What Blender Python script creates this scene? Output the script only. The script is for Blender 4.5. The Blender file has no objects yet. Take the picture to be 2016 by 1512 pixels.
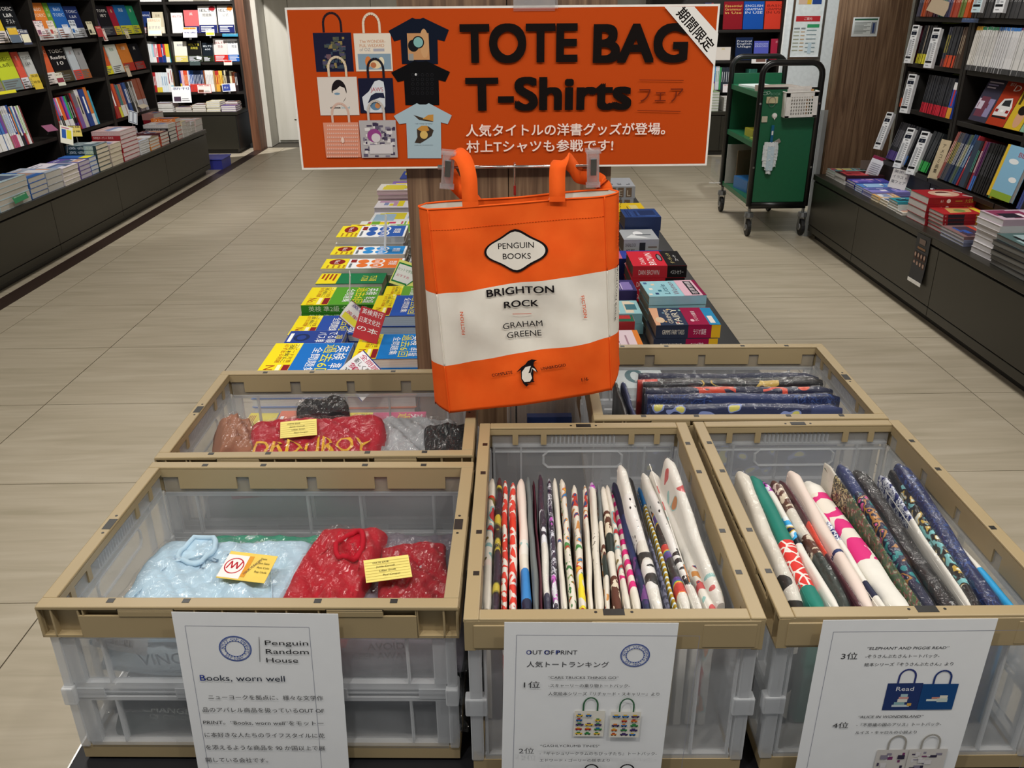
import bpy, math, random
from mathutils import Vector, Matrix, Euler
random.seed(7)
sc = bpy.context.scene
COL = sc.collection
PI = math.pi

# ------------------------------------------------------------------ camera
FPX = 1660.0
TH = math.atan(741 / FPX)
PS = math.atan(18 / math.hypot(FPX, 741))
RO = math.radians(0.5)
CAM = Vector((0, 0, 1.40))
_F = Vector((math.sin(PS) * math.cos(TH), math.cos(PS) * math.cos(TH), -math.sin(TH)))
_R0 = Vector((math.cos(PS), -math.sin(PS), 0))
_U0 = _R0.cross(_F)
_R = _R0 * math.cos(RO) - _U0 * math.sin(RO)
_U = _R0 * math.sin(RO) + _U0 * math.cos(RO)
cd = bpy.data.cameras.new('camera')
cam = bpy.data.objects.new('camera', cd)
COL.objects.link(cam)
cd.sensor_fit = 'HORIZONTAL'
cd.sensor_width = 36.0
cd.lens = FPX * 36.0 / 2016.0
cd.clip_start = 0.02
cam.matrix_world = Matrix.Translation(CAM) @ Matrix((_R, _U, -_F)).transposed().to_4x4()
sc.camera = cam


def at(x, y, X=None, Y=None, Z=None):
    """point of the room seen at a pixel of the 2016 x 1512 photo, on the plane X=, Y= or Z="""
    d = _F + _R * ((x - 1008) / FPX) - _U * ((y - 756) / FPX)
    i, v = (0, X) if X is not None else (1, Y) if Y is not None else (2, Z)
    return CAM + d * ((v - CAM[i]) / d[i])


# ------------------------------------------------------------------ world, lights, exposure
sc.view_settings.view_transform = 'Standard'
sc.view_settings.look = 'None'
sc.view_settings.exposure = -0.06
sc.view_settings.gamma = 1.0
sc.view_settings.use_curve_mapping = False
w = bpy.data.worlds.new('world')
sc.world = w
w.use_nodes = True
w.node_tree.nodes['Background'].inputs[0].default_value = (0.95, 0.97, 1.0, 1)
w.node_tree.nodes['Background'].inputs[1].default_value = 0.30


def area(x, y, z, sx, sy, power, tgt=None, col=(1.0, 0.965, 0.91), spread=PI):
    l = bpy.data.lights.new('ceiling_lamp', 'AREA')
    l.shape = 'RECTANGLE'
    l.size, l.size_y, l.energy, l.color, l.spread = sx, sy, power, col, spread
    o = bpy.data.objects.new('ceiling_lamp', l)
    COL.objects.link(o)
    o.location = (x, y, z)
    d = (Vector(tgt) - o.location) if tgt else Vector((0, 0, -1))
    o.rotation_euler = d.to_track_quat('-Z', 'Y').to_euler()
    return o


def spot(x, y, z, tgt, power, ang=50, blend=.25, rad=.03, col=(1.0, 0.97, 0.93)):
    l = bpy.data.lights.new('spot_lamp', 'SPOT')
    l.energy, l.spot_size, l.spot_blend, l.shadow_soft_size, l.color = power, math.radians(ang), blend, rad, col
    o = bpy.data.objects.new('spot_lamp', l)
    COL.objects.link(o)
    o.location = (x, y, z)
    o.rotation_euler = (Vector(tgt) - o.location).to_track_quat('-Z', 'Y').to_euler()
    return o


for (x, y) in ((-1.5, 0.4), (1.4, 0.4), (-1.5, 3.2), (1.3, 3.4), (-1.3, 6.3), (1.0, 6.6)):
    area(x, y, 2.74, .9, .9, 29)
spot(-.35, .2, 2.7, (0.0, 1.35, .9), 60, 60, .5)
spot(.75, .1, 2.7, (.35, 1.3, .7), 42, 60, .6)
spot(-.2, 3.0, 2.7, (-.4, 2.6, .6), 45, 60, .6)
spot(.4, 3.4, 2.7, (.5, 2.6, .6), 35, 60, .6)
spot(-2.3, 7.6, 2.6, (-3.1, 9.6, .80), 420, 40, .05, .015)
spot(2.2, 7.6, 2.6, (2.6, 9.2, .95), 120, 46, .05, .015)
spot(1.5, 4.6, 2.7, (2.15, 6.4, 1.25), 130, 40, .3, .03, (.93, .98, 1.0))
spot(1.1, 6.6, 2.7, (1.9, 5.6, .5), 40, 55, .3)
spot(-2.0, 5.0, 2.7, (-3.05, 6.6, .7), 70, 70, .5)
spot(1.3, 3.6, 2.7, (2.3, 4.6, .7), 30, 70, .6)


# ------------------------------------------------------------------ materials
def lin(h):
    h = h.lstrip('#')
    v = [int(h[i:i + 2], 16) / 255 for i in (0, 2, 4)]
    return tuple([c / 12.92 if c <= .04045 else ((c + .055) / 1.055) ** 2.4 for c in v]) + (1,)


MC = {}


def col(h, rough=.55, spec=.5, metal=0.0, noise=.06, nscale=40, bump=0.0, bscale=200, coat=0.0):
    """plain coloured surface with a little tone variation"""
    key = (h, rough, spec, metal, noise, nscale, bump, bscale, coat)
    if key in MC:
        return MC[key]
    m = bpy.data.materials.new('surface_' + h.lstrip('#'))
    m.use_nodes = True
    nt = m.node_tree
    b = nt.nodes['Principled BSDF']
    c = lin(h)
    b.inputs['Roughness'].default_value = rough
    b.inputs['Specular IOR Level'].default_value = spec
    b.inputs['Metallic'].default_value = metal
    b.inputs['Coat Weight'].default_value = coat
    tc = nt.nodes.new('ShaderNodeTexCoord')
    n = nt.nodes.new('ShaderNodeTexNoise')
    n.inputs['Scale'].default_value = nscale
    nt.links.new(tc.outputs['Object'], n.inputs['Vector'])
    r = nt.nodes.new('ShaderNodeValToRGB')
    r.color_ramp.elements[0].position, r.color_ramp.elements[1].position = .3, .7
    r.color_ramp.elements[0].color = tuple(x * (1 - noise) for x in c[:3]) + (1,)
    r.color_ramp.elements[1].color = tuple(min(1, x * (1 + noise)) for x in c[:3]) + (1,)
    nt.links.new(n.outputs['Fac'], r.inputs['Fac'])
    nt.links.new(r.outputs['Color'], b.inputs['Base Color'])
    if bump:
        n2 = nt.nodes.new('ShaderNodeTexNoise')
        n2.inputs['Scale'].default_value = bscale
        nt.links.new(tc.outputs['Object'], n2.inputs['Vector'])
        bp = nt.nodes.new('ShaderNodeBump')
        bp.inputs['Strength'].default_value = bump
        bp.inputs['Distance'].default_value = .002
        nt.links.new(n2.outputs['Fac'], bp.inputs['Height'])
        nt.links.new(bp.outputs['Normal'], b.inputs['Normal'])
    MC[key] = m
    return m


def ink(h):
    return col(h, .8, .10, noise=0.0)


def ramp_mat(name, stops, kind='noise', scale=(1, 1, 1), nscale=10, detail=3, rough=.6, const=True, rnd=False, bump=0, spec=.5, coat=0, distort=0.0):
    key = (name,)
    if key in MC:
        return MC[key]
    m = bpy.data.materials.new(name)
    m.use_nodes = True
    nt = m.node_tree
    b = nt.nodes['Principled BSDF']
    b.inputs['Roughness'].default_value = rough
    b.inputs['Specular IOR Level'].default_value = spec
    b.inputs['Coat Weight'].default_value = coat
    tc = nt.nodes.new('ShaderNodeTexCoord')
    mp = nt.nodes.new('ShaderNodeMapping')
    mp.inputs['Scale'].default_value = scale
    nt.links.new(tc.outputs['Object'], mp.inputs['Vector'])
    if rnd:
        oi = nt.nodes.new('ShaderNodeObjectInfo')
        mu = nt.nodes.new('ShaderNodeMath')
        mu.operation = 'MULTIPLY'
        mu.inputs[1].default_value = 37.0
        nt.links.new(oi.outputs['Random'], mu.inputs[0])
        nt.links.new(mu.outputs[0], mp.inputs['Location'])
    if kind == 'noise':
        t = nt.nodes.new('ShaderNodeTexNoise')
        t.inputs['Scale'].default_value = nscale
        t.inputs['Detail'].default_value = detail
        t.inputs['Distortion'].default_value = distort
        out = t.outputs['Fac']
    elif kind == 'voronoi':
        t = nt.nodes.new('ShaderNodeTexVoronoi')
        t.inputs['Scale'].default_value = nscale
        out = t.outputs['Distance']
    elif kind == 'cell':
        t = nt.nodes.new('ShaderNodeTexVoronoi')
        t.feature = 'DISTANCE_TO_EDGE'
        t.inputs['Scale'].default_value = nscale
        out = t.outputs['Distance']
    else:
        t = nt.nodes.new('ShaderNodeTexWave')
        t.bands_direction = {'wavex': 'X', 'wavey': 'Y', 'wavez': 'Z'}.get(kind, 'X')
        t.inputs['Scale'].default_value = nscale
        t.inputs['Distortion'].default_value = distort
        t.inputs['Detail'].default_value = detail
        out = t.outputs['Fac']
    nt.links.new(mp.outputs['Vector'], t.inputs['Vector'])
    r = nt.nodes.new('ShaderNodeValToRGB')
    r.color_ramp.interpolation = 'CONSTANT' if const else 'LINEAR'
    while len(r.color_ramp.elements) < len(stops):
        r.color_ramp.elements.new(.5)
    for e, (p, h) in zip(r.color_ramp.elements, stops):
        e.position = p
        e.color = lin(h)
    nt.links.new(out, r.inputs['Fac'])
    nt.links.new(r.outputs['Color'], b.inputs['Base Color'])
    if bump:
        bp = nt.nodes.new('ShaderNodeBump')
        bp.inputs['Strength'].default_value = bump
        bp.inputs['Distance'].default_value = .001
        nt.links.new(out, bp.inputs['Height'])
        nt.links.new(bp.outputs['Normal'], b.inputs['Normal'])
    MC[key] = m
    return m


def clear_mat(name, tint, opac, rough=.25, gloss=.12, bump=0.0, bscale=30, trans=.5):
    """see-through plastic: part clear, part milky, a little gloss"""
    if name in MC:
        return MC[name]
    m = bpy.data.materials.new(name)
    m.use_nodes = True
    nt = m.node_tree
    nt.nodes.remove(nt.nodes['Principled BSDF'])
    out = nt.nodes['Material Output']
    tr = nt.nodes.new('ShaderNodeBsdfTransparent')
    df = nt.nodes.new('ShaderNodeBsdfDiffuse')
    tl = nt.nodes.new('ShaderNodeBsdfTranslucent')
    df.inputs[0].default_value = tl.inputs[0].default_value = lin(tint)
    gl = nt.nodes.new('ShaderNodeBsdfGlossy')
    gl.inputs['Roughness'].default_value = rough
    m0 = nt.nodes.new('ShaderNodeMixShader')
    m0.inputs[0].default_value = trans
    nt.links.new(df.outputs[0], m0.inputs[1])
    nt.links.new(tl.outputs[0], m0.inputs[2])
    m1 = nt.nodes.new('ShaderNodeMixShader')
    lw = nt.nodes.new('ShaderNodeLayerWeight')
    lw.inputs['Blend'].default_value = .35
    mr = nt.nodes.new('ShaderNodeMapRange')
    mr.inputs['To Min'].default_value = opac
    mr.inputs['To Max'].default_value = min(1, opac * 2.1)
    nt.links.new(lw.outputs['Facing'], mr.inputs['Value'])
    nt.links.new(mr.outputs['Result'], m1.inputs[0])
    nt.links.new(tr.outputs[0], m1.inputs[1])
    nt.links.new(m0.outputs[0], m1.inputs[2])
    m2 = nt.nodes.new('ShaderNodeMixShader')
    m2.inputs[0].default_value = gloss
    nt.links.new(m1.outputs[0], m2.inputs[1])
    nt.links.new(gl.outputs[0], m2.inputs[2])
    nt.links.new(m2.outputs[0], out.inputs[0])
    if bump:
        tc = nt.nodes.new('ShaderNodeTexCoord')
        n2 = nt.nodes.new('ShaderNodeTexNoise')
        n2.inputs['Scale'].default_value = bscale
        n2.inputs['Detail'].default_value = 4
        n2.inputs['Distortion'].default_value = 1.5
        nt.links.new(tc.outputs['Object'], n2.inputs['Vector'])
        bp = nt.nodes.new('ShaderNodeBump')
        bp.inputs['Strength'].default_value = bump
        bp.inputs['Distance'].default_value = .01
        nt.links.new(n2.outputs['Fac'], bp.inputs['Height'])
        nt.links.new(bp.outputs['Normal'], gl.inputs['Normal'])
    MC[name] = m
    return m


TAN = col('#a3906c', .42, .5, noise=.04, nscale=6)
FROST = clear_mat('frosted_plastic', '#e8ebee', .21, .3, .05)
FROSTD = clear_mat('frosted_rib', '#e8eaec', .46, .3, .08)
SLEEVE = clear_mat('plastic_film', '#ffffff', .012, .06, .085, .55, 45)
ACRY = clear_mat('clear_acrylic', '#ffffff', .10, .03, .10)
SHELF = ramp_mat('dark_laminate', [(0, '#120f0d'), (1, '#1f1a16')], 'noise', (1, 1, 14), 5, 4, .5, False)
PLINTH = col('#2a2821', .34, .5, noise=.05, nscale=3)
EDGE = col('#1b1a17', .4)
WOOD = ramp_mat('brown_wood', [(.25, '#453223'), (.42, '#634a36'), (.55, '#765c45'), (.78, '#8f7458')], 'noise', (20, 20, .8), 2.4, 9, .5, False, distort=1.4)
WOODD = ramp_mat('red_brown_wood', [(.25, '#4a2c1b'), (.55, '#6d4630'), (.8, '#80583e')], 'noise', (14, 14, .7), 2.2, 6, .5, False)
BLACKM = col('#141414', .35, .5)
CHROME = col('#d8d8d8', .18, .5, 1.0)
WHITE = col('#efeeea', .6)
PAPER = col('#f1f2f2', .65, noise=.01)


# ------------------------------------------------------------------ mesh helpers
class MB:
    def __init__(s):
        s.v, s.f, s.m = [], [], []

    def add(s, vs, fs, m=0):
        n = len(s.v)
        s.v += [Vector(p) for p in vs]
        s.f += [tuple(i + n for i in f) for f in fs]
        s.m += [m] * len(fs)
        return s

    def box(s, x0, x1, y0, y1, z0, z1, m=0):
        return s.add([(x, y, z) for z in (z0, z1) for y in (y0, y1) for x in (x0, x1)],
                     [(0, 2, 3, 1), (4, 5, 7, 6), (0, 1, 5, 4), (2, 6, 7, 3), (0, 4, 6, 2), (1, 3, 7, 5)], m)

    def obox(s, c, ex, ey, ez, m=0):
        """box at centre c with half-edge vectors"""
        c, ex, ey, ez = map(Vector, (c, ex, ey, ez))
        return s.add([c + ex * a + ey * b + ez * d for d in (-1, 1) for b in (-1, 1) for a in (-1, 1)],
                     [(0, 2, 3, 1), (4, 5, 7, 6), (0, 1, 5, 4), (2, 6, 7, 3), (0, 4, 6, 2), (1, 3, 7, 5)], m)

    def prism(s, pts, fn, t, m=0):
        """outline pts (u,v) extruded t along h of fn(u,v,h)"""
        n = len(pts)
        vs = [fn(u, v, 0) for u, v in pts] + [fn(u, v, t) for u, v in pts]
        fs = [tuple(range(n - 1, -1, -1)), tuple(range(n, 2 * n))] + [(i, (i + 1) % n, n + (i + 1) % n, n + i) for i in range(n)]
        return s.add(vs, fs, m)

    def tube(s, pts, r, n=8, m=0, closed=False):
        pts = [Vector(p) for p in pts]
        k = len(pts)
        rings = []
        prev = None
        for i, p in enumerate(pts):
            a = pts[(i - 1) % k] if (i or closed) else p
            b = pts[(i + 1) % k] if (i < k - 1 or closed) else p
            t = (b - a).normalized()
            if prev is None:
                q = t.cross(Vector((0, 0, 1)))
                if q.length < .1:
                    q = t.cross(Vector((1, 0, 0)))
                q.normalize()
            else:
                q = (prev - t * prev.dot(t)).normalized()
            prev = q
            w2 = t.cross(q)
            rr = r[i] if isinstance(r, (list, tuple)) else r
            rings.append([p + (q * math.cos(2 * PI * j / n) + w2 * math.sin(2 * PI * j / n)) * rr for j in range(n)])
        vs = [v for ring in rings for v in ring]
        fs = []
        for i in range(k if closed else k - 1):
            for j in range(n):
                a, b = i * n + j, i * n + (j + 1) % n
                c, d = ((i + 1) % k) * n + (j + 1) % n, ((i + 1) % k) * n + j
                fs.append((a, b, c, d))
        if not closed:
            fs += [tuple(range(n - 1, -1, -1)), tuple(range((k - 1) * n, k * n))]
        return s.add(vs, fs, m)

    def ribbon(s, pts, wd, up, t=.002, m=0):
        """flat strip of width wd following pts; up(i) is the width direction"""
        pts = [Vector(p) for p in pts]
        rings = []
        for i, p in enumerate(pts):
            a, b = pts[max(i - 1, 0)], pts[min(i + 1, len(pts) - 1)]
            tan = (b - a).normalized()
            u = Vector(up(i) if callable(up) else up)
            u = (u - tan * u.dot(tan)).normalized() * wd / 2
            nn = tan.cross(u).normalized() * t / 2
            rings.append([p - u - nn, p + u - nn, p + u + nn, p - u + nn])
        vs = [v for r in rings for v in r]
        fs = [(0, 1, 2, 3)] + [tuple((len(pts) - 1) * 4 + q for q in (3, 2, 1, 0))]
        for i in range(len(pts) - 1):
            for j in range(4):
                fs.append((i * 4 + j, (i + 1) * 4 + j, (i + 1) * 4 + (j + 1) % 4, i * 4 + (j + 1) % 4))
        return s.add(vs, fs, m)

    def grid(s, nu, nv, fn, m=0, close_u=False):
        vs = [fn(i / nu, j / nv) for j in range(nv + 1) for i in range(nu + (0 if close_u else 1))]
        w_ = nu if close_u else nu + 1
        fs, ms = [], []
        for j in range(nv):
            for i in range(nu):
                fs.append((j * w_ + i, j * w_ + (i + 1) % w_, (j + 1) * w_ + (i + 1) % w_, (j + 1) * w_ + i))
                ms.append(m(i / nu, j / nv) if callable(m) else m)
        n = len(s.v)
        s.v += [Vector(p) for p in vs]
        s.f += [tuple(i + n for i in f) for f in fs]
        s.m += ms
        return s

    def mesh(s, name, mats, smooth=False, org=None):
        me = bpy.data.meshes.new(name)
        vs = s.v if org is None else [v - Vector(org) for v in s.v]
        me.from_pydata([tuple(v) for v in vs], [], s.f)
        for mt in (mats if isinstance(mats, (list, tuple)) else [mats]):
            me.materials.append(mt)
        me.polygons.foreach_set('material_index', s.m)
        if smooth:
            me.polygons.foreach_set('use_smooth', [True] * len(me.polygons))
        me.update()
        return me

    def build(s, name, mats, parent=None, smooth=False, bevel=0, solid=0, org=None, label=None):
        o = bpy.data.objects.new(name, s.mesh(name, mats, smooth, org))
        COL.objects.link(o)
        if org is not None:
            o.location = org
        if parent is not None:
            o.parent = parent
        if solid:
            md = o.modifiers.new('s', 'SOLIDIFY')
            md.thickness = solid
            md.offset = 0
        if bevel:
            md = o.modifiers.new('b', 'BEVEL')
            md.width = bevel
            md.segments = 2
            md.limit_method = 'ANGLE'
        if label:
            o['label'] = label
        return o


def tag(o, label=None, cat=None, group=None, kind=None):
    for k, v in (('label', label), ('category', cat), ('group', group), ('kind', kind)):
        if v:
            o[k] = v
    return o


def thing(name, label, cat, loc=(0, 0, 0), rz=0, group=None, mat=None):
    o = bpy.data.objects.new(name, None)
    COL.objects.link(o)
    o.empty_display_size = .05
    if mat is not None:
        o.matrix_world = mat
    else:
        o.location = loc
        o.rotation_euler = (0, 0, rz)
    return tag(o, label, cat, group)


def frame(o, ex, ey):
    """maps (u,v,h) to o + ex*u + ey*v + n*h"""
    o, ex, ey = Vector(o), Vector(ex).normalized(), Vector(ey).normalized()
    n = ex.cross(ey)
    return lambda u, v, h=0.0: o + ex * u + ey * v + n * h


def mat_from(o, ex, ey, ez):
    return Matrix.Translation(Vector(o)) @ Matrix((Vector(ex), Vector(ey), Vector(ez))).transposed().to_4x4()


# ------------------------------------------------------------------ flat print
TCACHE = {}


def glyphs(s, bold, res):
    k = (s, bold, res)
    if k not in TCACHE:
        c = bpy.data.curves.new('t', 'FONT')
        c.body = s
        c.resolution_u = res
        c.offset = bold
        o = bpy.data.objects.new('t', c)
        me = o.to_mesh()
        vs = [(v.co.x, v.co.y) for v in me.vertices]
        fs = [tuple(p.vertices) for p in me.polygons]
        o.to_mesh_clear()
        bpy.data.objects.remove(o)
        bpy.data.curves.remove(c)
        xs = [v[0] for v in vs] or [0, 1]
        TCACHE[k] = (vs, fs, min(xs), max(xs))
    return TCACHE[k]


class Pr:
    """flat print on a surface: every mark lies a hair above the one before"""

    def __init__(s, fn, h0=.0004, dh=.00006):
        s.fn, s.h, s.dh = fn, h0, dh
        s.mb, s.cols = MB(), []

    def ci(s, c):
        if c not in s.cols:
            s.cols.append(c)
        return s.cols.index(c)

    def _nx(s):
        s.h += s.dh
        return s.h

    def poly(s, pts, c):
        h = s._nx()
        s.mb.add([s.fn(u, v, h) for u, v in pts], [tuple(range(len(pts)))], s.ci(c))
        return s

    def rect(s, u0, v0, u1, v1, c, nu=1, nv=1):
        h = s._nx()
        if nu == 1 and nv == 1:
            s.mb.add([s.fn(u, v, h) for u, v in ((u0, v0), (u1, v0), (u1, v1), (u0, v1))], [(0, 1, 2, 3)], s.ci(c))
        else:
            s.mb.grid(nu, nv, lambda a, b: s.fn(u0 + (u1 - u0) * a, v0 + (v1 - v0) * b, h), s.ci(c))
        return s

    def ring(s, u, v, ru, rv, c, w=None, n=28):
        """filled ellipse, or a ring of width w"""
        h = s._nx()
        cs = [(math.cos(2 * PI * i / n), math.sin(2 * PI * i / n)) for i in range(n)]
        if w is None:
            s.mb.add([s.fn(u, v, h)] + [s.fn(u + ru * a, v + rv * b, h) for a, b in cs], [(0, i + 1, (i + 1) % n + 1) for i in range(n)], s.ci(c))
        else:
            s.mb.add([s.fn(u + ru * a, v + rv * b, h) for a, b in cs] + [s.fn(u + (ru - w) * a, v + (rv - w) * b, h) for a, b in cs],
                     [(i, (i + 1) % n, n + (i + 1) % n, n + i) for i in range(n)], s.ci(c))
        return s

    def line(s, pts, wd, c):
        h = s._nx()
        for (a, b), (c2, d) in zip(pts[:-1], pts[1:]):
            L = math.hypot(c2 - a, d - b) or 1e-9
            nx, ny = -(d - b) / L * wd / 2, (c2 - a) / L * wd / 2
            s.mb.add([s.fn(a + nx, b + ny, h), s.fn(c2 + nx, d + ny, h), s.fn(c2 - nx, d - ny, h), s.fn(a - nx, b - ny, h)], [(0, 1, 2, 3)], s.ci(c))
        return s

    def arch(s, u0, u1, v0, top, wd, c, n=10):
        pts = [(u0, v0)] + [((u0 + u1) / 2 - (u1 - u0) / 2 * math.cos(PI * i / n), v0 + (top - v0) * (.45 + .55 * math.sin(PI * i / n))) for i in range(n + 1)] + [(u1, v0)]
        return s.line(pts, wd, c)

    def text(s, t, u, v, hgt, c, rot=0, al='C', w=None, bold=0.0, sh=0.0, res=2, arc=None):
        vs, fs, x0, x1 = glyphs(t, 0.0, res)
        bold_ = bold if res > 2 else 0
        k = hgt / .7
        kx = k if w is None else w / max(x1 - x0, 1e-6)
        off = {'L': x0, 'C': (x0 + x1) / 2, 'R': x1}[al]
        h = s._nx()
        ca, sa = math.cos(math.radians(rot)), math.sin(math.radians(rot))
        if bold_ > 0:
            vs0, fs0, n0 = vs, fs, len(vs)
            D = [(0, 0)] + ([(bold_ * i, bold_ * j) for i in (-.7, .7) for j in (-.7, .7)] if bold_ < .03 else [(bold_ * i, bold_ * j * .8) for i in (-1, 0, 1) for j in (-1, 0, 1) if i or j])
            vs = [(x + dx, y + dy) for dx, dy in D for x, y in vs0]
            fs = [tuple(i + n0 * j for i in f) for j in range(len(D)) for f in fs0]
        out = []
        for x, y in vs:
            a, b = (x - off) * kx + sh * y * k, y * k
            if arc:
                r = arc
                th = a / abs(r)
                if r > 0:
                    a, b = (r + b) * math.sin(th), (r + b) * math.cos(th)
                else:
                    a, b = (-r - b) * math.sin(th), -(-r - b) * math.cos(th)
            out.append(s.fn(u + a * ca - b * sa, v + a * sa + b * ca, h + (len(out) // n0) * 6e-6 if bold_ > 0 else h))
        s.mb.add(out, fs, s.ci(c))
        return s

    def build(s, name, parent=None, label=None):
        if not s.mb.v:
            return None
        return s.mb.build(name, [ink(c) for c in s.cols], parent, label=label)

# ================================================================== THE SETTING
TILE = ramp_mat('pale_stone_tile', [(.25, '#aba18b'), (.5, '#b9ae99'), (.75, '#c4baa6')], 'noise', (1.3, 13, 1), 1.6, 7, .40, False, rnd=True, distort=.8)
fl = MB().box(-4.6, 4.2, -2.2, 11, -.08, -.008).build('floor', col('#4a453c', .8))
tag(fl, 'dark grout bed under the pale floor tiles', kind='structure')
tm = MB().box(-.3012, .3012, -.3012, .3012, -.008, 0).mesh('floor_tile', TILE)
tb = bpy.data.objects
for i in range(-4, 8):
    for j in range(-2, 16):
        x, y = -1.793 + .606 * (i + .5), 3.60 + .606 * (j - 6 + .5)
        if y < -.5 or x < -2.2 and y > 4 and False:
            continue
        if x - .3 < -2.69 and x + .3 > -2.9:
            # the run along the left plinth is interrupted by the dark band
            pass
        o = bpy.data.objects.new('floor_tile', tm)
        COL.objects.link(o)
        o.location = (x, y, 0)
        o.parent = fl
bnd = MB()
bnd.box(-2.69, -2.585, -1, 9.85, -.001, .0015)
b = bnd.build('trim_1', col('#3a2c26', .35), bevel=0)
tag(b, 'dark brown inlaid band running along the floor by the left plinth', kind='structure')

WALLM = ramp_mat('painted_wall', [(.3, '#b9b6ab'), (.7, '#c6c3b9')], 'noise', (6, 6, .6), 2, 5, .7, False)
wb = MB().box(-2.56, 3.4, 10.06, 10.16, 0, 2.8).build('wall_back', WALLM)
tag(wb, 'pale grey painted wall closing the far end of the aisle', kind='structure')
for x0, x1 in ((-2.545, -2.30), (-2.295, -1.4), (-1.395, -.4), (-.395, .6)):
    o = MB().box(x0, x1, 10.03, 10.06, .03, 2.6).build('wall_panel', WALLM, wb, bevel=.003)
MB().box(-2.35, -1.9, 10.018, 10.032, .255, .262).build('door_bolt', col('#55514a', .4, .5, .7), wb)
wl = MB().box(-4.6, -4.5, -1, 10.2, 0, 2.8).build('wall_left', WALLM)
tag(wl, 'painted wall behind the left bookcases', kind='structure')
o = MB().box(-2.615, -2.56, 9.72, 10.16, 0, 2.8).build('wall_left_return', WALLM)
tag(o, 'short return of painted wall beside the brown end panel', kind='structure')
wr = MB().box(3.3, 3.4, -1, 10.2, 0, 2.8).build('wall_right', WALLM)
tag(wr, 'painted wall behind the right bookcases', kind='structure')
ce = MB().box(-4.6, 4.2, -2.2, 10.2, 2.8, 2.9).build('ceiling', col('#d8d5cc', .8))
tag(ce, 'plain pale shop ceiling', kind='structure')
o = MB().box(2.0, 2.9, 6.4, 6.43, 0, 2.8).build('wall_column', col('#e4e7e6', .55))
tag(o, 'white painted column behind the green book trolley', kind='structure')
# wood-clad column at the head of the right-hand bookcases
wc = MB().box(2.085, 2.465, 5.515, 5.60, 0, 2.8).build('wall_wood_column', WOOD)
tag(wc, 'column clad in brown knotty wood boards', kind='structure')
for x0, x1 in ((2.07, 2.225), (2.2265, 2.47)):
    MB().box(x0, x1, 5.50, 5.514, 0, 2.8).build('cladding_board', WOOD, wc)
MB().box(2.069, 2.084, 5.515, 5.61, 0, 2.8).build('cladding_board', WOOD, wc)
o = MB().box(-2.70, -2.612, 9.46, 9.72, 0, 2.8).build('trim_2', WOODD, bevel=.003)
tag(o, 'red-brown wooden end panel of the far left bookcase', kind='structure')
o = MB().box(2.865, 2.915, 9.1, 9.5, 0, 2.8).build('trim_3', WOOD, bevel=.003)
tag(o, 'brown wooden end panel of the far right bookcase', kind='structure')
o = MB().box(2.93, 3.35, 9.3, 9.4, 0, 2.8).build('wall_far_right', WALLM)
tag(o, 'pale wall beside the far right bookcase', kind='structure')

# ================================================================== PLINTHS AND BOOKCASES


def plinth(label, x0, x1, y0, y1, h, face, seams, kick=.05):
    """low laminate display plinth with a top slab, fascia doors and a recessed kick board"""
    t = thing('display_plinth', label, 'plinth', ((x0 + x1) / 2, (y0 + y1) / 2, 0))
    cx, cy = (x0 + x1) / 2, (y0 + y1) / 2
    X0, X1, Y0, Y1 = x0 - cx, x1 - cx, y0 - cy, y1 - cy
    MB().box(X0, X1, Y0, Y1, h - .035, h).build('top', PLINTH, t, bevel=.004)
    MB().box(X0 + .012, X1 - .012, Y0 + .012, Y1 - .012, kick, h - .042).build('carcass', EDGE, t)
    MB().box(X0 + .05, X1 - .05, Y0 + .04, Y1 - .04, 0, kick).build('kick_board', EDGE, t)
    if face in ('+X', '-X'):
        for a, b in zip(seams[:-1], seams[1:]):
            a -= cy
            b -= cy
            fx = (X1 - .012, X1 - .002) if face == '+X' else (X0 + .002, X0 + .012)
            MB().box(fx[0], fx[1], a + .002, b - .002, kick + .045, h - .044).build('door', PLINTH, t, bevel=.0015)
            MB().box(fx[0], fx[1], a + .002, b - .002, kick, kick + .04).build('skirting', PLINTH, t, bevel=.0015)
    else:
        for a, b in zip(seams[:-1], seams[1:]):
            MB().box(a + .002 - cx, b - .002 - cx, Y0 + .002, Y0 + .012, kick, h - .044).build('door', PLINTH, t, bevel=.0015)
    if face == '+X':
        MB().box(X0 + .01, X1 - .01, Y1 - .012, Y1 - .002, kick, h - .044).build('end_panel', PLINTH, t)
    return t


plinth('long dark laminate plinth under the left aisle bookcases', -3.34, -2.715, 3.0, 8.08, .40, '+X', [3.05, 4.18, 5.12, 6.06, 7.0, 8.06])
plinth('dark laminate plinth under the far left bookcase, facing the camera', -4.2, -2.76, 9.24, 9.80, .43, '-Y', [-4.19, -3.47, -2.78])
plinth('long dark olive plinth under the right aisle bookcases', 2.0, 2.75, .6, 5.46, .41, '-X', [.62, 1.85, 2.80, 3.755, 4.70, 5.44])
plinth('dark plinth under the far right bookcase behind the trolley', 1.2, 2.85, 8.82, 9.5, .43, '-Y', [1.22, 1.72, 2.22, 2.84])


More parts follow.
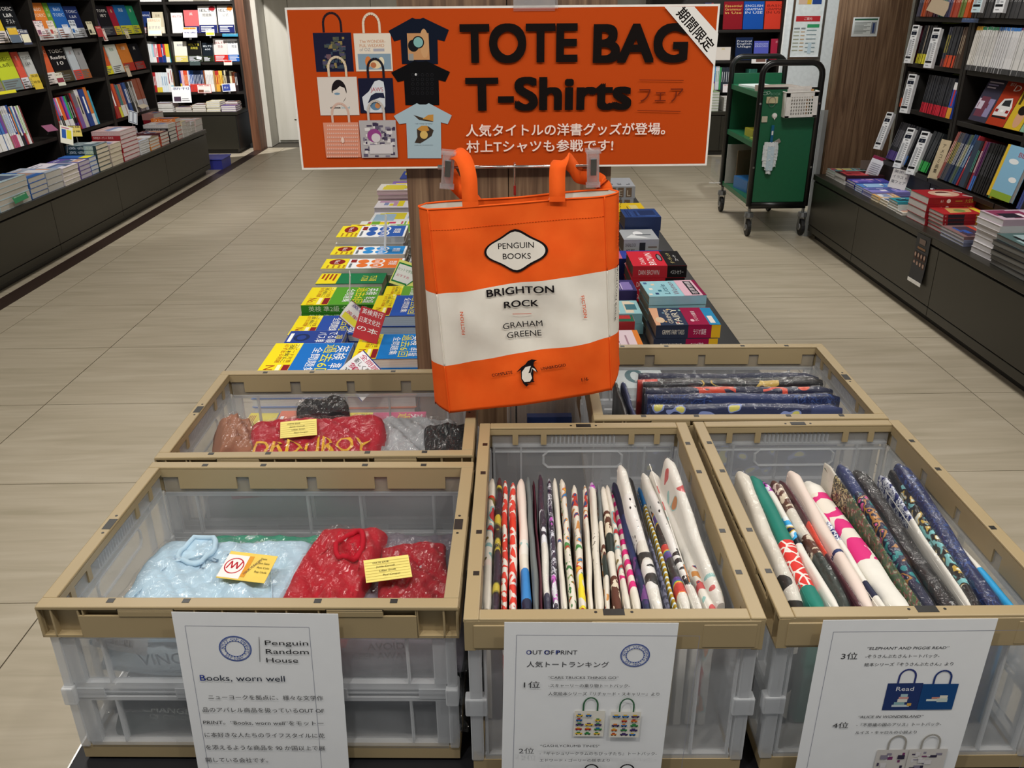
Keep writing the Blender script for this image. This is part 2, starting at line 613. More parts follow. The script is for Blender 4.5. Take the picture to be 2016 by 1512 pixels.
def bookcase(label, org, rz, width, depth, boards, top=1.9, z0=.40, dividers=(), ledge=0.0):
    """open bookcase; local x along the front, y into the depth"""
    t = thing('bookcase', label, 'bookcase', (org[0], org[1], z0), rz)
    for x in (.0125, width - .0125) + tuple(dividers):
        MB().box(x - .012, x + .012, 0, depth, 0, top - z0).build('upright', SHELF, t)
    MB().box(0, width, depth - .01, depth, 0, top - z0).build('back_panel', SHELF, t)
    xs = sorted([0, width] + list(dividers))
    if ledge:
        MB().box(.001, width - .001, -ledge, .003, boards[0] - z0 - .024, boards[0] - z0).build('ledge', SHELF, t, bevel=.0015)
        MB().box(.001, width - .001, -ledge + .02, .003, 0, boards[0] - z0 - .0245).build('riser', SHELF, t)
    for z in boards:
        for a, b in zip(xs[:-1], xs[1:]):
            MB().box(a + .0125, b - .0125, .004, depth - .011, z - z0 - .024, z - z0).build('shelf_board', SHELF, t, bevel=.0015)
    return t


LB = [.615, .935, 1.215, 1.50]
LBAYS = [(4.19, 5.12), (5.12, 6.055), (6.055, 6.985), (6.985, 7.90)]
for (a, b), nm in zip(LBAYS, ('bay at the picture edge', 'second bay with the yellow study guides', 'third bay with the 10 volume', 'last bay with the exam guides')):
    bookcase('tall dark bookcase on the left aisle plinth, ' + nm, (-3.05, a), PI / 2, b - a - .001, .27, LB)
bookcase('tall dark bookcase at the far left end holding exam books', (-4.08, 9.5), 0, 1.37, .28, [.605, .90, 1.18, 1.48], z0=.43, dividers=(.65,))
RB = [.555, .85, 1.095, 1.335]
RBAYS = [(4.53, 5.20), (3.87, 4.525), (3.2, 3.865)]
for (a, b), nm in zip(RBAYS, ('bay next to the wood column', 'middle bay with the car comic', 'bay at the picture edge')):
    bookcase('dark bookcase on the right aisle plinth, ' + nm, (2.35, b), -PI / 2, b - a - .001, .30, RB, z0=.41, ledge=.075)
bookcase('dark bookcase at the far right end holding grammar books', (1.5, 9.2), 0, 1.36, .26, [.60, .885, 1.175], z0=.43)

# platform under the crates and the middle book piles
pf = thing('display_platform', 'black laminate platform carrying the crates and the middle book piles', 'platform', (.06, 2.75, 0))
MB().box(-.66, .66, -2.55, 2.35, .435, .462).build('top', col('#17171a', .42, .3), pf, bevel=.003)
MB().box(-.63, .63, -2.5, 2.3, .05, .434).build('carcass', EDGE, pf)
MB().box(-.66, -.6575, -2.55, 2.35, .4605, .4625).build('edge_strip', CHROME, pf)
MB().box(-.6, .6, -2.45, 2.25, 0, .05).build('kick_board', EDGE, pf)
# wood-clad spine wall that rises from the platform
sp = thing('backboard', 'tall display panel clad in brown wood behind the orange tote bag', 'display panel', (.025, 3.4, .4625))
for a, b in ((-.225, -.012), (-.010, .205)):
    MB().box(a, b, -1.60, -1.585, 0, 2.1).build('front_board', WOOD, sp)
MB().box(-.225, .205, -1.584, 1.3, 0, 2.1).build('core', WOOD, sp)

# ================================================================== BOOKS
ORDS = ['first', 'second', 'third', 'fourth', 'fifth', 'sixth', 'seventh', 'eighth', 'ninth', 'tenth', 'eleventh', 'twelfth', 'thirteenth', 'fourteenth', 'fifteenth', 'sixteenth', 'seventeenth', 'eighteenth', 'nineteenth']
TENS = {20: 'twentieth', 30: 'thirtieth', 40: 'fortieth', 50: 'fiftieth'}
TENP = {20: 'twenty', 30: 'thirty', 40: 'forty', 50: 'fifty'}


def nth(i):
    i += 1
    if i <= 19:
        return ORDS[i - 1]
    t = i // 10 * 10
    return TENS[t] if i == t else TENP[t] + '-' + ORDS[i - t - 1]


def topn(i):
    return 'topmost' if i == 0 else nth(i) + ' from the top'


def book(name, label, cat, M, w, h, t, cover, pages='#e4e1d9', rtl=False, design=None, spine=None, group=None, gloss=.35, clab=None):
    """book with local x across the cover (spine at x=0, or x=w when rtl), y up the cover, z through it"""
    b = thing(name, label, cat, mat=M, group=group)
    s0, s1 = (w - .0015, w) if rtl else (0, .0015)
    c = MB().box(0, w, 0, h, 0, .0012).box(0, w, 0, h, t - .0012, t).box(s0, s1, 0, h, .0012, t - .0012)
    c.build('cover', col(cover, gloss, .5, noise=.02), b, label=clab)
    p0, p1 = (.002, w - .0016) if rtl else (.0016, w - .002)
    MB().box(p0, p1, .002, h - .002, .0013, t - .0013).build('page_block', ramp_mat('pages_' + pages[1:], [(0, '#8f8b83'), (.35, pages), (1, pages)], 'wavez', (1, 1, 1), 160, 1, .8, False, distort=.6), b)
    if design:
        pr = Pr(frame((0, 0, t), (1, 0, 0), (0, 1, 0)), .0003)
        design(pr, w, h)
        pr.build('cover_print', b)
    if spine:
        pr = Pr(frame((w, 0, 0), (0, 1, 0), (0, 0, 1)) if rtl else frame((0, h, 0), (0, -1, 0), (0, 0, 1)), .0003)
        spine(pr, h, t)
        pr.build('spine_lettering', b)
    return b


LEFTP = (Vector((0, -1, 0)), Vector((1, 0, 0)))     # books on the left half of the platform
RIGHTP = (Vector((0, 1, 0)), Vector((-1, 0, 0)))
Z = Vector((0, 0, 1))


def pile(name, what, cat, side, x0, x1, y0, y1, zb, zt, n, cover, pages='#e4e1d9', design=None, spine=None, rtl=False, top=None, jit=.004, ang=0.0, group=None):
    """n copies of a book lying on each other"""
    ex, ey = side
    th = (zt - zb) / n
    w, h = y1 - y0, x1 - x0
    cx, cy = (x0 + x1) / 2, (y0 + y1) / 2
    for i in range(n):
        z = zb + th * i
        a = ang + random.uniform(-1, 1) * jit * 4
        R = Matrix.Rotation(a, 3, 'Z')
        e1, e2 = R @ ex, R @ ey
        o = Vector((cx, cy, z + .0003)) - e1 * w / 2 - e2 * h / 2 + Vector((random.uniform(-jit, jit), random.uniform(-jit, jit), 0))
        k = n - 1 - i
        lab = what if n == 1 else what + ', ' + ('top copy' if k == 0 else nth(k) + ' copy down')
        book(name, lab, cat, mat_from(o, e1, e2, Z), w, h, th - .0008, top if (top and k == 0) else cover, pages, rtl,
             design if k == 0 else None, spine, group or ('pile of ' + what)[:58])


# ---- cover designs
def d_kako(main, lv='2級', obi=True, c3='#ffffff'):
    def f(p, w, h):
        p.rect(.003, h * .36, w - .002, h - .002, main)
        if obi:
            p.rect(0, 0, w, h * .355, '#f3df22')
            p.rect(0, h * .29, w * .16, h * .355, '#f8f060')
            for i, (a, c) in enumerate(((.27, '#7a1f18'), (.205, '#333333'), (.14, '#b5331f'))):
                p.text(('スピード対策', '英検に', '必ず出る問題')[i], w * .04, h * a, h * .045, c, al='L', w=w * .52)
            p.rect(w * .62, h * .27, w * .97, h * .35, '#8e2026')
            p.text('No.1', w * .8, h * .06, h * .11, '#a8281e', w=w * .34, bold=.02)
            p.rect(w * .62, h * .20, w * .97, h * .25, '#fff8c0')
        p.text('過去6回', w * .5, h * .68, h * .115, '#f4e63a', w=w * .88, bold=.025)
        p.text('全問題集', w * .5, h * .54, h * .09, '#ffffff', w=w * .72, bold=.02)
        p.text('英検', w * .3, h * .83, h * .12, c3, w=w * .4, bold=.02)
        p.text(lv, w * .76, h * .83, h * .12, c3, w=w * .34, bold=.02)
    return f


def d_pass(main, lv, c3='#ffffff'):
    def f(p, w, h):
        p.rect(.002, .002, w - .002, h - .002, main)
        p.text('でる順', w * .5, h * .72, h * .13, '#ffffff', w=w * .8, bold=.02)
        p.text('パス単', w * .5, h * .53, h * .13, '#ffffff', w=w * .72, bold=.02)
        p.text(lv, w * .5, h * .87, h * .09, '#f0e04a', w=w * .3, bold=.02)
        p.ring(w * .5, h * .26, w * .26, h * .14, '#20315f' if main != '#e4683c' else '#a8442a', w=w * .09)
        p.rect(w * .2, h * .04, w * .8, h * .1, '#ffffff')
    return f


def d_zemi(c1, c2='#8d1f1f'):
    """white exam book with yellow wrapper, dark oval badge and coloured roundels"""
    def f(p, w, h):
        p.rect(.001, h * .3, w - .001, h - .001, '#f4f6f8')
        p.rect(w * .02, h * .62, w * .98, h * .97, c1)
        p.ring(w * .3, h * .66, w * .24, h * .10, '#f4f6f8')
        p.ring(w * .3, h * .66, w * .19, h * .075, c1)
        p.ring(w * .7, h * .66, w * .24, h * .10, '#f4f6f8')
        p.ring(w * .7, h * .66, w * .19, h * .075, c1)
        p.text('英検', w * .3, h * .635, h * .05, '#ffffff', w=w * .25)
        p.text('合格', w * .7, h * .635, h * .05, '#ffffff', w=w * .25)
        p.ring(w * .3, h * .49, w * .2, h * .07, c1)
        p.ring(w * .7, h * .49, w * .2, h * .07, c1)
        p.text('問題', w * .5, h * .82, h * .08, '#ffffff', w=w * .4)
        p.rect(w * .1, h * .33, w * .4, h * .4, '#8d2626')
        p.rect(w * .5, h * .33, w * .9, h * .36, '#6c7680')
        p.rect(0, 0, w, h * .3, '#f3e02a')
        p.ring(w * .34, h * .16, w * .28, h * .10, c2)
        p.text('No.1', w * .34, h * .13, h * .06, '#ffffff', w=w * .34, bold=.02)
        for a in (.06, .13, .2, .26):
            p.rect(w * .66, h * a, w * .95, h * (a + .025), '#b88a22')
    return f


def d_lines(bg, cols, seed=1, big=None, bc='#222222'):
    """plain cover with a picture block and lines of small print"""
    def f(p, w, h):
        r = random.Random(seed)
        p.rect(.001, .001, w - .001, h - .001, bg)
        for i in range(5):
            a, b = sorted((r.random(), r.random()))
            c, d = sorted((r.random() * .6, r.random() * .6))
            p.rect(w * (.03 + .94 * a * .6), h * (.04 + c), w * (.1 + .87 * b), h * (.1 + d), r.choice(cols))
        for i in range(3):
            p.rect(w * .1, h * (.75 + .06 * i), w * r.uniform(.5, .9), h * (.78 + .06 * i), r.choice(cols))
        if big:
            p.text(big, w * .5, h * .7, h * .13, bc, w=w * .8, bold=.02)
    return f


def d_title(bg, lines, c='#ffffff', obi=None, obic='#222222', seed=3, bold=.02, y0=.78, lh=.13):
    def f(p, w, h):
        r = random.Random(seed)
        p.rect(.001, .001, w - .001, h - .001, bg)
        for i, t in enumerate(lines):
            p.text(t, w * .5, h * (y0 - i * lh), h * min(.09, lh * .72), c, w=w * min(.86, .14 * len(t) + .1), bold=bold)
        if obi:
            p.rect(0, 0, w, h * .3, obi)
            for i in range(4):
                p.rect(w * .08, h * (.04 + .06 * i), w * r.uniform(.4, .92), h * (.07 + .06 * i), obic)
    return f


def sp_text(t, c, band=None, k=.5, bold=.02, u0=.1, u1=.9):
    def f(p, h, t_):
        if band:
            p.rect(h * band[1], .0005, h * band[2], t_ - .0005, band[0])
        p.text(t, h * (u0 + u1) / 2, t_ * (.5 - k / 2), t_ * k, c, w=h * (u1 - u0), bold=bold)
    return f


# ---- middle platform, left half: exam preparation books
PB = .4625
pile('exam_book', 'blue past-six-papers exam book with yellow wrapper nearest the crates', 'book', LEFTP, -.60, -.395, 1.83, 2.07, PB, .60, 6, '#1d6fc4', design=d_kako('#1d72c8', '準1級'))
pile('exam_book', 'dark blue level-two exam book with yellow wrapper behind the white card', 'book', LEFTP, -.60, -.40, 2.20, 2.36, PB, .575, 5, '#2b4fa6', design=d_kako('#2c50a8', '2級'))
pile('word_book', 'small navy vocabulary book lying on the blue exam books', 'book', LEFTP, -.585, -.43, 2.085, 2.19, PB, .59, 6, '#2c3f8c', design=d_pass('#2d4796', '2級'))
pile('exam_book', 'green past-papers book with yellow wrapper on green-spined copies', 'book', LEFTP, -.605, -.385, 2.40, 2.575, PB, .595, 5, '#5aa02c', design=d_kako('#58a32f', '準2級'), rtl=True,
     spine=sp_text('英検 準2級 全問題集', '#e9f4cf', ('#3f8f2a', 0, 1), .5))
pile('exam_book', 'dark green vocabulary exam book with yellow wrapper', 'book', LEFTP, -.60, -.385, 2.60, 2.715, PB, .598, 4, '#1f7a4a', design=d_title('#1f7d4e', ['でる順', 'パス単'], '#f4e63a', '#f3df22', '#a33a20'))
pile('exam_book', 'white and orange level-three study book with yellow wrapper', 'book', LEFTP, -.605, -.335, 2.725, 2.845, PB, .612, 6, '#f0f0ee', design=d_zemi('#ea7a35'))
pile('exam_book', 'white and light blue study book with yellow wrapper', 'book', LEFTP, -.60, -.34, 2.86, 2.97, PB, .622, 6, '#f0f0ee', design=d_zemi('#2f8fd8'))
pile('exam_book', 'white and royal blue study book on the tallest exam pile', 'book', LEFTP, -.60, -.355, 2.99, 3.16, PB, .652, 8, '#f0f0ee', design=d_zemi('#2f5fb4'))
pile('exam_book', 'white and green study book with yellow wrapper', 'book', LEFTP, -.60, -.35, 3.22, 3.36, PB, .61, 5, '#f0f0ee', design=d_zemi('#6fae3a'))
pile('exam_book', 'white exam book with pink and yellow wrapper', 'book', LEFTP, -.57, -.36, 3.55, 3.78, PB, .565, 4, '#e9eef2', design=d_lines('#eef1f4', ['#e7d83a', '#d0456a', '#a7c4dd', '#f0c048'], 4))
pile('exam_book', 'lime and white exam book behind the green one', 'book', LEFTP, -.585, -.36, 3.385, 3.50, PB, .592, 5, '#e9e9ea', design=d_lines('#e8eae6', ['#f0de2c', '#7ab03a', '#d0456a', '#2f5fb4'], 41))
pile('exam_book', 'white workbook with light violet edges', 'book', LEFTP, -.58, -.36, 3.83, 3.98, PB, .575, 5, '#dcd4e4', '#dcd6e0', design=d_lines('#eeeaf0', ['#c8a0c0', '#f0de2c', '#8a9ac8'], 42))
pile('exam_book', 'pink-edged exam book with pale yellow cover', 'book', LEFTP, -.59, -.36, 4.02, 4.18, PB, .615, 8, '#d9bcc8', '#e3ccd2', design=d_lines('#f2efe8', ['#efe04a', '#d8d0c4', '#c7b24a'], 5))
pile('exam_book', 'purple-covered exam book near the far end of the platform', 'book', LEFTP, -.57, -.36, 4.34, 4.5, PB, .57, 4, '#8a66b0', design=d_lines('#8e6cb8', ['#c7b6dd', '#5b4a86', '#f2d94a'], 6))
pile('exam_book', 'dark blue exam book at the far end of the platform', 'book', LEFTP, -.55, -.36, 4.62, 4.85, PB, .56, 3, '#2f3f8a', design=d_lines('#3a4a96', ['#e8e8f0', '#222222', '#d8c23a'], 7))
pile('word_book', 'orange level-three vocabulary book seen through the back left crate', 'book', LEFTP, -.52, -.385, 1.63, 1.78, PB, .545, 4, '#e4683c', design=d_pass('#e4683c', '3級'))
pile('exam_book', 'yellow-wrapped exam book at the platform edge behind the back left crate', 'book', LEFTP, -.598, -.53, 1.63, 1.80, PB, .53, 4, '#1d6fc4', design=d_title('#e8d83a', ['英検'], '#a33a20', '#f3df22', '#a33a20'))
pile('exam_book', 'pink level-five past-papers book behind the back left crate', 'book', LEFTP, -.375, -.185, 1.62, 1.765, PB, .545, 4, '#d8447c', design=d_kako('#d8447c', '5級'))
# inner row beside the wood panel
pile('exam_book', 'orange past-papers book half hidden behind the crate rim', 'book', LEFTP, -.385, -.215, 1.83, 1.93, PB, .555, 3, '#ea7a2c', design=d_kako('#e98a3a', '3級', c3='#b5202a'))
pile('exam_book', 'bright blue past-papers book beside the wood panel', 'book', LEFTP, -.385, -.215, 1.955, 2.13, PB, .60, 5, '#1f7fd0', design=d_kako('#1c7ccc', '準1級'))
pile('exam_book', 'royal blue past-papers book under the red card', 'book', LEFTP, -.37, -.215, 2.21, 2.39, PB, .625, 5, '#2b57b8', '#c9dbe6', design=d_kako('#2c57b4', '2級'))
pile('exam_book', 'green past-papers book beside the wood panel', 'book', LEFTP, -.365, -.215, 2.41, 2.55, PB, .605, 4, '#6aa52c', design=d_kako('#69a83a', '準2級'))
pile('exam_book', 'small yellow study book beside the wood panel', 'book', LEFTP, -.30, -.215, 2.58, 2.68, PB, .60, 4, '#e8d62c', design=d_lines('#ecdc38', ['#222222', '#ffffff', '#b98a20'], 8))
for i, (a, c) in enumerate(((2.72, '#8d929a'), (2.86, '#e5e8ea'), (3.0, '#30405e'), (3.15, '#b9bec6'), (3.4, '#dfe2e4'), (3.62, '#c7ccd2'))):
    pile('exam_book', ('grey', 'white', 'navy', 'silver', 'pale', 'light grey')[i] + ' thin workbook in the row along the wood panel', 'book', LEFTP, -.325, -.215, a, a + .13, PB, .60 - .01 * (i % 3), 4, c, design=d_lines(c, ['#e9dc3a', '#2f5fb4', '#f0f0f0', '#444c58'], 20 + i))

# ---- middle platform, right half: English paperbacks
pile('paperback', 'fairy tale paperback with dark blue flowered cover and crimson wrapper', 'book', RIGHTP, .445, .635, 2.32, 2.475, PB, .545, 2, '#2c3448', '#c9b9a4',
     design=lambda p, w, h: (p.rect(0, 0, w, h, '#33405a'), p.poly([(0, h * .93), (w, h * .86), (w, h), (0, h)], '#e8b08c'), p.ring(w * .3, h * .9, w * .16, h * .07, '#e7c9a8'),
                             p.text('GRIMMS', w * .5, h * .71, h * .07, '#e8dcc4', w=w * .8, bold=.01), p.text('FAIRY', w * .5, h * .57, h * .11, '#f0e8d0', w=w * .9, bold=.01),
                             [p.ring(w * a, h * b, w * .04, h * .02, c) for a, b, c in ((.2, .82, '#c9a06a'), (.7, .8, '#7fa0b0'), (.15, .64, '#d4837a'), (.85, .52, '#9db8a8'), (.9, .7, '#e8c07a'))],
                             p.rect(0, 0, w, h * .5, '#a01c48'), p.rect(0, 0, w * .98, h * .17, '#2f8fc0'), p.rect(w * .1, h * .06, w * .5, h * .14, '#f0e8e0'), p.ring(w * .25, h * .4, w * .07, h * .03, '#f0c8d0'),
                             p.text('ラジオ講座', w * .5, h * .3, h * .05, '#f4dce2', w=w * .6)),
     spine=lambda p, h, t: (p.rect(h * .5, .0005, h * .86, t, '#a01c48'), p.rect(h * .86, .0005, h, t, '#e8b52a'), p.text('GRIMMS’ FAIRY TALES', h * .27, t * .3, t * .36, '#f0e8d8', w=h * .34),
                             p.text('ラジオ講座', h * .68, t * .3, t * .34, '#f4dce2', w=h * .2)))
pile('paperback', 'pale blue illustrated novel with pink bestseller wrapper', 'book', RIGHTP, .45, .63, 2.50, 2.66, PB, .578, 4, '#9fcfdc', '#cfc4b2', ang=.05,
     design=lambda p, w, h: (p.rect(0, 0, w, h, '#9ed2de'), p.text('Little', w * .45, h * .60, h * .10, '#24506a', w=w * .62, sh=.2), p.text('Women', w * .5, h * .44, h * .10, '#7a3050', w=w * .8, sh=.2),
                             [p.rect(w * a, h * b, w * (a + .11), h * (b + .06), c) for a, b, c in ((.12, .8, '#2c4a78'), (.42, .86, '#f4f0e4'), (.7, .78, '#e8d8c0'), (.3, .72, '#3f7a8c'), (.08, .92, '#f0e8dc'), (.8, .9, '#4a6a9a'))],
                             p.rect(0, 0, w, h * .38, '#e7bccb'), p.rect(0, 0, w, h * .06, '#8a1c48'), p.rect(w * .06, h * .1, w * .94, h * .24, '#2a2a30'), p.text('若草物語', w * .5, h * .13, h * .07, '#f4e8ee', w=w * .8, bold=.02)))
pile('paperback', 'red thriller paperback with white lettering and black wrapper', 'book', RIGHTP, .445, .63, 2.79, 2.98, PB, .59, 3, '#c81f30', '#9c9488',
     design=lambda p, w, h: (p.rect(0, 0, w, h, '#d4283a'), p.text('DAN', w * .32, h * .74, h * .09, '#f6e4e4', w=w * .42), p.text('BROWN', w * .46, h * .55, h * .13, '#ffffff', w=w * .82, bold=.01),
                             p.ring(w * .55, h * .43, w * .25, h * .055, '#2a1a1c'), p.ring(w * .55, h * .43, w * .19, h * .03, '#8c8c94'), p.rect(0, 0, w, h * .36, '#1c1a1c'),
                             p.text('ダ・ヴィンチ', w * .5, h * .2, h * .06, '#e8d890', w=w * .7), p.text('コード', w * .5, h * .1, h * .05, '#e8e8e8', w=w * .4)),
     spine=lambda p, h, t: (p.rect(h * .64, .0005, h, t, '#1c1a1c'), p.text('DAN BROWN', h * .3, t * .25, t * .42, '#f2e2e0', w=h * .38, bold=.01), p.text('ベストセラー', h * .82, t * .3, t * .3, '#d8d8d8', w=h * .24)))
pile('paperback', 'silver detective novel wrapped in clear film', 'book', RIGHTP, .465, .60, 3.17, 3.33, PB, .585, 2, '#c9cbcc', '#d8d4ca',
     design=lambda p, w, h: (p.rect(0, 0, w, h, '#a8acb0'), p.ring(w * .6, h * .5, w * .2, h * .14, '#e8eaec'), p.poly([(w * .1, h * .2), (w * .5, h * .7), (w * .2, h * .9)], '#d8dcde'), p.rect(w * .4, h * .15, w * .5, h * .6, '#5a5e64')),
     spine=lambda p, h, t: (p.text('SHERLOCK', h * .2, t * .55, t * .2, '#4a3a38', w=h * .3), p.text('HOLMES', h * .2, t * .2, t * .2, '#4a3a38', w=h * .24), p.rect(h * .45, t * .15, h * .62, t * .8, '#3a3a40'), p.rect(h * .7, t * .45, h * .95, t * .55, '#8a7a70')))
pile('paperback', 'navy hardback novel behind the silver detective novel', 'book', RIGHTP, .49, .635, 3.345, 3.5, PB, .63, 3, '#23386c', '#c9cbd4', design=d_lines('#28427c', ['#35508c', '#1d2f5c'], 9))
pile('paperback', 'yellow-covered book on the right half of the platform', 'book', RIGHTP, .49, .625, 3.62, 3.80, PB, .59, 3, '#20346a', '#c9cbd4', top='#f0c81e',
     design=lambda p, w, h: (p.rect(0, 0, w, h, '#f2cc22'), p.rect(w * .3, h * .2, w * .75, h * .45, '#e9d78a'), p.rect(w * .2, h * .52, w * .6, h * .56, '#8a6a1a')))
pile('paperback', 'silver boxed book with square letters, farthest on the right half', 'book', RIGHTP, .49, .625, 3.98, 4.2, PB, .63, 3, '#b9bcc2', '#cfc4b2',
     design=lambda p, w, h: (p.rect(0, 0, w, h, '#b4b8c0'), [p.text(c, w * .3, h * (.75 - .3 * i), h * .13, '#4a4c52', w=w * .2) for i, c in enumerate('BEL')]),
     spine=lambda p, h, t: [(p.rect(h * (.12 + .28 * i), t * .1, h * (.32 + .28 * i), t * .9, '#8a7460'), p.text(c, h * (.22 + .28 * i), t * .2, t * .5, '#e8dcc8')) for i, c in enumerate('BEL')])
pile('paperback', 'pale teal book standing low between the paperback piles', 'book', RIGHTP, .345, .435, 2.47, 2.6, PB, .53, 2, '#8fc4cc', '#d8d4ca', design=d_lines('#9fd0d6', ['#4a7a86', '#e8d8c0'], 10))
pile('paperback', 'pale pink paperback with an orange edge beside the orange bag', 'book', RIGHTP, .275, .405, 2.16, 2.38, PB, .51, 2, '#e9d3da', '#d8c8b8',
     design=lambda p, w, h: (p.rect(0, 0, w, h, '#ecd6de'), p.rect(0, 0, w, h * .12, '#e8883a'), p.rect(w * .7, h * .75, w, h, '#333333'), p.text('LABELLE', w * .45, h * .5, h * .08, '#5a3a48', w=w * .7), p.rect(w * .1, h * .3, w * .8, h * .34, '#b08a98')))
pile('paperback', 'white paperback with a dark teal figure behind the crate rim', 'book', RIGHTP, .29, .425, 1.98, 2.13, PB, .50, 2, '#e8f0f0', '#d8d4ca',
     design=lambda p, w, h: (p.rect(0, 0, w, h, '#e6efef'), p.ring(w * .5, h * .55, w * .3, h * .2, '#2a6a72', w=w * .1), p.rect(w * .4, h * .1, w * .6, h * .4, '#2a6a72')))
pile('paperback', 'dark film-wrapped paperback beside the orange bag', 'book', RIGHTP, .275, .40, 2.68, 2.95, PB, .54, 3, '#23262c', '#8c8c8c', design=d_lines('#24303a', ['#d8dce0', '#2f8f6a', '#b5303a'], 11))
pile('paperback', 'green and red wrapped paperback beside the orange bag', 'book', RIGHTP, .275, .40, 2.42, 2.62, PB, .525, 2, '#b02c30', '#8c8c8c', design=d_lines('#2f6a50', ['#c03a3a', '#d8a04a', '#1f4a3a'], 12))
pile('paperback', 'violet paperback under the red thriller', 'book', RIGHTP, .37, .44, 2.66, 2.78, PB, .545, 2, '#3c3468', '#d8d4ca', design=d_lines('#403870', ['#c8b8e0', '#8a7ab8'], 13))
pile('paperback', 'blue paperback with a coloured ring behind the red thriller', 'book', RIGHTP, .40, .60, 3.03, 3.14, PB, .55, 2, '#2c3c90', '#d8d4ca',
     design=lambda p, w, h: (p.rect(0, 0, w, h, '#3444a0'), p.ring(w * .5, h * .5, w * .3, h * .2, '#e0b84a', w=w * .06), p.rect(0, h * .8, w, h, '#c86a8a')))


# ---- cards standing on the piles
def card(label, M, w, h, c='#f2f2f0', design=None, clip=True, name='price_card', t=.0012, bend=0.0, group=None, arm=0.0, stem=0.0):
    """stiff paper card; local x across, y up, z towards the reader"""
    o = thing(name, label, 'card', mat=M, group=group)
    MB().grid(1, 6, lambda a, b: (a * w, b * h, -bend * 4 * (b - .5) ** 2)).build('sheet', col(c, .5, noise=.01), o, solid=t)
    if design:
        pr = Pr(lambda u, v, hh: Vector((u, v, hh + t / 2 - bend * 4 * (v / h - .5) ** 2)), .0003)
        design(pr, w, h)
        pr.build('print', o)
    if clip:
        MB().box(w * .42, w * .58, -.02, .012, -.004, -.001).build('clip', ACRY, o)
    if stem:
        MB().box(w * .47, w * .53, -stem, .01, -.003, -.001).build('stem', ACRY, o)
    if arm:
        MB().box(w * .46, w * .54, h * .45, h * .5, -arm, -.001).build('clip_arm', ACRY, o)
    return o


def c_text(lines, cols=('#222222',), border=None, hl=None, pic=None):
    def f(p, w, h):
        if border:
            for q in ((0, 0, w, h * .03), (0, h * .97, w, h), (0, 0, w * .025, h), (w * .975, 0, w, h)):
                p.rect(*q, border)
        if hl:
            p.rect(w * .05, h * hl[1], w * .95, h * hl[2], hl[0])
        if pic:
            p.rect(w * .08, h * .08, w * .45, h * .38, pic)
            p.rect(w * .5, h * .1, w * .9, h * .16, '#888888')
            p.rect(w * .5, h * .22, w * .85, h * .27, '#888888')
        n = len(lines)
        for i, t in enumerate(lines):
            p.text(t, w * .5, h * (.80 - i * .8 / max(n, 1) * (.55 if pic else 1)), h * min(.13, .5 / n), cols[i % len(cols)], w=w * .84, bold=.01)
    return f


def facing(o, n, up=(0, 0, 1), roll=0):
    """matrix whose z is n, y close to up"""
    n = Vector(n).normalized()
    ex = Vector(up).cross(n).normalized()
    ey = n.cross(ex)
    if roll:
        R = Matrix.Rotation(roll, 3, n)
        ex, ey = R @ ex, R @ ey
    return mat_from(o, ex, ey, n)


card('white blue-edged card with pink Japanese lettering over the blue exam books', facing((-.40, 1.84, .615), (-.15, -.62, .72), (.75, .55, .3)), .105, .085, '#f3f2f6', c_text(['全問題集!', '新しく登場した', '第1回', '3回分ケース'], ('#c42a58', '#333333'), '#28307a'), bend=.006)
card('red card with white lettering standing on the bright blue exam book', facing((-.40, 2.09, .61), (-.3, -.8, .45), (.25, .2, 1)), .075, .085, '#c01f2c', c_text(['英検発行', '日英文化社', 'の本'], ('#ffffff',)))
card('white card with purple and yellow lettering on the green exam books', facing((-.47, 2.28, .60), (-.25, -.75, .5), (.65, .3, .7)), .13, .06, '#f1eeea', c_text(['英検対策', '英単語パス'], ('#5a3a90', '#b8303a'), '#7a2a30', ('#efe44a', .1, .4)), bend=.003)
card('thin white card seen edge-on on the green exam books', facing((-.46, 2.40, .60), (-.97, -.2, .1)), .06, .10, '#e8e6e0')
card('pale yellow card with a green-edged arrow over the orange study books', facing((-.365, 2.60, .60), (-.2, -.7, .6), (.35, .5, .6)), .09, .085, '#eef07a',
     lambda p, w, h: (p.poly([(w * .04, h * .1), (w * .62, h * .1), (w * .62, 0), (w * .97, h * .5), (w * .62, h), (w * .62, h * .9), (w * .04, h * .9)], '#2f8a4a'),
                      p.poly([(w * .08, h * .16), (w * .66, h * .16), (w * .66, h * .1), (w * .9, h * .5), (w * .66, h * .9), (w * .66, h * .84), (w * .08, h * .84)], '#f4f6f4'),
                      p.text('セットで学習', w * .4, h * .6, h * .09, '#2f8a4a', w=w * .6), p.text('おすすめ', w * .4, h * .35, h * .09, '#d05a7a', w=w * .5)))
card('clear plastic card holder standing between the blue study books', facing((-.42, 2.93, .63), (-.97, -.25, .1)), .05, .12, '#dfe3e6', name='card_holder')

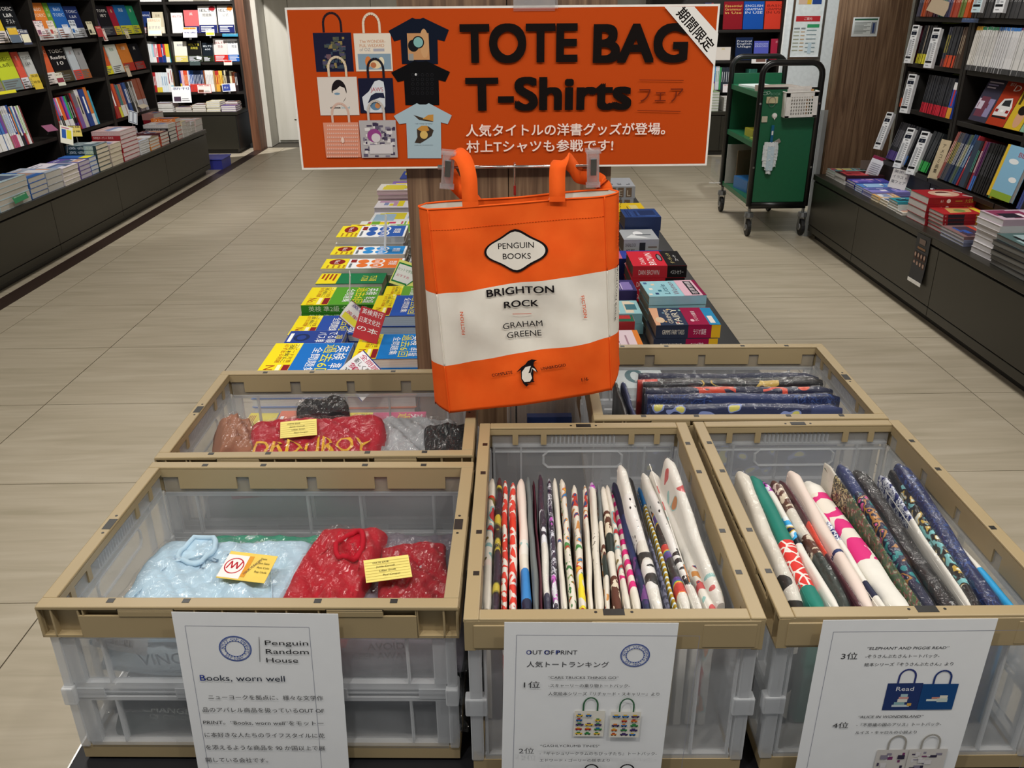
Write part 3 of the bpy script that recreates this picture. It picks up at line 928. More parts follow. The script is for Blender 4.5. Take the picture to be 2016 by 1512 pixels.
# ================================================================== BOOKS ON THE SHELVES
def spine_book(name, label, cat, M, depth, h, t, cover, band=None, head=None, mark=None, group=None):
    """upright book whose spine faces out: cover, page edges, coloured foot and head of the spine"""
    mb = MB()
    mb.box(.0012, depth - .002, .0015, h - .0015, .001, t - .001, 1)
    mb.box(0, depth, 0, h, 0, .001, 0).box(0, depth, 0, h, t - .001, t, 0)
    ys = [0, h * (band[1] if band else .3), h * (1 - (head[1] if head else .1)), h]
    for k in range(3):
        mi = 2 if (k == 0 and band) else 3 if (k == 2 and head) else 0
        mb.box(-.0004, .0012, ys[k], ys[k + 1], 0, t, mi)
    if mark:
        mb.box(-.0007, -.0004, h * .35, h * .8, t * .35, t * .65, 4)
    ms = [col(cover, .4, .5, noise=.02), col('#ddd9cf', .8), col(band[0] if band else cover, .4), col(head[0] if head else cover, .4), ink(mark or '#ffffff')]
    o = mb.build(name, ms)
    o.matrix_world = M
    return tag(o, label, cat, group)


def axes(side, tilt=0.0):
    """(depth dir, up dir, thickness dir) for spine-out books on the left, back or right shelves"""
    s, c = math.sin(tilt), math.cos(tilt)
    if side == 'L':
        return Vector((-c, 0, -s)), Vector((-s, 0, c)), Vector((0, 1, 0))
    if side == 'B':
        return Vector((0, c, -s)), Vector((0, s, c)), Vector((1, 0, 0))
    return Vector((c, 0, -s)), Vector((s, 0, c)), Vector((0, -1, 0))


CN = {}


def row(name, where, cat, side, o, items, tilt=0.0, depth=.15, lean=0.0, from_='near end', noun='book'):
    """items: (count, thickness, height, cover, band, head, mark, colour word); laid one after another from o"""
    ex, ey, ez = axes(side, tilt)
    p = Vector(o)
    if lean:
        R = Matrix.Rotation(lean, 3, ex)
        ey2, ez2 = R @ ey, R @ ez
    else:
        ey2, ez2 = ey, ez
    i = 0
    for (n, t, h, c, band, head, mark, word) in items:
        for k in range(n):
            hh = h * random.uniform(.985, 1.0)
            if c is None:
                p += ez * t
                continue
            lab = '%s %s, %s from %s, %s' % (word, noun, nth(i), from_, where)
            spine_book(name, lab, cat, mat_from(p + ex * random.uniform(0, .006), ex, ey2, ez2), depth, hh, t - .0006, c, band, head, mark, group=noun + 's on the ' + where)
            p += ez * t
            i += 1
    return p


W = '#ececea'
LX = -3.035
L0 = Vector((LX, 0, .642))
# left aisle, lowest shelf (tilted back)
row('study_guide', 'low shelf, second aisle bay', 'book', 'L', (LX, 5.20, .622), [
    (2, .016, 0.228, '#2f8c78', (W, .42), (W, .06), None, 'teal and white'), (3, .016, 0.228, '#d9669a', (W, .42), (W, .06), None, 'pink and white'),
    (3, .016, 0.228, '#d2c25a', (W, .42), (W, .06), None, 'yellow and white'), (2, .016, 0.228, '#5a3f3a', (W, .42), (W, .06), None, 'brown and white'),
    (3, .016, 0.228, '#4a7cc4', (W, .42), (W, .06), None, 'blue and white'), (2, .016, 0.228, '#7a4a9a', (W, .42), (W, .06), None, 'purple and white'),
    (1, .016, 0.228, '#8a8a6a', None, None, None, 'olive'), (5, .013, 0.253, '#e9e9ec', ('#c04a78', .3), None, '#4a90c8', 'white and pink'), (1, .028, 0.253, '#1c3f86', (W, .3), None, '#ffffff', 'thick navy'),
    (1, .014, 0.239, '#e58a4a', (W, .3), None, None, 'orange'), (1, .014, 0.239, '#3f8cc0', ('#2a2a2a', .35), None, None, 'blue'), (2, .014, 0.245, W, ('#222222', .25), None, '#3f6cb0', 'white'),
    (1, .012, 0.239, '#5a4a9a', ('#8a1c30', .3), None, None, 'violet'), (1, .014, 0.239, W, ('#b53a3a', .3), None, '#7fae4a', 'white and red'), (2, .014, 0.239, '#a8c88a', (W, .25), None, '#ffffff', 'pale green'),
    (1, .014, 0.239, W, None, None, '#6a9a3a', 'white and green'), (1, .012, 0.234, '#7a2c30', None, None, None, 'maroon')], .16, from_='pale-spined end')
row('study_guide', 'low shelf, third aisle bay', 'book', 'L', (LX, 6.085, .622), [
    (1, .03, 0.234, '#a8221f', ('#9a9a94', .38), None, None, 'red and grey'), (1, .02, 0.239, '#3a74c0', (W, .38), None, None, 'blue and white'), (1, .02, 0.239, '#e25a9c', ('#1c1c1c', .5), None, None, 'pink and black'),
    (1, .015, 0.239, W, ('#1c1c1c', .5), None, None, 'white and black'), (2, .022, 0.239, '#ee6a1c', (W, .35), None, None, 'orange and white'), (1, .02, 0.239, '#6a2a7a', (W, .35), None, None, 'dark purple'),
    (1, .022, 0.239, '#b82aa0', ('#e9e9ea', .35), None, None, 'magenta and white'), (1, .02, 0.239, '#3f7fd0', (W, .35), None, None, 'bright blue'), (1, .024, 0.239, '#3cb45a', (W, .35), None, None, 'green and white'),
    (4, .017, 0.245, '#17171a', ('#4a2a7a', .2), None, '#c8c8c8', 'black'), (1, .02, 0.251, '#b0202a', None, None, None, 'crimson'), (2, .03, 0.245, '#6f6676', ('#7a5aa0', .6), None, None, 'grey and violet'),
    (1, .055, 0.268, '#c9c3b4', None, ('#dcdcdc', .15), '#3a3430', 'thick cream'), (1, .02, 0.268, '#4a3a80', None, None, None, 'violet'), (1, .075, 0.262, '#173f8c', None, None, '#ffffff', 'very thick navy'),
    (1, .05, 0.274, '#dc7c2c', ('#e8e6e0', .3), None, None, 'thick orange'), (1, .03, 0.245, '#3aa0c0', None, None, None, 'light blue')], .16, from_='red end')
row('study_guide', 'low shelf, last aisle bay', 'book', 'L', (LX, 7.01, .622), [
    (1, .07, 0.268, '#a5201c', None, ('#3f8a4a', .04), '#ffffff', 'very thick red'), (2, .026, 0.257, '#d8501c', ('#dcd83a', .3), None, None, 'orange and yellow'), (1, .02, 0.251, '#6a5a7a', (W, .35), None, None, 'mauve'),
    (2, .022, 0.245, '#2c7c78', (W, .35), None, None, 'teal'), (3, .02, 0.245, '#c8806a', (W, .35), None, None, 'salmon'), (1, .025, 0.251, '#1f2f6a', None, None, None, 'navy'), (2, .034, 0.251, '#24509a', None, None, '#ffffff', 'blue'),
    (2, .025, 0.251, '#2a2c30', None, None, '#c8c8c8', 'charcoal'), (1, .022, 0.251, '#dcdcdc', None, None, '#3a3a3a', 'white'), (2, .026, 0.251, '#56524a', None, None, '#d8d8d8', 'dark grey'), (1, .02, 0.251, '#e4e4e4', ('#5a4a80', .2), None, None, 'white and violet'),
    (5, .034, 0.264, '#97492f', ('#b8b8c4', .36), None, None, 'rust brown')], .16, from_='thick red end')
row('study_guide', 'low shelf at the picture edge', 'book', 'L', (LX, 4.93, .622), [(10, .017, 0.228, '#4a9c8c', (W, .42), (W, .06), None, 'teal and white')], .16)


def face(side, px0, px1, py, z, h, cover, design, label, t=.018, tilt=.20, plane=None, name='display_book'):
    """book shown cover-out; px0, px1 are its lower corners in the photo"""
    if side == 'L':
        a = at(px0, py, X=plane)
        b = at(px1, py, X=plane)
        y0, y1 = a.y, b.y
        s, c = math.sin(tilt), math.cos(tilt)
        M = mat_from((plane - .0 - t, y0, z), (0, 1, 0), (-s, 0, c), (c, 0, s))
        wd = y1 - y0
    elif side == 'B':
        a, b = at(px0, py, Y=plane), at(px1, py, Y=plane)
        s, c = math.sin(tilt), math.cos(tilt)
        M = mat_from((a.x, plane + t, z), (1, 0, 0), (0, s, c), (0, -c, s))
        wd = b.x - a.x
    else:
        a, b = at(px0, py, X=plane), at(px1, py, X=plane)
        s, c = math.sin(tilt), math.cos(tilt)
        M = mat_from((plane + t, a.y, z), (0, -1, 0), (s, 0, c), (-c, 0, s))
        wd = a.y - b.y
    return book(name, label, 'book', M, wd, h, t, cover, design=design)


def z1(x): return x * .2778
OB = '#dfe2e6'
FL = [  # px0, px1, py, z, h, cover, lines, text colour, obi, words
    (-20, 70, 290, 1.222, .23, '#d8bc2c', ['TOEIC', 'L&R'], '#4a3a10', '#e8dcd8', 'yellow test guide with pink wrapper, top display row'),
    (80, 195, 300, 1.222, .24, '#16181c', ['TOEIC', 'L&R', 'テスト'], '#e8e8e8', OB, 'black test guide with white wrapper, top display row'),
    (245, 300, 265, 1.222, .235, '#dd6a6a', ['0', 'L&R'], '#f8dcd8', OB, 'pink score guide, top display row'),
    (302, 395, 262, 1.222, .235, '#e0843a', ['600', 'TOEIC'], '#f8e0c8', OB, 'orange score guide reading 600, top display row'),
    (397, 432, 258, 1.222, .235, '#6fa23a', ['0', 'L&R'], '#dcecc0', OB, 'green score guide squeezed between orange and blue'),
    (434, 525, 254, 1.222, .235, '#2c66b4', ['860', 'TOEIC'], '#c4dcf4', OB, 'blue score guide reading 860, top display row'),
    (528, 620, 248, 1.222, .215, '#1f2f62', ['TOEIC', 'L&R'], '#c8ccdc', '#c4c8d0', 'navy score guide with grey wrapper, top display row'),
    (692, 742, 262, 1.222, .215, '#4a3a5a', ['英'], '#d8ccdc', '#c03a3a', 'purple test guide with red wrapper, top display row'),
    (745, 828, 250, 1.222, .22, '#1c1a20', ['TOEFL', 'iBT'], '#e4e0dc', '#3a3a44', 'black test guide with white lettering, top display row'),
    (831, 872, 244, 1.222, .215, '#a8243a', ['英'], '#ecdca0', '#e0c43a', 'red test guide, top display row'),
    (876, 958, 240, 1.222, .225, '#2a6eb4', ['英語'], '#e0ecf8', '#d8d43a', 'blue test guide with yellow wrapper, top display row'),
    (960, 1008, 236, 1.222, .22, '#2f9c72', ['英'], '#f0f8e8', '#d8d43a', 'green test guide with yellow wrapper, top display row'),
    (-40, 42, 665, .942, .215, '#3c9c54', ['英'], '#f0f8e8', '#8a8276', 'green test guide at the picture edge, middle display row'),
    (46, 180, 650, .942, .23, '#c6d436', ['TOEIC', 'L&R'], '#3a3c18', '#7c8c90', 'lime yellow test guide, middle display row'),
    (182, 232, 630, .942, .225, '#d85a48', ['英'], '#f4dcd0', '#dde0ea', 'coral test guide, middle display row'),
    (234, 305, 610, .942, .22, '#c4c6c4', ['TOEIC', 'L&R'], '#3a3c3c', '#e0ca44', 'grey white test guide with yellow foot, middle display row'),
    (342, 420, 592, .942, .25, '#d4623c', ['TOEIC', '9'], '#f4dcc8', '#e4dcd8', 'tall orange test guide reading 9, middle display row'),
    (424, 540, 580, .942, .25, '#17161a', ['TOEIC', 'Reading', '10'], '#f0ece8', '#4a4230', 'tall black test guide reading 10, middle display row'),
    (545, 600, 560, .942, .225, '#bcc4cc', ['英'], '#9a5a58', '#d0453c', 'pale grey test guide with red foot, middle display row'),
    (602, 655, 548, .942, .21, '#9a9a9c', ['英'], '#3a3c40', '#a0603c', 'grey test guide with brown foot, middle display row'),
    (752, 815, 545, .942, .205, '#d86034', ['英語'], '#f4e4d8', '#e4dc34', 'orange and white guide with yellow wrapper, middle display row'),
    (818, 893, 535, .942, .215, '#dfe4dc', ['英語'], '#3a7a58', '#dfe4e0', 'white guide with a green band, middle display row'),
    (897, 972, 520, .942, .215, '#dc8438', ['英語'], '#f4ecdc', '#b83a30', 'orange guide with red foot, middle display row'),
    (976, 1042, 508, .942, .205, '#1c1c22', ['英'], '#e4e0dc', '#a83430', 'black guide with red foot, middle display row')]
for (a, b, y, z, h, c, tx, tc, ob, lab) in FL:
    face('L', z1(a), z1(b), z1(y), z, h, c, d_title(c, tx, tc, ob, '#8c5a50' if ob == OB else '#6a6a6a', seed=a, lh=.16), lab, plane=-3.07, tilt=.22)


def z3x(x): return 280 + x * .13889
def z3y(y): return y * .13889


BL = [
    (0, 130, 440, 1.183, .21, '#1c2f62', ['JAPAN'], '#c8ccd8', '#8c4a40', 'navy travel book reading JAPAN at the far left'),
    (168, 320, 460, 1.183, .205, '#c9bfa4', ['日本'], '#3a3428', '#e4dcc8', 'beige book leaning over its shelf edge at the far left'),
    (425, 582, 420, 1.183, .195, '#e9e6e2', ['IELTS'], '#c4283a', '#f0e8e4', 'white exam book with red lettering, upper far shelf'),
    (612, 815, 445, 1.183, .22, '#dd6a6c', ['英'], '#f4e0dc', '#28306c', 'pink exam book with navy foot, upper far shelf'),
    (818, 1065, 440, 1.183, .26, '#dcdad6', ['IELTS', '問題集'], '#3a3c40', '#262e6a', 'white exam book with grey roundel and navy foot'),
    (1088, 1310, 435, 1.183, .26, '#e4e2de', ['IELTS', '公式'], '#3a3c40', '#262e6a', 'white exam book with orange roundel and navy foot'),
    (470, 648, 855, .903, .20, '#e8e6d8', ['英単語'], '#3a4c78', '#dccc70', 'white and pale yellow exam book, lower far shelf'),
    (655, 850, 860, .903, .205, '#1a1a18', ['IELTS', '英単語'], '#dcd04a', '#3c4438', 'black exam book with yellow lettering, lower far shelf'),
    (868, 1015, 850, .903, .185, '#182028', ['IELTS', '600'], '#e0e8f0', '#28301c', 'black and blue exam book, lower far shelf'),
    (1030, 1222, 855, .903, .225, '#dcd4d0', ['IELTS', '完全'], '#8a2028', '#c82c24', 'exam book with maroon lettering and red foot'),
    (1225, 1418, 860, .903, .225, '#dcdcdc', ['IELTS', '完全'], '#2c3c58', '#2a62b4', 'exam book with dark lettering and blue foot')]
for (a, b, y, z, h, c, tx, tc, ob, lab) in BL:
    ds = d_title(c, tx, tc, ob, '#dfe0e8' if ob != '#e4dcc8' else '#c89a6a', seed=a, lh=.17)
    if 'roundel' in lab:
        rc = '#a02830' if 'grey' in lab else '#dc7a30'
        ds = (lambda d0, rc: lambda p, w, h: (d0(p, w, h), p.ring(w * .8, h * .9, w * .18, h * .09, rc)))(ds, rc)
    face('B', z3x(a), z3x(b), z3y(y), z, h, c, ds, lab, plane=9.53, tilt=.14)
y_ = 9.515
row('far_book', 'second shelf of the far left bookcase', 'book', 'B', (at(z3x(100), z3y(860), Y=9.53).x, 9.53, .903), [
    (2, .022, .205, '#dfe3e4', None, None, None, 'white'), (1, .016, .18, '#9fd0dc', (W, .3), None, None, 'pale blue'), (1, .02, .18, '#e4a0b0', (W, .3), None, None, 'pale pink'), (1, .02, .18, '#e8e4e0', ('#b8202c', .3), None, '#c8303c', 'white and red'),
    (1, .02, .18, '#c4262c', ('#1f2c6a', .3), None, None, 'red and navy'), (1, .02, .18, '#e44a30', ('#1f2c6a', .3), None, None, 'orange red'), (1, .02, .18, '#20408c', None, None, '#ffffff', 'blue'), (1, .02, .18, '#c8303c', ('#204080', .4), None, None, 'red and blue'),
    (2, .02, .18, '#e4c43c', ('#e8e8e0', .3), None, None, 'yellow'), (1, .024, .18, '#3a9c6a', ('#3ab0e0', .2), None, None, 'green')], .06, from_='left upright')
row('far_book', 'low shelf, left of the far left divider', 'book', 'B', (at(z3x(175), z3y(1290), Y=9.53).x, 9.53, .606), [
    (2, .016, .20, '#b0262c', None, None, '#e8e8e8', 'red'), (2, .028, .20, '#e6e8e8', ('#e4c83c', .25), None, None, 'white and yellow'), (3, .022, .20, '#dfeaf0', None, None, '#6a8cb0', 'pale blue'), (1, .03, .245, '#eaeaea', None, None, '#9a4a50', 'tall white'),
    (1, .026, .275, '#f0f0ee', ('#a0d0e0', .25), None, '#b04a50', 'tallest white'), (1, .016, .20, '#8a6a4a', None, None, None, 'brown')], .06, from_='left upright')
row('far_book', 'low shelf, right of the far left divider', 'book', 'B', (-3.402, 9.53, .606), [
    (1, .016, .215, '#20307c', ('#e4d03c', .4), None, None, 'navy and yellow'), (2, .014, .215, '#e8c0cc', (W, .3), None, None, 'pale pink'), (3, .014, .215, '#e0502c', (W, .3), None, '#f0d8a0', 'orange red'), (1, .014, .215, '#dfe4f0', ('#2848a0', .3), None, None, 'white and blue'),
    (3, .0155, .215, '#24509c', ('#d03c30', .38), None, '#ffffff', 'blue and red'), (7, .0155, .215, '#1c2c50', ('#d4382c', .38), None, '#c8d0e0', 'dark blue and red'), (1, .016, .215, '#8a4a20', None, None, None, 'rust'),
    (5, .017, .215, '#eceae6', None, None, '#a8a8a8', 'white'), (1, .02, .21, '#a8844c', None, None, None, 'tan'), (2, .02, .21, '#b8302c', ('#e4a83c', .35), None, '#f0d050', 'red and yellow'), (2, .018, .21, '#e8c84a', ('#3a2c20', .3), None, '#a8302c', 'yellow'),
    (1, .02, .205, '#2c2c2c', None, None, '#f0d8a0', 'black'), (1, .02, .215, '#e0d4b0', None, None, '#2c2c2c', 'cream and black'), (2, .018, .205, '#241c1c', ('#c88c3c', .3), None, None, 'dark brown'), (1, .022, .205, '#e4dcb8', ('#b87c3c', .4), None, None, 'cream and brown'),
    (2, .015, .195, '#8c4a2c', None, None, None, 'brown'), (2, .015, .185, '#241c20', None, None, '#e0e0e0', 'black and white')], .04, from_='divider')
row('far_book', 'top shelf of the far left bookcase', 'book', 'B', (-3.39, 9.53, 1.485), [
    (14, .018, .2, '#c8c4bc', None, None, '#6a5a50', 'grey'), (8, .02, .2, '#8a8478', None, None, None, 'dull brown'), (12, .018, .2, '#d8d4cc', None, None, None, 'pale')], .0, from_='divider')
row('far_book', 'top shelf at the far left corner', 'book', 'B', (-3.74, 9.53, 1.485), [(14, .02, .2, '#ececec', None, None, '#9a9aa8', 'white')], 0, from_='left')


# plinth in front of the far left bookcase
BACKP = (Vector((1, 0, 0)), Vector((0, 1, 0)))


def piles(name, what, cat, side, spots, zb):
    for (x0, x1, y0, y1, zt, n, c, pg, tp, lab) in spots:
        pile(name, lab, cat, side, x0, x1, y0, y1, zb, zt, n, c, pg, top=tp, design=d_lines(tp or c, ['#e8e8e8', '#c04a3c', '#2f5fa0', '#d8c24a'], int(abs(x0 * 971 + y0 * 13)) % 97), jit=.003)


def bpile(x0, x1, zt, n, c, lab, y0=9.265, dy=.2):
    w, h = x1 - x0, dy
    for i in range(n):
        th = (zt - .431) / n
        k = n - 1 - i
        book('floor_stock_book', lab + (', ' + ('top copy' if k == 0 else nth(k) + ' copy down') if n > 1 else ''), 'book',
             mat_from((x0 + random.uniform(-.003, .003), y0 + random.uniform(0, .006), .431 + th * i), (1, 0, 0), (0, 1, 0), (0, 0, 1)), w, h, th - .0006, c, '#dcdad4',
             design=d_lines(c, ['#e8e8e8', '#8a6a50', '#5a5a8a'], n) if k == 0 else None, group='books piled before the far left bookcase')


bpile(-3.90, -3.72, .52, 4, '#b8b4ac', 'grey-edged book piled at the hidden corner of the far plinth')
bpile(-3.62, -3.43, .515, 4, '#cfcfcf', 'white-edged book at the left of the far plinth')
bpile(-3.40, -3.235, .475, 3, '#c8b8a8', 'thin white-edged book beneath the white card')
bpile(-3.225, -3.085, .50, 4, '#b8a890', 'white-edged book between the two white cards')
bpile(-3.075, -2.935, .53, 5, '#e4dcb0', 'cream-topped book in the tallest far pile')
bpile(-2.925, -2.775, .488, 3, '#8a6aa0', 'violet-topped book at the corner of the far plinth', dy=.17)
bpile(-2.93, -2.80, .512, 4, '#a07a70', 'brownish book behind the corner pile', y0=9.45, dy=.14)
card('white leaflet with a small picture standing on the far plinth', facing((-3.42, 9.28, .52), (.1, -1, .15)), .19, .16, '#eeeff2', c_text(['新刊'], ('#3a4a7a',), pic='#4a3a4a'), clip=False, name='leaflet')
card('pink-edged card with a portrait below the blue and red spines', facing((-3.205, 9.45, .60), (0, -1, .1)), .145, .085, '#f0e6e0', c_text(['英検'], ('#c03a3a',), '#d04a50', pic='#7a4a3a'), arm=.07)
card('blue and white card below the cream spines', facing((-2.94, 9.45, .61), (0, -1, .1), roll=.05), .14, .08, '#e8ecf0', lambda p, w, h: (p.rect(w * .04, h * .1, w * .6, h * .9, '#3a4c9a'), p.text('学ぶ', w * .3, h * .4, h * .2, '#e8ecf0')), arm=.07)
card('white coupon card hanging under the pink exam book', facing((-3.265, 9.44, 1.145), (0, -1, .25)), .145, .10, '#eceaf0', c_text(['英検', '特典'], ('#c8303c', '#2c3a78'), None, ('#f0b83c', .8, .97)), arm=.07)
card('small yellow and white card by the grey-roundel exam book', facing((-3.03, 9.44, 1.16), (0, -1, .25)), .09, .065, '#eef0f4', c_text(['新版'], ('#3a4a6a',), None, ('#e8d04a', .1, .5)), arm=.07)
card('long teal strip label under the orange-roundel exam book', facing((-2.87, 9.47, 1.15), (0, -1, .1)), .16, .028, '#2c8cb0', c_text(['IELTS対策'], ('#e8f4f8',)), clip=False, arm=.07)
card('cream card hanging under the beige travel book', facing((-3.62, 9.44, 1.165), (0, -1, .25)), .14, .17, '#ebe4cc', c_text(['日本を伝える', 'おすすめ'], ('#c87a4a', '#8a8a9a'), None, ('#d4e4ea', .1, .3)), arm=.07)
card('small white card on the black exam book', facing((-3.155, 9.42, .94), (0, -1, .25), roll=-.2), .05, .03, '#e8ecec', c_text(['新版'], ('#3a3a3a',)), clip=False, arm=.105)
card('dark green card below the black exam book', facing((-3.24, 9.44, .875), (0, -1, .2)), .11, .045, '#3c4c4c', c_text(['英単語'], ('#a8bcb8',)), clip=False, arm=.07)
card('red and white card below the red-footed exam book', facing((-2.88, 9.42, .875), (0, -1, .3)), .085, .05, '#d8ccc4', c_text(['完全'], ('#b02c2c',), None, ('#b02c2c', .6, .95)), clip=False, arm=.105)
# cards along the left aisle shelves
AF = (.97, -.1, .22)


def lcard(px, py, w, h, c, d, label, X=-3.01, roll=0.0, n=AF):
    p = at(z1(px), z1(py), X=X)
    return card(label, facing(p, n, roll=roll), w, h, c, d, clip=False, arm=.055 if X < -3.0 else 0, stem=.06 if -2.95 < X < -2.8 else 0)


lcard(275, 255, .095, .095, '#efe2e4', c_text(['はじめ', 'て!'], ('#333333',), '#a02838', pic='#8a5a70'), 'pink-edged card with two portraits under the pink score guide')
lcard(365, 248, .075, .09, '#efe0d4', c_text(['はじめて', 'の人へ'], ('#333333',), pic='#b0524a'), 'cream card with a portrait under the orange score guide')
lcard(462, 240, .07, .06, '#dfe4ee', c_text(['特訓'], ('#4a5a78',)), 'pale blue card under the blue score guide')
lcard(520, 240, .075, .09, '#e0e8f2', c_text(['最強', '問題'], ('#333a50',), pic='#3a6aa8'), 'blue and white card under the navy score guide')
lcard(640, 245, .08, .09, '#e2dcbc', c_text(['英検'], ('#5a5240',), pic='#3a3a34'), 'olive and cream card at the purple test guide')
lcard(700, 262, .08, .075, '#b83c40', c_text(['TOEFL'], ('#f4e0dc',)), 'red card under the purple test guide')
lcard(742, 292, .055, .09, '#e8d8d0', c_text(['対策'], ('#a8303c',), pic='#a83a3a'), 'narrow card with a red picture hanging below the black guide')
lcard(900, 275, .055, .075, '#dcd2b4', c_text(['単語'], ('#5a4a34',), pic='#8a7a5a'), 'beige card under the blue guide with yellow wrapper')
lcard(88, 305, .10, .095, '#5a6a7c', c_text(['文法'], ('#e8d060',), None, ('#d8b03c', .5, .9)), 'blue picture card under the black test guide')
lcard(175, 318, .085, .09, '#39405a', c_text(['精選'], ('#e8e8e8',), None, ('#e4dfc4', .15, .7)), 'dark blue card with a cream panel at the first upright')
lcard(255, 635, .085, .095, '#dcc03c', c_text(['英語', '特急'], ('#3a3020',)), 'mustard card under the grey white test guide')
lcard(420, 610, .085, .085, '#dde0d0', c_text(['公式'], ('#8a2c30',), None, ('#8a3c48', .25, .6)), 'pale card with dark red print under the 10 guide')
lcard(910, 545, .06, .085, '#cdbfa8', c_text(['英検'], ('#6a4a3a',)), 'beige card hanging below the orange guide')
lcard(0, 672, .16, .018, '#e8e02c', None, 'yellow shelf strip at the picture edge')

# ================================================================== PILES ON THE LEFT AISLE PLINTH
PL = .4005


def lpile(y0, y1, zt, n, c, lab, pg='#d8d3c8', x1=-2.735, h=.205, tp=None, spine=None, design=None, jit=.003, ang=0.0):
    pile('floor_stock_book', lab, 'book', RIGHTP, x1 - h, x1, y0, y1, PL, zt, n, c, pg, top=tp, jit=jit, ang=ang, spine=spine,
         design=design or d_lines(tp or c, ['#e4e4ea', '#8a9ac0', '#c8a08a', '#5a6a8a'], int(y0 * 31)), group=('left plinth pile of ' + lab)[:56])


lpile(4.62, 4.955, .55, 5, '#c4dbe4', 'large pale blue striped magazine at the picture edge', '#cfcac0', h=.26)
lpile(4.965, 5.16, .52, 4, '#3f72c0', 'blue and white magazine second along the left plinth', '#cbc8c0', h=.25)
lpile(5.17, 5.36, .515, 3, '#aab4c4', 'silver grey magazine third along the left plinth', '#c4c2bc', h=.25)
lpile(5.37, 5.585, .507, 4, '#e6dfe2', 'white magazine with an orange corner', '#d4ccc0', h=.24, tp='#e4dde6')
lpile(5.595, 5.75, .508, 4, '#6a5aa0', 'purple-covered book with lilac page edges', '#b8b0c0')
lpile(5.755, 5.865, .512, 4, '#3a68b8', 'blue book with a yellow title strip', '#c4c8cc', design=lambda p, w, h: (p.rect(0, 0, w, h, '#3c6cbc'), p.rect(0, h * .05, w, h * .35, '#e2dc3c')))
lpile(5.875, 6.065, .572, 6, '#22404a', 'dark teal book with cream pages', '#d6cbb2', design=d_lines('#8a9aa0', ['#22404a', '#c0ccd0', '#586a74'], 3), spine=sp_text('英会話', '#d8e4e4', ('#a8c4cc', .6, .9), .5))
lpile(6.085, 6.275, .548, 5, '#c8bcb0', 'worn cream-paged book beside the red-spined pile', '#d6cbb2', tp='#d8c4c0')
lpile(6.295, 6.585, .612, 7, '#a8222c', 'red-spined dictionary in the tallest left plinth pile', '#d4c4c6', tp='#d8b8b8', spine=sp_text('英単語ターゲット 英文法', '#f0d8d4', None, .45, u0=.05, u1=.75))
lpile(6.6, 6.785, .498, 6, '#dfe2e4', 'silver-spined white book in a low pile', '#c8c8c8', spine=sp_text('英語', '#5a6068', ('#b0b6bc', .5, .9), .5), tp='#c4ccd8')
lpile(6.80, 7.0, .49, 4, '#d88a3c', 'brown and orange covered book in a low pile', '#cfccc4', tp='#8a7a62')
lpile(7.03, 7.21, .50, 4, '#b8503a', 'mixed orange book beside the black-spined one', '#ccc8c0', tp='#5a2c34')
lpile(7.22, 7.4, .545, 5, '#18181c', 'black-spined white-lettered book topping a pale pile', '#c4c0ba', spine=sp_text('GOLD PHRASE 1000', '#e8e8e8', None, .5), tp='#c8c8c8')
lpile(7.41, 7.52, .572, 5, '#c23030', 'orange and red spined phrase book', '#c6c0b8', spine=sp_text('フレーズ', '#f4e0c0', ('#e07830', 0, .55), .5), tp='#dc8040')
for i, (a, b, z) in enumerate(((7.53, 7.64, .53), (7.65, 7.75, .51), (7.76, 7.86, .50))):
    lpile(a, b, z, 4, '#d4d0cc', ('cream', 'pale', 'white')[i] + ' topped book near the far end of the left plinth', '#c4c0bc', tp=('#e0d0a8', '#c0a8a4', '#d8d4d8')[i])
lpile(7.87, 8.06, .505, 2, '#d8ccc8', 'large pink and white magazine at the far end of the left plinth', '#cfccca', h=.24, tp='#dcc0bc')
# back row, against the bookcase
lpile(4.9, 5.25, .47, 3, '#1c4a64', 'dark teal magazine in the back row', x1=-2.985 + .0, h=.05, tp='#1f4e68')
lpile(6.9, 7.12, .535, 4, '#c0bcd0', 'lilac and black striped book behind the low piles', '#c8c8cc', x1=-2.945, h=.1, spine=sp_text('英語', '#3a3a4a', None, .5))
lpile(7.5, 7.72, .60, 4, '#8a1c28', 'dark red spined book in the back row', '#b8b0a8', x1=-2.945, h=.1, tp='#a87a74')
lcard(430, 1010, .085, .12, '#f0eedc', lambda p, w, h: (p.rect(w * .12, h * .3, w * .45, h * .8, '#3460b0'), p.rect(w * .5, h * .3, w * .88, h * .8, '#e2dc3c'), p.rect(w * .1, h * .86, w * .7, h * .92, '#c87a9a')), 'white card with blue and yellow panels leaning on the teal books', X=-2.93, roll=-.35, n=(.8, -.5, .3))
lcard(500, 970, .085, .075, '#e6d06a', c_text(['英検', '対策'], ('#3a3a3a',), '#2a2a2a'), 'black-edged yellow card above the teal books', X=-2.93, roll=-.1, n=(.8, -.6, .3))
lcard(340, 935, .09, .06, '#9a5a7a', None, 'mauve card lying by the white-spined guides', X=-3.01, n=(.6, -.2, .8))
lcard(910, 865, .075, .10, '#e8ecf0', lambda p, w, h: (p.rect(w * .05, h * .05, w * .47, h * .95, '#2a3a60'), p.rect(w * .1, h * .1, w * .42, h * .9, '#d4dce4'), p.rect(w * .53, h * .05, w * .95, h * .95, '#2a3a60'), p.rect(w * .58, h * .1, w * .9, h * .9, '#d4dce4')), 'white card with two dark-framed panels on the lilac books', X=-2.92, roll=-.4, n=(.8, -.5, .3))
lcard(1010, 770, .16, .045, '#d8ccb4', None, 'long beige card lying in front of the rust brown spines', X=-3.005, n=(.5, 0, .9), roll=.05)
o = lcard(110, 1445, .15, .035, '#2f8a5a', c_text(['税込価格'], ('#e8f4ec',)), 'green price strip on the front edge of the left plinth', X=-2.708, n=(1, 0, .3), roll=.03)

# ================================================================== RIGHT AISLE
PR_ = .4105


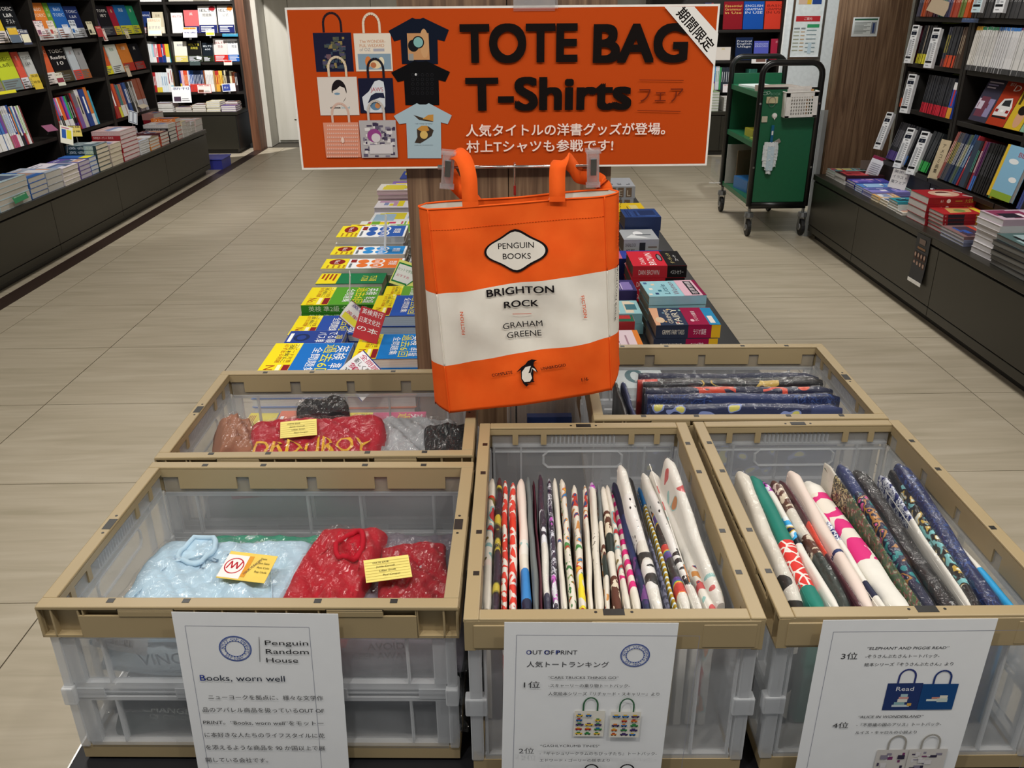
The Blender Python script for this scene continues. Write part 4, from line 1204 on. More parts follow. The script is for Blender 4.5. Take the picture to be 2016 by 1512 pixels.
def rpile(y0, y1, zt, n, c, lab, x0=2.06, h=.215, pg='#d8d6d2', tp=None, spine=None, design=None, rtl=True, jit=.003, ang=0.0, cols=None):
    pile('art_book', lab, 'book', LEFTP, x0, x0 + h, y0, y1, PR_, zt, n, c, pg, rtl=rtl, top=tp, jit=jit, ang=ang, spine=spine,
         design=design or d_lines(tp or c, cols or ['#e4e4ea', '#8a9ac0', '#c8a08a', '#5a6a8a'], int(y0 * 17)), group=('right plinth pile of ' + lab)[:56])


rpile(5.27, 5.41, .455, 3, '#c8c8c0', 'pale art book at the wood column end', cols=['#5a8a94', '#c03a4a', '#e0d080', '#7ab0b8'], tp='#9ab8b8')
rpile(5.085, 5.26, .462, 2, '#e4e2e0', 'white art book with a dark red cover', h=.24, tp='#3a2024', cols=['#8a2c34', '#c04a50', '#1c181c'])
rpile(4.945, 5.075, .45, 3, '#2a2a78', 'violet night-sky art book', tp='#4a48a0', cols=['#7a6ac8', '#1c1c50', '#c8a0c0'])
rpile(4.83, 4.94, .446, 3, '#88a0d8', 'blue and white art book', tp='#5a8ad0', cols=['#e8f0f4', '#1c2c5a', '#9ac0e8'])
rpile(4.69, 4.825, .445, 3, '#8a8ad0', 'lavender art book with a white figure', tp='#8884cc', cols=['#e8e4f4', '#4a5a9a'])
rpile(4.58, 4.682, .44, 2, '#e4d4b0', 'cream booklet with an orange panel', x0=2.05, h=.12, pg='#dcd0b4', tp='#e0b070')
rpile(4.47, 4.575, .44, 2, '#e8e0d0', 'cream-paged booklet in a low pile', x0=2.055, h=.12, pg='#dcd0b4', tp='#e4e0d8')
rpile(4.35, 4.465, .462, 4, '#d8dcd8', 'white and teal covered booklet', x0=2.055, h=.17, pg='#dcd6c8', tp='#2f8fa0', cols=['#e8ece8', '#1c4a5a'])
rpile(4.27, 4.345, .425, 1, '#dcd8cc', 'single cream booklet in front of the red volumes', x0=2.05, h=.12)
rpile(4.055, 4.255, .545, 4, '#9a1c26', 'thick dark red manga volume with a white crest', x0=2.06, h=.235, pg='#cfccca',
      spine=lambda p, h, t: (p.ring(h * .42, t * .5, t * .3, t * .3, '#e8dcd4'), p.text('61', h * .28, t * .3, t * .4, '#e8dcd4', w=h * .05), p.text('大全集', h * .85, t * .28, t * .45, '#c8a84a', w=h * .18, bold=.02), p.rect(h * .56, t * .45, h * .7, t * .55, '#c8a84a')),
      design=lambda p, w, h: (p.rect(0, 0, w, h, '#9c2028'), p.ring(w * .5, h * .5, w * .36, h * .3, '#c8a08a'), p.ring(w * .4, h * .5, w * .12, h * .14, '#5a2c28'), p.rect(w * .45, h * .3, w * .7, h * .6, '#d8c4b0')))
rpile(3.90, 4.05, .50, 5, '#a8222a', 'red and yellow spined manga volume', x0=2.07, h=.22, pg='#b8b4b0',
      spine=lambda p, h, t: (p.rect(h * .1, .0005, h * .45, t * .95, '#3a3038'), p.text('超合本', h * .82, t * .2, t * .6, '#e4c83c', w=h * .26, bold=.02), p.text('4', h * .05, t * .2, t * .5, '#e8dcd4', w=h * .02)),
      design=lambda p, w, h: (p.rect(0, 0, w, h, '#b02a2c'), p.poly([(w * .1, h * .3), (w * .8, h * .2), (w * .7, h * .7), (w * .2, h * .8)], '#c8a060'), p.ring(w * .5, h * .5, w * .2, h * .12, '#7a8a4a'), p.rect(w * .1, h * .82, w * .9, h * .95, '#e4c83c')))
rpile(3.655, 3.87, .455, 3, '#8a90b0', 'white framed picture book with a busy cover', x0=2.05, h=.19, pg='#c4c6ca', tp='#8a6a6a', cols=['#3a5aa8', '#c84a3a', '#e8e8ec', '#4a3a4a', '#e0c46a'])
rpile(3.40, 3.585, .59, 7, '#e0dee0', 'thick white manga volume in the tall leaning pile', x0=2.05, h=.24, pg='#dcdade', tp='#c8b0c0', jit=.007, cols=['#c03060', '#2a2430', '#e8dce4', '#8a3a5a'])
rpile(3.13, 3.39, .535, 6, '#202226', 'black film-wrapped graphic novel near the picture edge', x0=2.03, h=.27, pg='#6a6c6a', tp='#5a7474', jit=.009, cols=['#1c1e20', '#a8c0c4', '#b0603a', '#6a5a4a'])
rpile(4.72, 4.95, .45, 2, '#9ad0c4', 'mint green art book in the back row', x0=2.285, h=.06, tp='#9cd4c8')
rpile(4.97, 5.15, .455, 2, '#a8323a', 'red art book in the back row', x0=2.3, h=.045, tp='#a83a40')
rpile(3.95, 4.25, .425, 1, '#2a70c0', 'blue magazine behind the red volumes', x0=2.30, h=.045)


def rcard(p, w, h, c, d, label, n=(-.75, -.6, .25), roll=0.0, bend=0.0, clip=False, name='price_card', arm=0.0):
    return card(label, facing(p, n, roll=roll), w, h, c, d, clip=clip, bend=bend, name=name, arm=arm)


rcard((2.19, 5.14, .455), .075, .13, '#e6e8ee', lambda p, w, h: (p.rect(0, h * .86, w, h, '#8a2c4a'), [p.rect(w * .15, h * (.1 + .09 * i), w * .85, h * (.13 + .09 * i), '#9a9caa') for i in range(7)]), 'curved white receipt-like card with a maroon head', n=(-.6, -.8, .15), roll=-.25, bend=.012)
rcard((2.19, 4.80, .455), .095, .105, '#e8e6e2', c_text(['美術書', 'イラスト', '集フェア'], ('#4a4a5a',)), 'white card with handwritten-looking dark lines above the blue art books', n=(-.6, -.75, .2), roll=-.12, bend=-.004)
rcard((2.27, 4.42, .475), .14, .07, '#e4e8ec', c_text(['NEW'], ('#4a5a9a',), None, ('#dcb070', .1, .4)), 'white card lying on the mint green art book', n=(-.2, -.4, .9), roll=.35)
rcard((2.30, 3.70, .50), .17, .09, '#e6dcc4', c_text(['先月の人気', 'コミックです'], ('#9a8a6a', '#b04a5a')), 'cream handwritten card lying between manga and comics', n=(-.35, -.3, .9), roll=.5)
rcard((2.24, 5.33, .46), .12, .06, '#4a3428', None, 'brown card folded behind the first art books', n=(-.2, -.8, .5))
# leaflet taped on the plinth front
fy = thing('leaflet', 'dark poster strip with small portraits taped on the right plinth front', 'leaflet', mat=facing((1.999, 3.90, .165), (-1, 0, 0), roll=.02))
MB().grid(1, 8, lambda a, b: ((a - .5) * .135, b * .235, .002 + .01 * (1 - b) ** 3)).build('sheet', col('#24262c', .45), fy, solid=.0008)
pr = Pr(frame((0, 0, .004), (1, 0, 0), (0, 1, 0)))
pr.rect(-.03, .19, .03, .215, '#7a6a60').rect(-.04, .165, .04, .175, '#8a6a50').rect(-.06, .155, .06, .158, '#5a5a60')
for i in range(4):
    for j in range(2):
        pr.rect(-.06 + i * .031, .075 + j * .04, -.037 + i * .031, .107 + j * .04, '#5a463e').ring(-.0485 + i * .031, .095 + j * .04, .008, .010, '#b09484')
pr.rect(-.065, .035, .065, .065, '#1f3468')
pr.build('print', fy)
MB().box(-.0675, .0675, 0, .018, .0121, .0128).build('white_strip', WHITE, fy)


# ---- right bookcases: sleeved comics and signs
def rrow(where, items, y, z, tilt=.1, depth=.17, noun='comic', name='comic_book', lean=0.0, frm='column end', x=2.335):
    row(name, where, 'comic', 'R', (x, y, z), items, tilt, depth, lean, frm, noun)


BK = '#1b1c20'
rrow('second shelf, first right bay', [(3, .016, .2, '#5a2434', ('#c0307a', .2), None, '#c8a84a', 'dark pink-footed')], 5.185, 1.097)
rrow('second shelf beside the yellow group', [(5, .0085, .198, BK, ('#c8c02a', .26), None, '#44464a', 'black yellow-footed'), (1, .014, .198, '#b8a890', ('#c8c02a', .26), None, None, 'beige yellow-footed'),
                                              (8, .0085, .198, '#26272c', ('#d2c92e', .26), None, '#505256', 'dark yellow-footed'), (3, .008, .198, '#3a3c40', None, None, '#7a7c80', 'grey')], 5.045, 1.097)
rrow('second shelf, orange group', [(4, .009, .196, '#3a3c48', ('#7a3a3a', .2), None, '#c8b83a', 'patterned'), (12, .0092, .198, '#2a2b30', ('#cf4a24', .30), None, '#505256', 'black orange-footed'), (3, .011, .198, '#5a4a40', None, None, '#b8a890', 'brown')], 4.755, 1.097)
rrow('third shelf, orange group', [(9, .0115, .196, '#2e2c2a', ('#a03c1c', .25), None, '#6a6a66', 'dark orange-footed')], 5.16, .852)
rrow('third shelf, crimson group', [(30, .0095, .196, '#26272d', ('#c01f34', .27), None, '#484a50', 'black crimson-footed')], 4.885, .852)
rrow('third shelf by the upright', [(1, .045, .18, '#2848a8', ('#d89a2c', .3), ('#e8e8e8', .2), '#c83a34', 'thick blue and yellow')], 4.592, .852)
rrow('lowest shelf, purple group', [(14, .0125, .215, '#23242a', ('#4a3a78', .24), None, '#6a6a70', 'black purple-footed')], 5.10, .567, tilt=.28, x=2.285)
rrow('lowest shelf, blue group', [(5, .0125, .215, '#23242a', ('#1c66b4', .24), None, '#505256', 'black blue-footed')], 4.905, .567, tilt=.28, x=2.285)
rrow('lowest shelf, green group', [(9, .0125, .215, '#22262a', ('#2a9a44', .26), None, '#505256', 'black green-footed')], 4.70, .567, tilt=.28, x=2.285)
rrow('top shelf, first right bay', [(4, .016, .2, '#3a3c50', None, None, '#8a8a9a', 'slate'), (3, .016, .2, '#b04a24', None, None, '#e0a080', 'burnt orange'), (5, .018, .2, '#7a3a2c', None, None, '#c8a08a', 'brown'), (4, .016, .2, '#4a2c4a', None, None, '#c8a0b8', 'plum'),
                                    (4, .016, .2, '#2a5a54', None, None, '#a0c0b8', 'dark teal'), (4, .016, .2, '#3c3a5a', None, None, '#a8a8c8', 'indigo'), (5, .017, .2, '#a8402c', None, None, '#e0b0a0', 'brick red'), (3, .016, .2, '#6a7a3a', None, None, '#c8d0a0', 'olive'), (3, .016, .2, '#c8501c', None, None, '#f0c0a0', 'orange')], 5.14, 1.337)
rrow('top shelf, middle right bay', [(30, .018, .2, '#3a3a3c', None, None, '#9a9a9c', 'dark grey')], 4.50, 1.337, frm='upright')
rrow('white-spined second shelf', [(6, .0118, .203, '#dcdad4', ('#4a4a4c', .12), ('#d8a83a', .09), '#c4c0b8', 'white yellow-topped'), (12, .0118, .203, '#d8d8d6', ('#3f4042', .12), ('#2f7a54', .07), '#bcbab8', 'white green-topped'),
                                   (16, .0118, .203, '#d9dadc', ('#3a3b3d', .12), ('#3a78c0', .07), '#c0c0c2', 'white blue-topped'), (14, .0118, .203, '#d6d6d4', ('#3a3b3d', .12), ('#6a3a6a', .05), '#c0c0c2', 'white plum-topped')], 4.495, 1.097, frm='upright', noun='volume', name='manga_volume')
rrow('lowest shelf, colourful group', [(2, .013, .245, '#8a4a44', None, None, '#d8c0b0', 'reddish'), (4, .012, .245, '#4a4a50', None, None, '#c8b84a', 'grey and yellow'), (5, .011, .245, '#26324e', None, None, '#c8c8c8', 'dark blue'), (3, .011, .245, '#4a5a48', None, None, '#d8d0b0', 'mossy'),
                                       (3, .012, .25, '#20406a', None, None, '#a8c0d8', 'navy'), (1, .014, .25, '#a02c34', None, None, '#e8d0d0', 'red')], 4.46, .567, tilt=.27, x=2.285, lean=.02, frm='cream divider card')
rrow('lowest shelf, dark group', [(1, .05, .23, '#2a3c50', None, None, None, 'thick slate blue'), (2, .012, .23, '#1c1c22', None, None, '#5ab09a', 'black and green'), (2, .012, .235, '#8a2430', None, None, '#d0d0d4', 'dark red'), (2, .014, .235, '#5a2a5a', ('#3a70c0', .3), None, None, 'purple and blue'),
                                  (14, .0115, .235, '#17181b', None, None, '#505256', 'black')], 4.235, .567, tilt=.2, x=2.285, frm='thick slate volume')
rrow('lowest shelf, last group', [(1, .014, .235, '#2f7a54', None, None, '#e8e8e8', 'green'), (1, .016, .24, '#e0c82c', None, None, '#3a6a3a', 'yellow')], 3.955, .567, tilt=.2, x=2.285, frm='black comics')
rrow('lowest shelf past the blue annual', [(2, .016, .24, '#3a4a8a', None, None, '#e0a0a8', 'blue'), (4, .014, .24, '#1c1c22', None, None, '#c8c8cc', 'black'), (3, .016, .24, '#8a2430', None, None, '#e8e0d0', 'wine red')], 3.72, .567, tilt=.2, x=2.285, frm='blue annual')


def rface(y0, y1, z, h, c, design, label, tilt=.35, x=2.36, t=.012):
    s, co = math.sin(tilt), math.cos(tilt)
    return book('display_book', label, 'book', mat_from((x, y0, z), (0, -1, 0), (s, 0, co), (-co, 0, s)), y0 - y1, h, t, c, design=design)


def d_car(p, w, h):
    p.rect(0, 0, w, h, '#a8371c')
    p.text('頭文字', w * .35, h * .84, h * .05, '#e8dcd4', w=w * .3)
    p.text('D', w * .68, h * .74, h * .13, '#e6dcd6', w=w * .34, bold=.03, sh=.2)
    p.poly([(w * .12, h * .2), (w * .12, h * .36), (w * .3, h * .56), (w * .72, h * .6), (w * .9, h * .42), (w * .9, h * .22)], '#d8d8d8')
    p.poly([(w * .32, h * .42), (w * .38, h * .53), (w * .7, h * .56), (w * .78, h * .42)], '#2a2c30')
    p.rect(w * .14, h * .28, w * .3, h * .34, '#8a1c1c').rect(w * .7, h * .28, w * .86, h * .34, '#8a1c1c').rect(w * .42, h * .29, w * .58, h * .34, '#f0f0f0')
    p.rect(w * .12, h * .16, w * .9, h * .2, '#1c1c1e')


rface(4.385, 4.225, .865, .215, '#4a4858', d_lines('#3c3a4c', ['#8a84a8', '#c4bccc', '#3a4a98', '#6a3a4a'], 31), 'violet-grey comic shown face-out left of the car comic')
rface(4.22, 4.065, .865, .222, '#a8371c', d_car, 'orange comic shown face-out with a white car on the cover')
rface(4.06, 3.93, .865, .222, '#c8a82a', lambda p, w, h: (p.rect(0, 0, w, h, '#c9ab2c'), p.text('犯罪', w * .6, h * .85, h * .09, '#2a2418', w=w * .7), p.rect(w * .1, h * .5, w * .25, h * .8, '#4a3a18'), p.ring(w * .6, h * .24, w * .24, h * .2, '#c89a78'), p.ring(w * .6, h * .4, w * .28, h * .1, '#1c1614')), 'yellow comic shown face-out with a man’s head')
rface(3.925, 3.79, .865, .205, '#7aa890', d_lines('#86b09a', ['#2f7a58', '#d8c0a8', '#b04a4a', '#e0e8e0'], 33), 'pale green comic shown face-out at the end of the row')
rface(3.935, 3.745, .58, .235, '#7ab0d0', lambda p, w, h: (p.rect(0, 0, w, h, '#86b8d6'), p.rect(0, 0, w, h * .13, '#8aa83a'), p.rect(0, 0, w * .12, h, '#d8b83c'), p.ring(w * .5, h * .72, w * .2, h * .05, '#e8eef0'), p.ring(w * .75, h * .4, w * .16, h * .05, '#e8eef0'), p.text('BE', w * .72, h * .82, h * .09, '#a83040', w=w * .26, bold=.02)), 'sky blue comic annual with clouds in the low right bay', tilt=.22, x=2.285, t=.018)
rface(3.955, 3.80, .70, .20, '#1a2450', lambda p, w, h: (p.rect(0, 0, w, h, '#18224c'), p.ring(w * .6, h * .62, w * .3, h * .23, '#d8e03a'), p.text('100', w * .6, h * .57, h * .1, '#1c2030', w=w * .34, bold=.02)), 'navy comic with a yellow roundel reading 100', tilt=.2, x=2.40)


# sign boards on the comic shelves
def sign_tag(y, z, h, w, tilt, label, blue=False, x=2.30, n=(-.93, -.36, 0)):
    s = thing('shelf_sign', label, 'sign', mat=facing((x, y, z), (n[0], n[1], tilt)))
    MB().box(-w / 2, w / 2, 0, h, 0, .006).build('board', col('#bcd4dc' if blue else '#dde0e4', .45), s, bevel=.001)
    MB().box(w / 2, w / 2 + .002, 0, h * .98, -.016, .006).build('side_flap', col('#e8e8ea', .5), s)
    p = Pr(frame((-w / 2, 0, .006), (1, 0, 0), (0, 1, 0)))
    p.rect(w * .12, h * .91, w * .88, h * .965, '#17181c').rect(w * .1, h * .74, w * .9, h * .83, '#1c2230').text('1', w * .5, h * .76, h * .04, '#e8e8e8')
    p.rect(w * .2, h * .855, w * .8, h * .865, '#5a5c60').rect(w * .3, h * .69, w * .7, h * .71, '#5a5c60')
    for i in range(9):
        p.rect(w * .55, h * (.22 + i * .05), w * .85, h * (.235 + i * .05), '#6a6c72')
    p.rect(w * .14, h * .2, w * .42, h * .62, '#a8acb2').rect(w * .1, h * .13, w * .9, h * .18, '#17181c').rect(w * .2, h * .06, w * .6, h * .075, '#9a9ca0')
    p.build('print', s)
    return s


sign_tag(5.06, 1.095, .20, .045, .12, 'white index sign left of the yellow-footed comics')
sign_tag(4.81, 1.085, .20, .05, .12, 'white index sign between the yellow and orange groups')
sign_tag(5.0, .832, .21, .055, .12, 'white index sign beside the crimson-footed comics')
sign_tag(5.205, .60, .22, .05, .30, 'white index sign at the wood column, low shelf', x=2.27)
sign_tag(4.88, .545, .225, .055, .30, 'white index sign between the purple and blue groups', x=2.26)
sign_tag(4.70, .54, .235, .055, .30, 'white index sign in front of the green group', x=2.255)
sign_tag(4.42, 1.36, .2, .05, .1, 'pale blue index sign on the top right shelf', True)
sign_tag(4.22, 1.36, .2, .05, .1, 'white index sign on the top right shelf')
cs = thing('divider_card', 'cream upright divider card lettered for American comics', 'card', mat=facing((2.285, 4.50, .55), (-.9, -.36, .2), roll=-.05))
MB().box(-.032, .032, 0, .205, 0, .003).build('board', col('#c4b494', .6), cs)
p = Pr(frame((0, 0, .003), (1, 0, 0), (0, 1, 0)))
for i, ch in enumerate('アメコミ画集'):
    p.text(ch, 0, .165 - i * .026, .017, '#2a2620', bold=.02)
p.build('lettering', cs)
rcard((2.27, 4.88, 1.37), .11, .07, '#b8a68c', None, 'tan card leaning on the top right shelf', n=(-.8, -.6, .2), roll=-.3, arm=.08)
rcard((2.33, 4.60, 1.315), .16, .018, '#3a5078', c_text(['コミック'], ('#c8d4e8',)), 'slate blue strip label on the top right shelf edge', n=(-1, 0, .1))
for i, (y, l) in enumerate(((4.20, 'small clear price holder on the low right shelf edge'), (4.10, 'second small clear price holder on the low right shelf edge'))):
    rcard((2.24, y, .50), .05, .05, '#b8bcbc', None, l, n=(-.8, -.5, .2), name='price_holder', arm=.12)
# green bananas-like cushions above the comics: leaf garland
for i, (y, z) in enumerate(((4.95, 1.095 + .202), (4.62, 1.095 + .202), (4.72, .852 + .199), (4.66, .567 + .212))):
    g = MB()
    for k in range(7):
        c = Vector((2.42, y - k * .022, z + .006))
        g.add([c + Vector((dx, dy, dz)) for dx, dy, dz in ((-.03, -.012, 0), (.0, -.02, .012), (.03, 0, .004), (0, .014, .008))], [(0, 1, 2, 3)])
    o = g.build('leaf_garland', col('#7a8a34', .5), solid=.002)
    tag(o, ('leaf garland over the yellow-footed comics', 'leaf garland over the orange-footed comics', 'leaf garland over the crimson-footed comics', 'leaf garland over the green-footed comics')[i], 'decoration', kind='stuff')

# ================================================================== FAR RIGHT BOOKCASE


def z7(a, b): return (1390 + a * .172, b * .172)


FR = [(190, 410, 335, 1.178, .26, '#8e1c28', ['Essential', 'Grammar', 'in Use'], '#e8c46a', 'dark red grammar book with yellow lettering'),
      (420, 650, 325, 1.178, .26, '#1c54b0', ['ENGLISH', 'GRAMMAR', 'IN USE'], '#e0e8f4', 'blue grammar book with white lettering'),
      (662, 885, 328, 1.178, .26, '#d8402e', ['BASIC', 'GRAMMAR', 'IN USE'], '#5a1a18', 'bright red basic grammar book'),
      (330, 520, 690, .888, .215, '#1c2c50', ['Practical', 'English', 'Usage'], '#e4e8f0', 'navy usage book with white lettering behind the trolley'),
      (540, 705, 690, .888, .18, '#5a62c0', ['ENGLISH', 'ERRORS'], '#c8d0f0', 'violet blue book of common errors'),
      (730, 860, 690, .888, .20, '#b02c48', ['英'], '#e0a0a8', 'crimson book beside the wooden end panel'),
      (105, 275, 690, .888, .125, '#e4dcd4', ['英'], '#c8b83a', 'white boxed set with a yellow panel')]
for (a, b, y, z, h, c, tx, tc, lab) in FR:
    pa, pb = z7(a, y), z7(b, y)
    face('B', pa[0], pb[0], pa[1], z, h, c, d_title(c, tx, tc, None, seed=a, y0=.80, lh=.12), lab, plane=9.23, tilt=.12)
row('far_book', 'top display shelf of the far right bookcase', 'book', 'B', (2.06, 9.23, 1.178), [(3, .022, .255, '#2a2c5c', ('#3a3c70', .3), None, '#c8c8d8', 'dark blue'), (1, .02, .25, '#a02c34', None, None, None, 'dark red')], .05, from_='banner side')
row('far_book', 'third shelf of the far right bookcase', 'book', 'B', (2.055, 9.23, .602), [(5, .017, .235, '#8a2a78', ('#2a78b0', .5), ('#b05aa8', .3), None, 'magenta and blue'), (5, .017, .235, '#2f7ab8', ('#6a2a80', .35), ('#58a0d0', .3), None, 'blue and magenta'), (2, .02, .23, '#dcdce4', None, None, '#5a9a6a', 'white'), (1, .02, .22, '#3c9a5a', None, None, None, 'green'),
      (4, .022, .22, '#26303c', None, None, '#c8ccd0', 'dark slate'), (2, .02, .2, '#e4dcdc', None, None, '#b03a4a', 'white and red'), (8, .02, .14, '#23262c', None, None, '#4a70b0', 'low dark'), (4, .02, .2, '#3f8c7a', None, None, '#e4e4e4', 'sea green')], .04, from_='banner side')
for i, (x0, x1, zt, n, c, l) in enumerate(((2.0, 2.19, .615, 7, '#8aa86a', 'green-topped book piled behind the trolley'), (2.24, 2.44, .56, 5, '#c8c4bc', 'pale book piled behind the trolley'))):
    for k in range(n):
        th = (zt - .431) / n
        book('floor_stock_book', l + ', ' + topn(n - 1 - k), 'book', mat_from((x0, 8.85, .431 + th * k), (1, 0, 0), (0, 1, 0), (0, 0, 1)), x1 - x0, .2, th - .0006, c, '#cfd0cc')
card('pale yellow note card hanging below the magenta spines', facing((2.12, 9.18, .56), (0, -1, .2)), .09, .11, '#dce0a8', c_text(['英語'], ('#6a7a4a',)), clip=False, arm=.06)
card('white and red note card beside the pale yellow one', facing((2.30, 9.18, .58), (0, -1, .2)), .08, .08, '#eae2e4', c_text(['学習'], ('#c04a5a',)), clip=False, arm=.06)
card('white tilted card with a brown picture on the far right shelf', facing((2.56, 9.15, .86), (0, -1, .15)), .15, .07, '#e6e2e0', lambda p, w, h: p.rect(w * .3, h * .2, w * .95, h * .9, '#7a5a50'), clip=False, arm=.06)

# notices
nb = thing('notice', 'small framed notice with a green head on the wood column', 'notice', mat=facing((2.205, 5.499, 1.223), (0, -1, 0)))
MB().box(-.078, .078, 0, .107, 0, .004).build('frame', col('#d8dcdc', .4), nb, bevel=.001)
p = Pr(frame((0, 0, .004), (1, 0, 0), (0, 1, 0)))
p.rect(-.07, .006, .07, .10, '#c9cecb').rect(-.07, .09, .07, .10, '#2f5a44').rect(.035, .015, .066, .08, '#7a7f88').rect(.045, .02, .055, .075, '#2c3c6a')
for i in range(9):
    p.rect(-.065, .075 - i * .0072, .03 - .02 * (i % 3), .079 - i * .0072, '#8a908c')
p.build('print', nb)
fp = thing('poster_frame', 'silver snap frame with a printed shop notice on the white column', 'poster', mat=facing((2.155, 6.398, 1.055), (0, -1, 0)))
MB().box(-.115, .115, 0, .52, 0, .006).build('sheet', col('#e8ecea', .4), fp)
for a, b, c, d in ((-.118, -.100, 0, .52), (.100, .118, 0, .52)):
    MB().box(a, b, c, d, 0, .016).build('frame_bar', CHROME, fp, bevel=.003)
MB().box(-.118, .118, -.012, .010, 0, .018).build('frame_bar', CHROME, fp, bevel=.003)
p = Pr(frame((0, 0, .0065), (1, 0, 0), (0, 1, 0)))
p.rect(-.085, .24, .085, .275, '#c0353a').text('ご案内', 0, .25, .014, '#f4e4e0')
p.rect(-.08, .35, -.02, .43, '#d8b8a0').rect(-.02, .35, .01, .43, '#e4b83a').rect(.015, .35, .08, .40, '#2c4a8a')
p.rect(0, .20, .085, .222, '#3a9a64').rect(-.09, .19, -.05, .2, '#8a8e90').rect(-.04, .19, -.01, .2, '#8a8e90')
for i in range(6):
    p.rect(-.09, .17 - i * .024, -.05, .176 - i * .024, '#a8a890').rect(-.04, .17 - i * .024, -.012, .176 - i * .024, '#c8a884').rect(0, .18 - i * .028, .07, .186 - i * .028, '#8a9ca0')
p.rect(.02, .03, .045, .1, '#c4d4dc')
p.build('print', fp)
o = MB().box(2.0, 2.045, 5.475, 5.482, 0, .80).build('clear_panel', ACRY)
tag(o, 'milky upright plastic panel between the trolley and the right plinth', 'panel')
o['label'] = 'milky upright plastic panel between the trolley and the right plinth'
o.data.materials[0] = clear_mat('milky_panel', '#b8bcbc', .55, .2, .06)
o = thing('storage_box', 'small blue plastic box on the floor behind the left plinth', 'box', (-2.80, 8.42, 0))
MB().box(-.11, .11, -.13, .13, 0, .02).box(-.12, -.11, -.14, .14, 0, .09).box(.11, .12, -.14, .14, 0, .09).box(-.11, .11, -.14, -.13, 0, .09).box(-.11, .11, .13, .14, 0, .09).build('tub', col('#3a40a0', .4), o)
MB().box(-.13, .13, -.15, .15, .091, .102).build('lid', col('#5058c0', .4), o, bevel=.004)

# ================================================================== GREEN BOOK TROLLEY
GREEN = col('#1d6443', .38, .5, noise=.04)
TX0, TX1, TY0, TY1 = 1.615, 1.985, 5.50, 6.25
tr = thing('book_trolley', 'green steel book trolley with black tube ends and four casters', 'trolley', ((TX0 + TX1) / 2, 5.87, 0), PI * .0)
tx0, tx1, ty0, ty1 = -.185, .185, -.37, .37


def hoop(y):
    r = .07
    zt, zb = 1.078, .20
    pts = [(tx0, y, zb), (tx0, y, zt - r)] + [(tx0 + r - r * math.cos(a), y, zt - r + r * math.sin(a)) for a in [PI / 2 * k / 5 for k in range(1, 6)]]
    pts += [(tx1 - r + r * math.sin(a), y, zt - r + r * math.cos(a)) for a in [PI / 2 * k / 5 for k in range(0, 6)]] + [(tx1, y, zb)]
    return pts


for y, nm in ((ty0, 'front'), (ty1, 'rear')):
    MB().tube(hoop(y), .0185, 10).box(tx0, tx1, y - .014, y + .014, .185, .225).build('tube_frame', BLACKM, tr, smooth=True)
    MB().box(tx0 + .012, tx1 - .012, y - .006, y + .004, .226, .925 if y < 0 else .97).build('end_panel', GREEN, tr, bevel=.002)
MB().box(tx0 + .02, tx1 - .02, ty0 - .008, ty0 + .004, .925, .935).build('panel_rail', BLACKM, tr)
for z in (.90, .595, .23):
    s = MB()
    s.box(tx0 + .005, tx1 - .005, ty0 + .006, ty1 - .008, z - .004, z).box(tx0 + .002, tx0 + .006, ty0 + .006, ty1 - .008, z - .032, z).box(tx1 - .006, tx1 - .002, ty0 + .006, ty1 - .008, z - .032, z)
    s.build('shelf', GREEN, tr)
MB().box(-.004, .004, ty0 + .02, ty1 - .02, .23, .56).build('divider', GREEN, tr)
for x in (tx0, tx1):
    for z in (.45, .84):
        MB().tube([(x, ty0 - .02, z), (x, ty0 - .0165, z)], .007, 10).build('bolt', CHROME, tr)
for x in (tx0 + .01, tx1 - .005):
    for y in (ty0 + .01, ty1):
        c = bpy.data.objects.new('caster', None)
        COL.objects.link(c)
        c.parent = tr
        c.location = (x, y, 0)
        MB().tube([(-.011, 0, .057), (.011, 0, .057)], .055, 20).build('tyre', col('#17171a', .6), c, bevel=.004)
        MB().tube([(-.017, 0, .057), (.017, 0, .057)], .022, 12).build('hub', col('#b8b8b8', .35, .5, .6), c)
        MB().box(-.022, -.019, -.014, .014, .05, .128).box(.019, .022, -.014, .014, .05, .128).box(-.022, .022, -.016, .016, .122, .128).tube([(0, 0, .128), (0, 0, .155)], [.032, .028], 12).tube([(0, 0, .155), (0, 0, .19)], .010, 8).build('fork', col('#8c8e90', .35, .5, .7), c)


TO = Vector(tr.location)
FY = 5.497


def tpx(px, py): return at(px, py, Y=5.49)


lg = Pr(frame(tpx(1506, 188) - TO, (1, 0, 0), (0, 0, 1)), .0)
lg.ring(0, .012, .016, .010, '#a8c8b4', w=.003).ring(.02, .016, .012, .010, '#a8c8b4', w=.003).text('BOOK', .035, 0, .016, '#7aa890', al='L')
lg.build('logo_print', tr)
mh = thing('magnet_hook', 'cream magnetic hook with a wire ring on the green trolley end', 'hook', mat=facing(tpx(1520, 197) + Vector((0, .003, 0)), (0, -1, 0)))
MB().box(-.036, .036, -.02, .02, 0, .008).build('plate', col('#c9bf98', .5), mh, bevel=.003)
MB().tube([(.022 * math.cos(a), -.01 + .03 * math.sin(a), .011) for a in [2 * PI * k / 16 for k in range(16)]], .0015, 6, closed=True).build('ring', CHROME, mh)
mg = thing('magnet', 'square cream magnet on the green trolley end', 'magnet', mat=facing(tpx(1505, 235) + Vector((0, .003, 0)), (0, -1, 0)))
MB().box(-.018, .018, -.018, .018, 0, .007).build('plate', col('#c8c2ac', .5), mg, bevel=.002)
mg = thing('magnet', 'oblong silver magnet tilted beside the duster handle', 'magnet', mat=facing(tpx(1529, 280) + Vector((0, .003, 0)), (0, -1, 0), roll=.55))
MB().box(-.024, .024, -.013, .013, 0, .007).build('plate', col('#9a948c', .4), mg, bevel=.002)
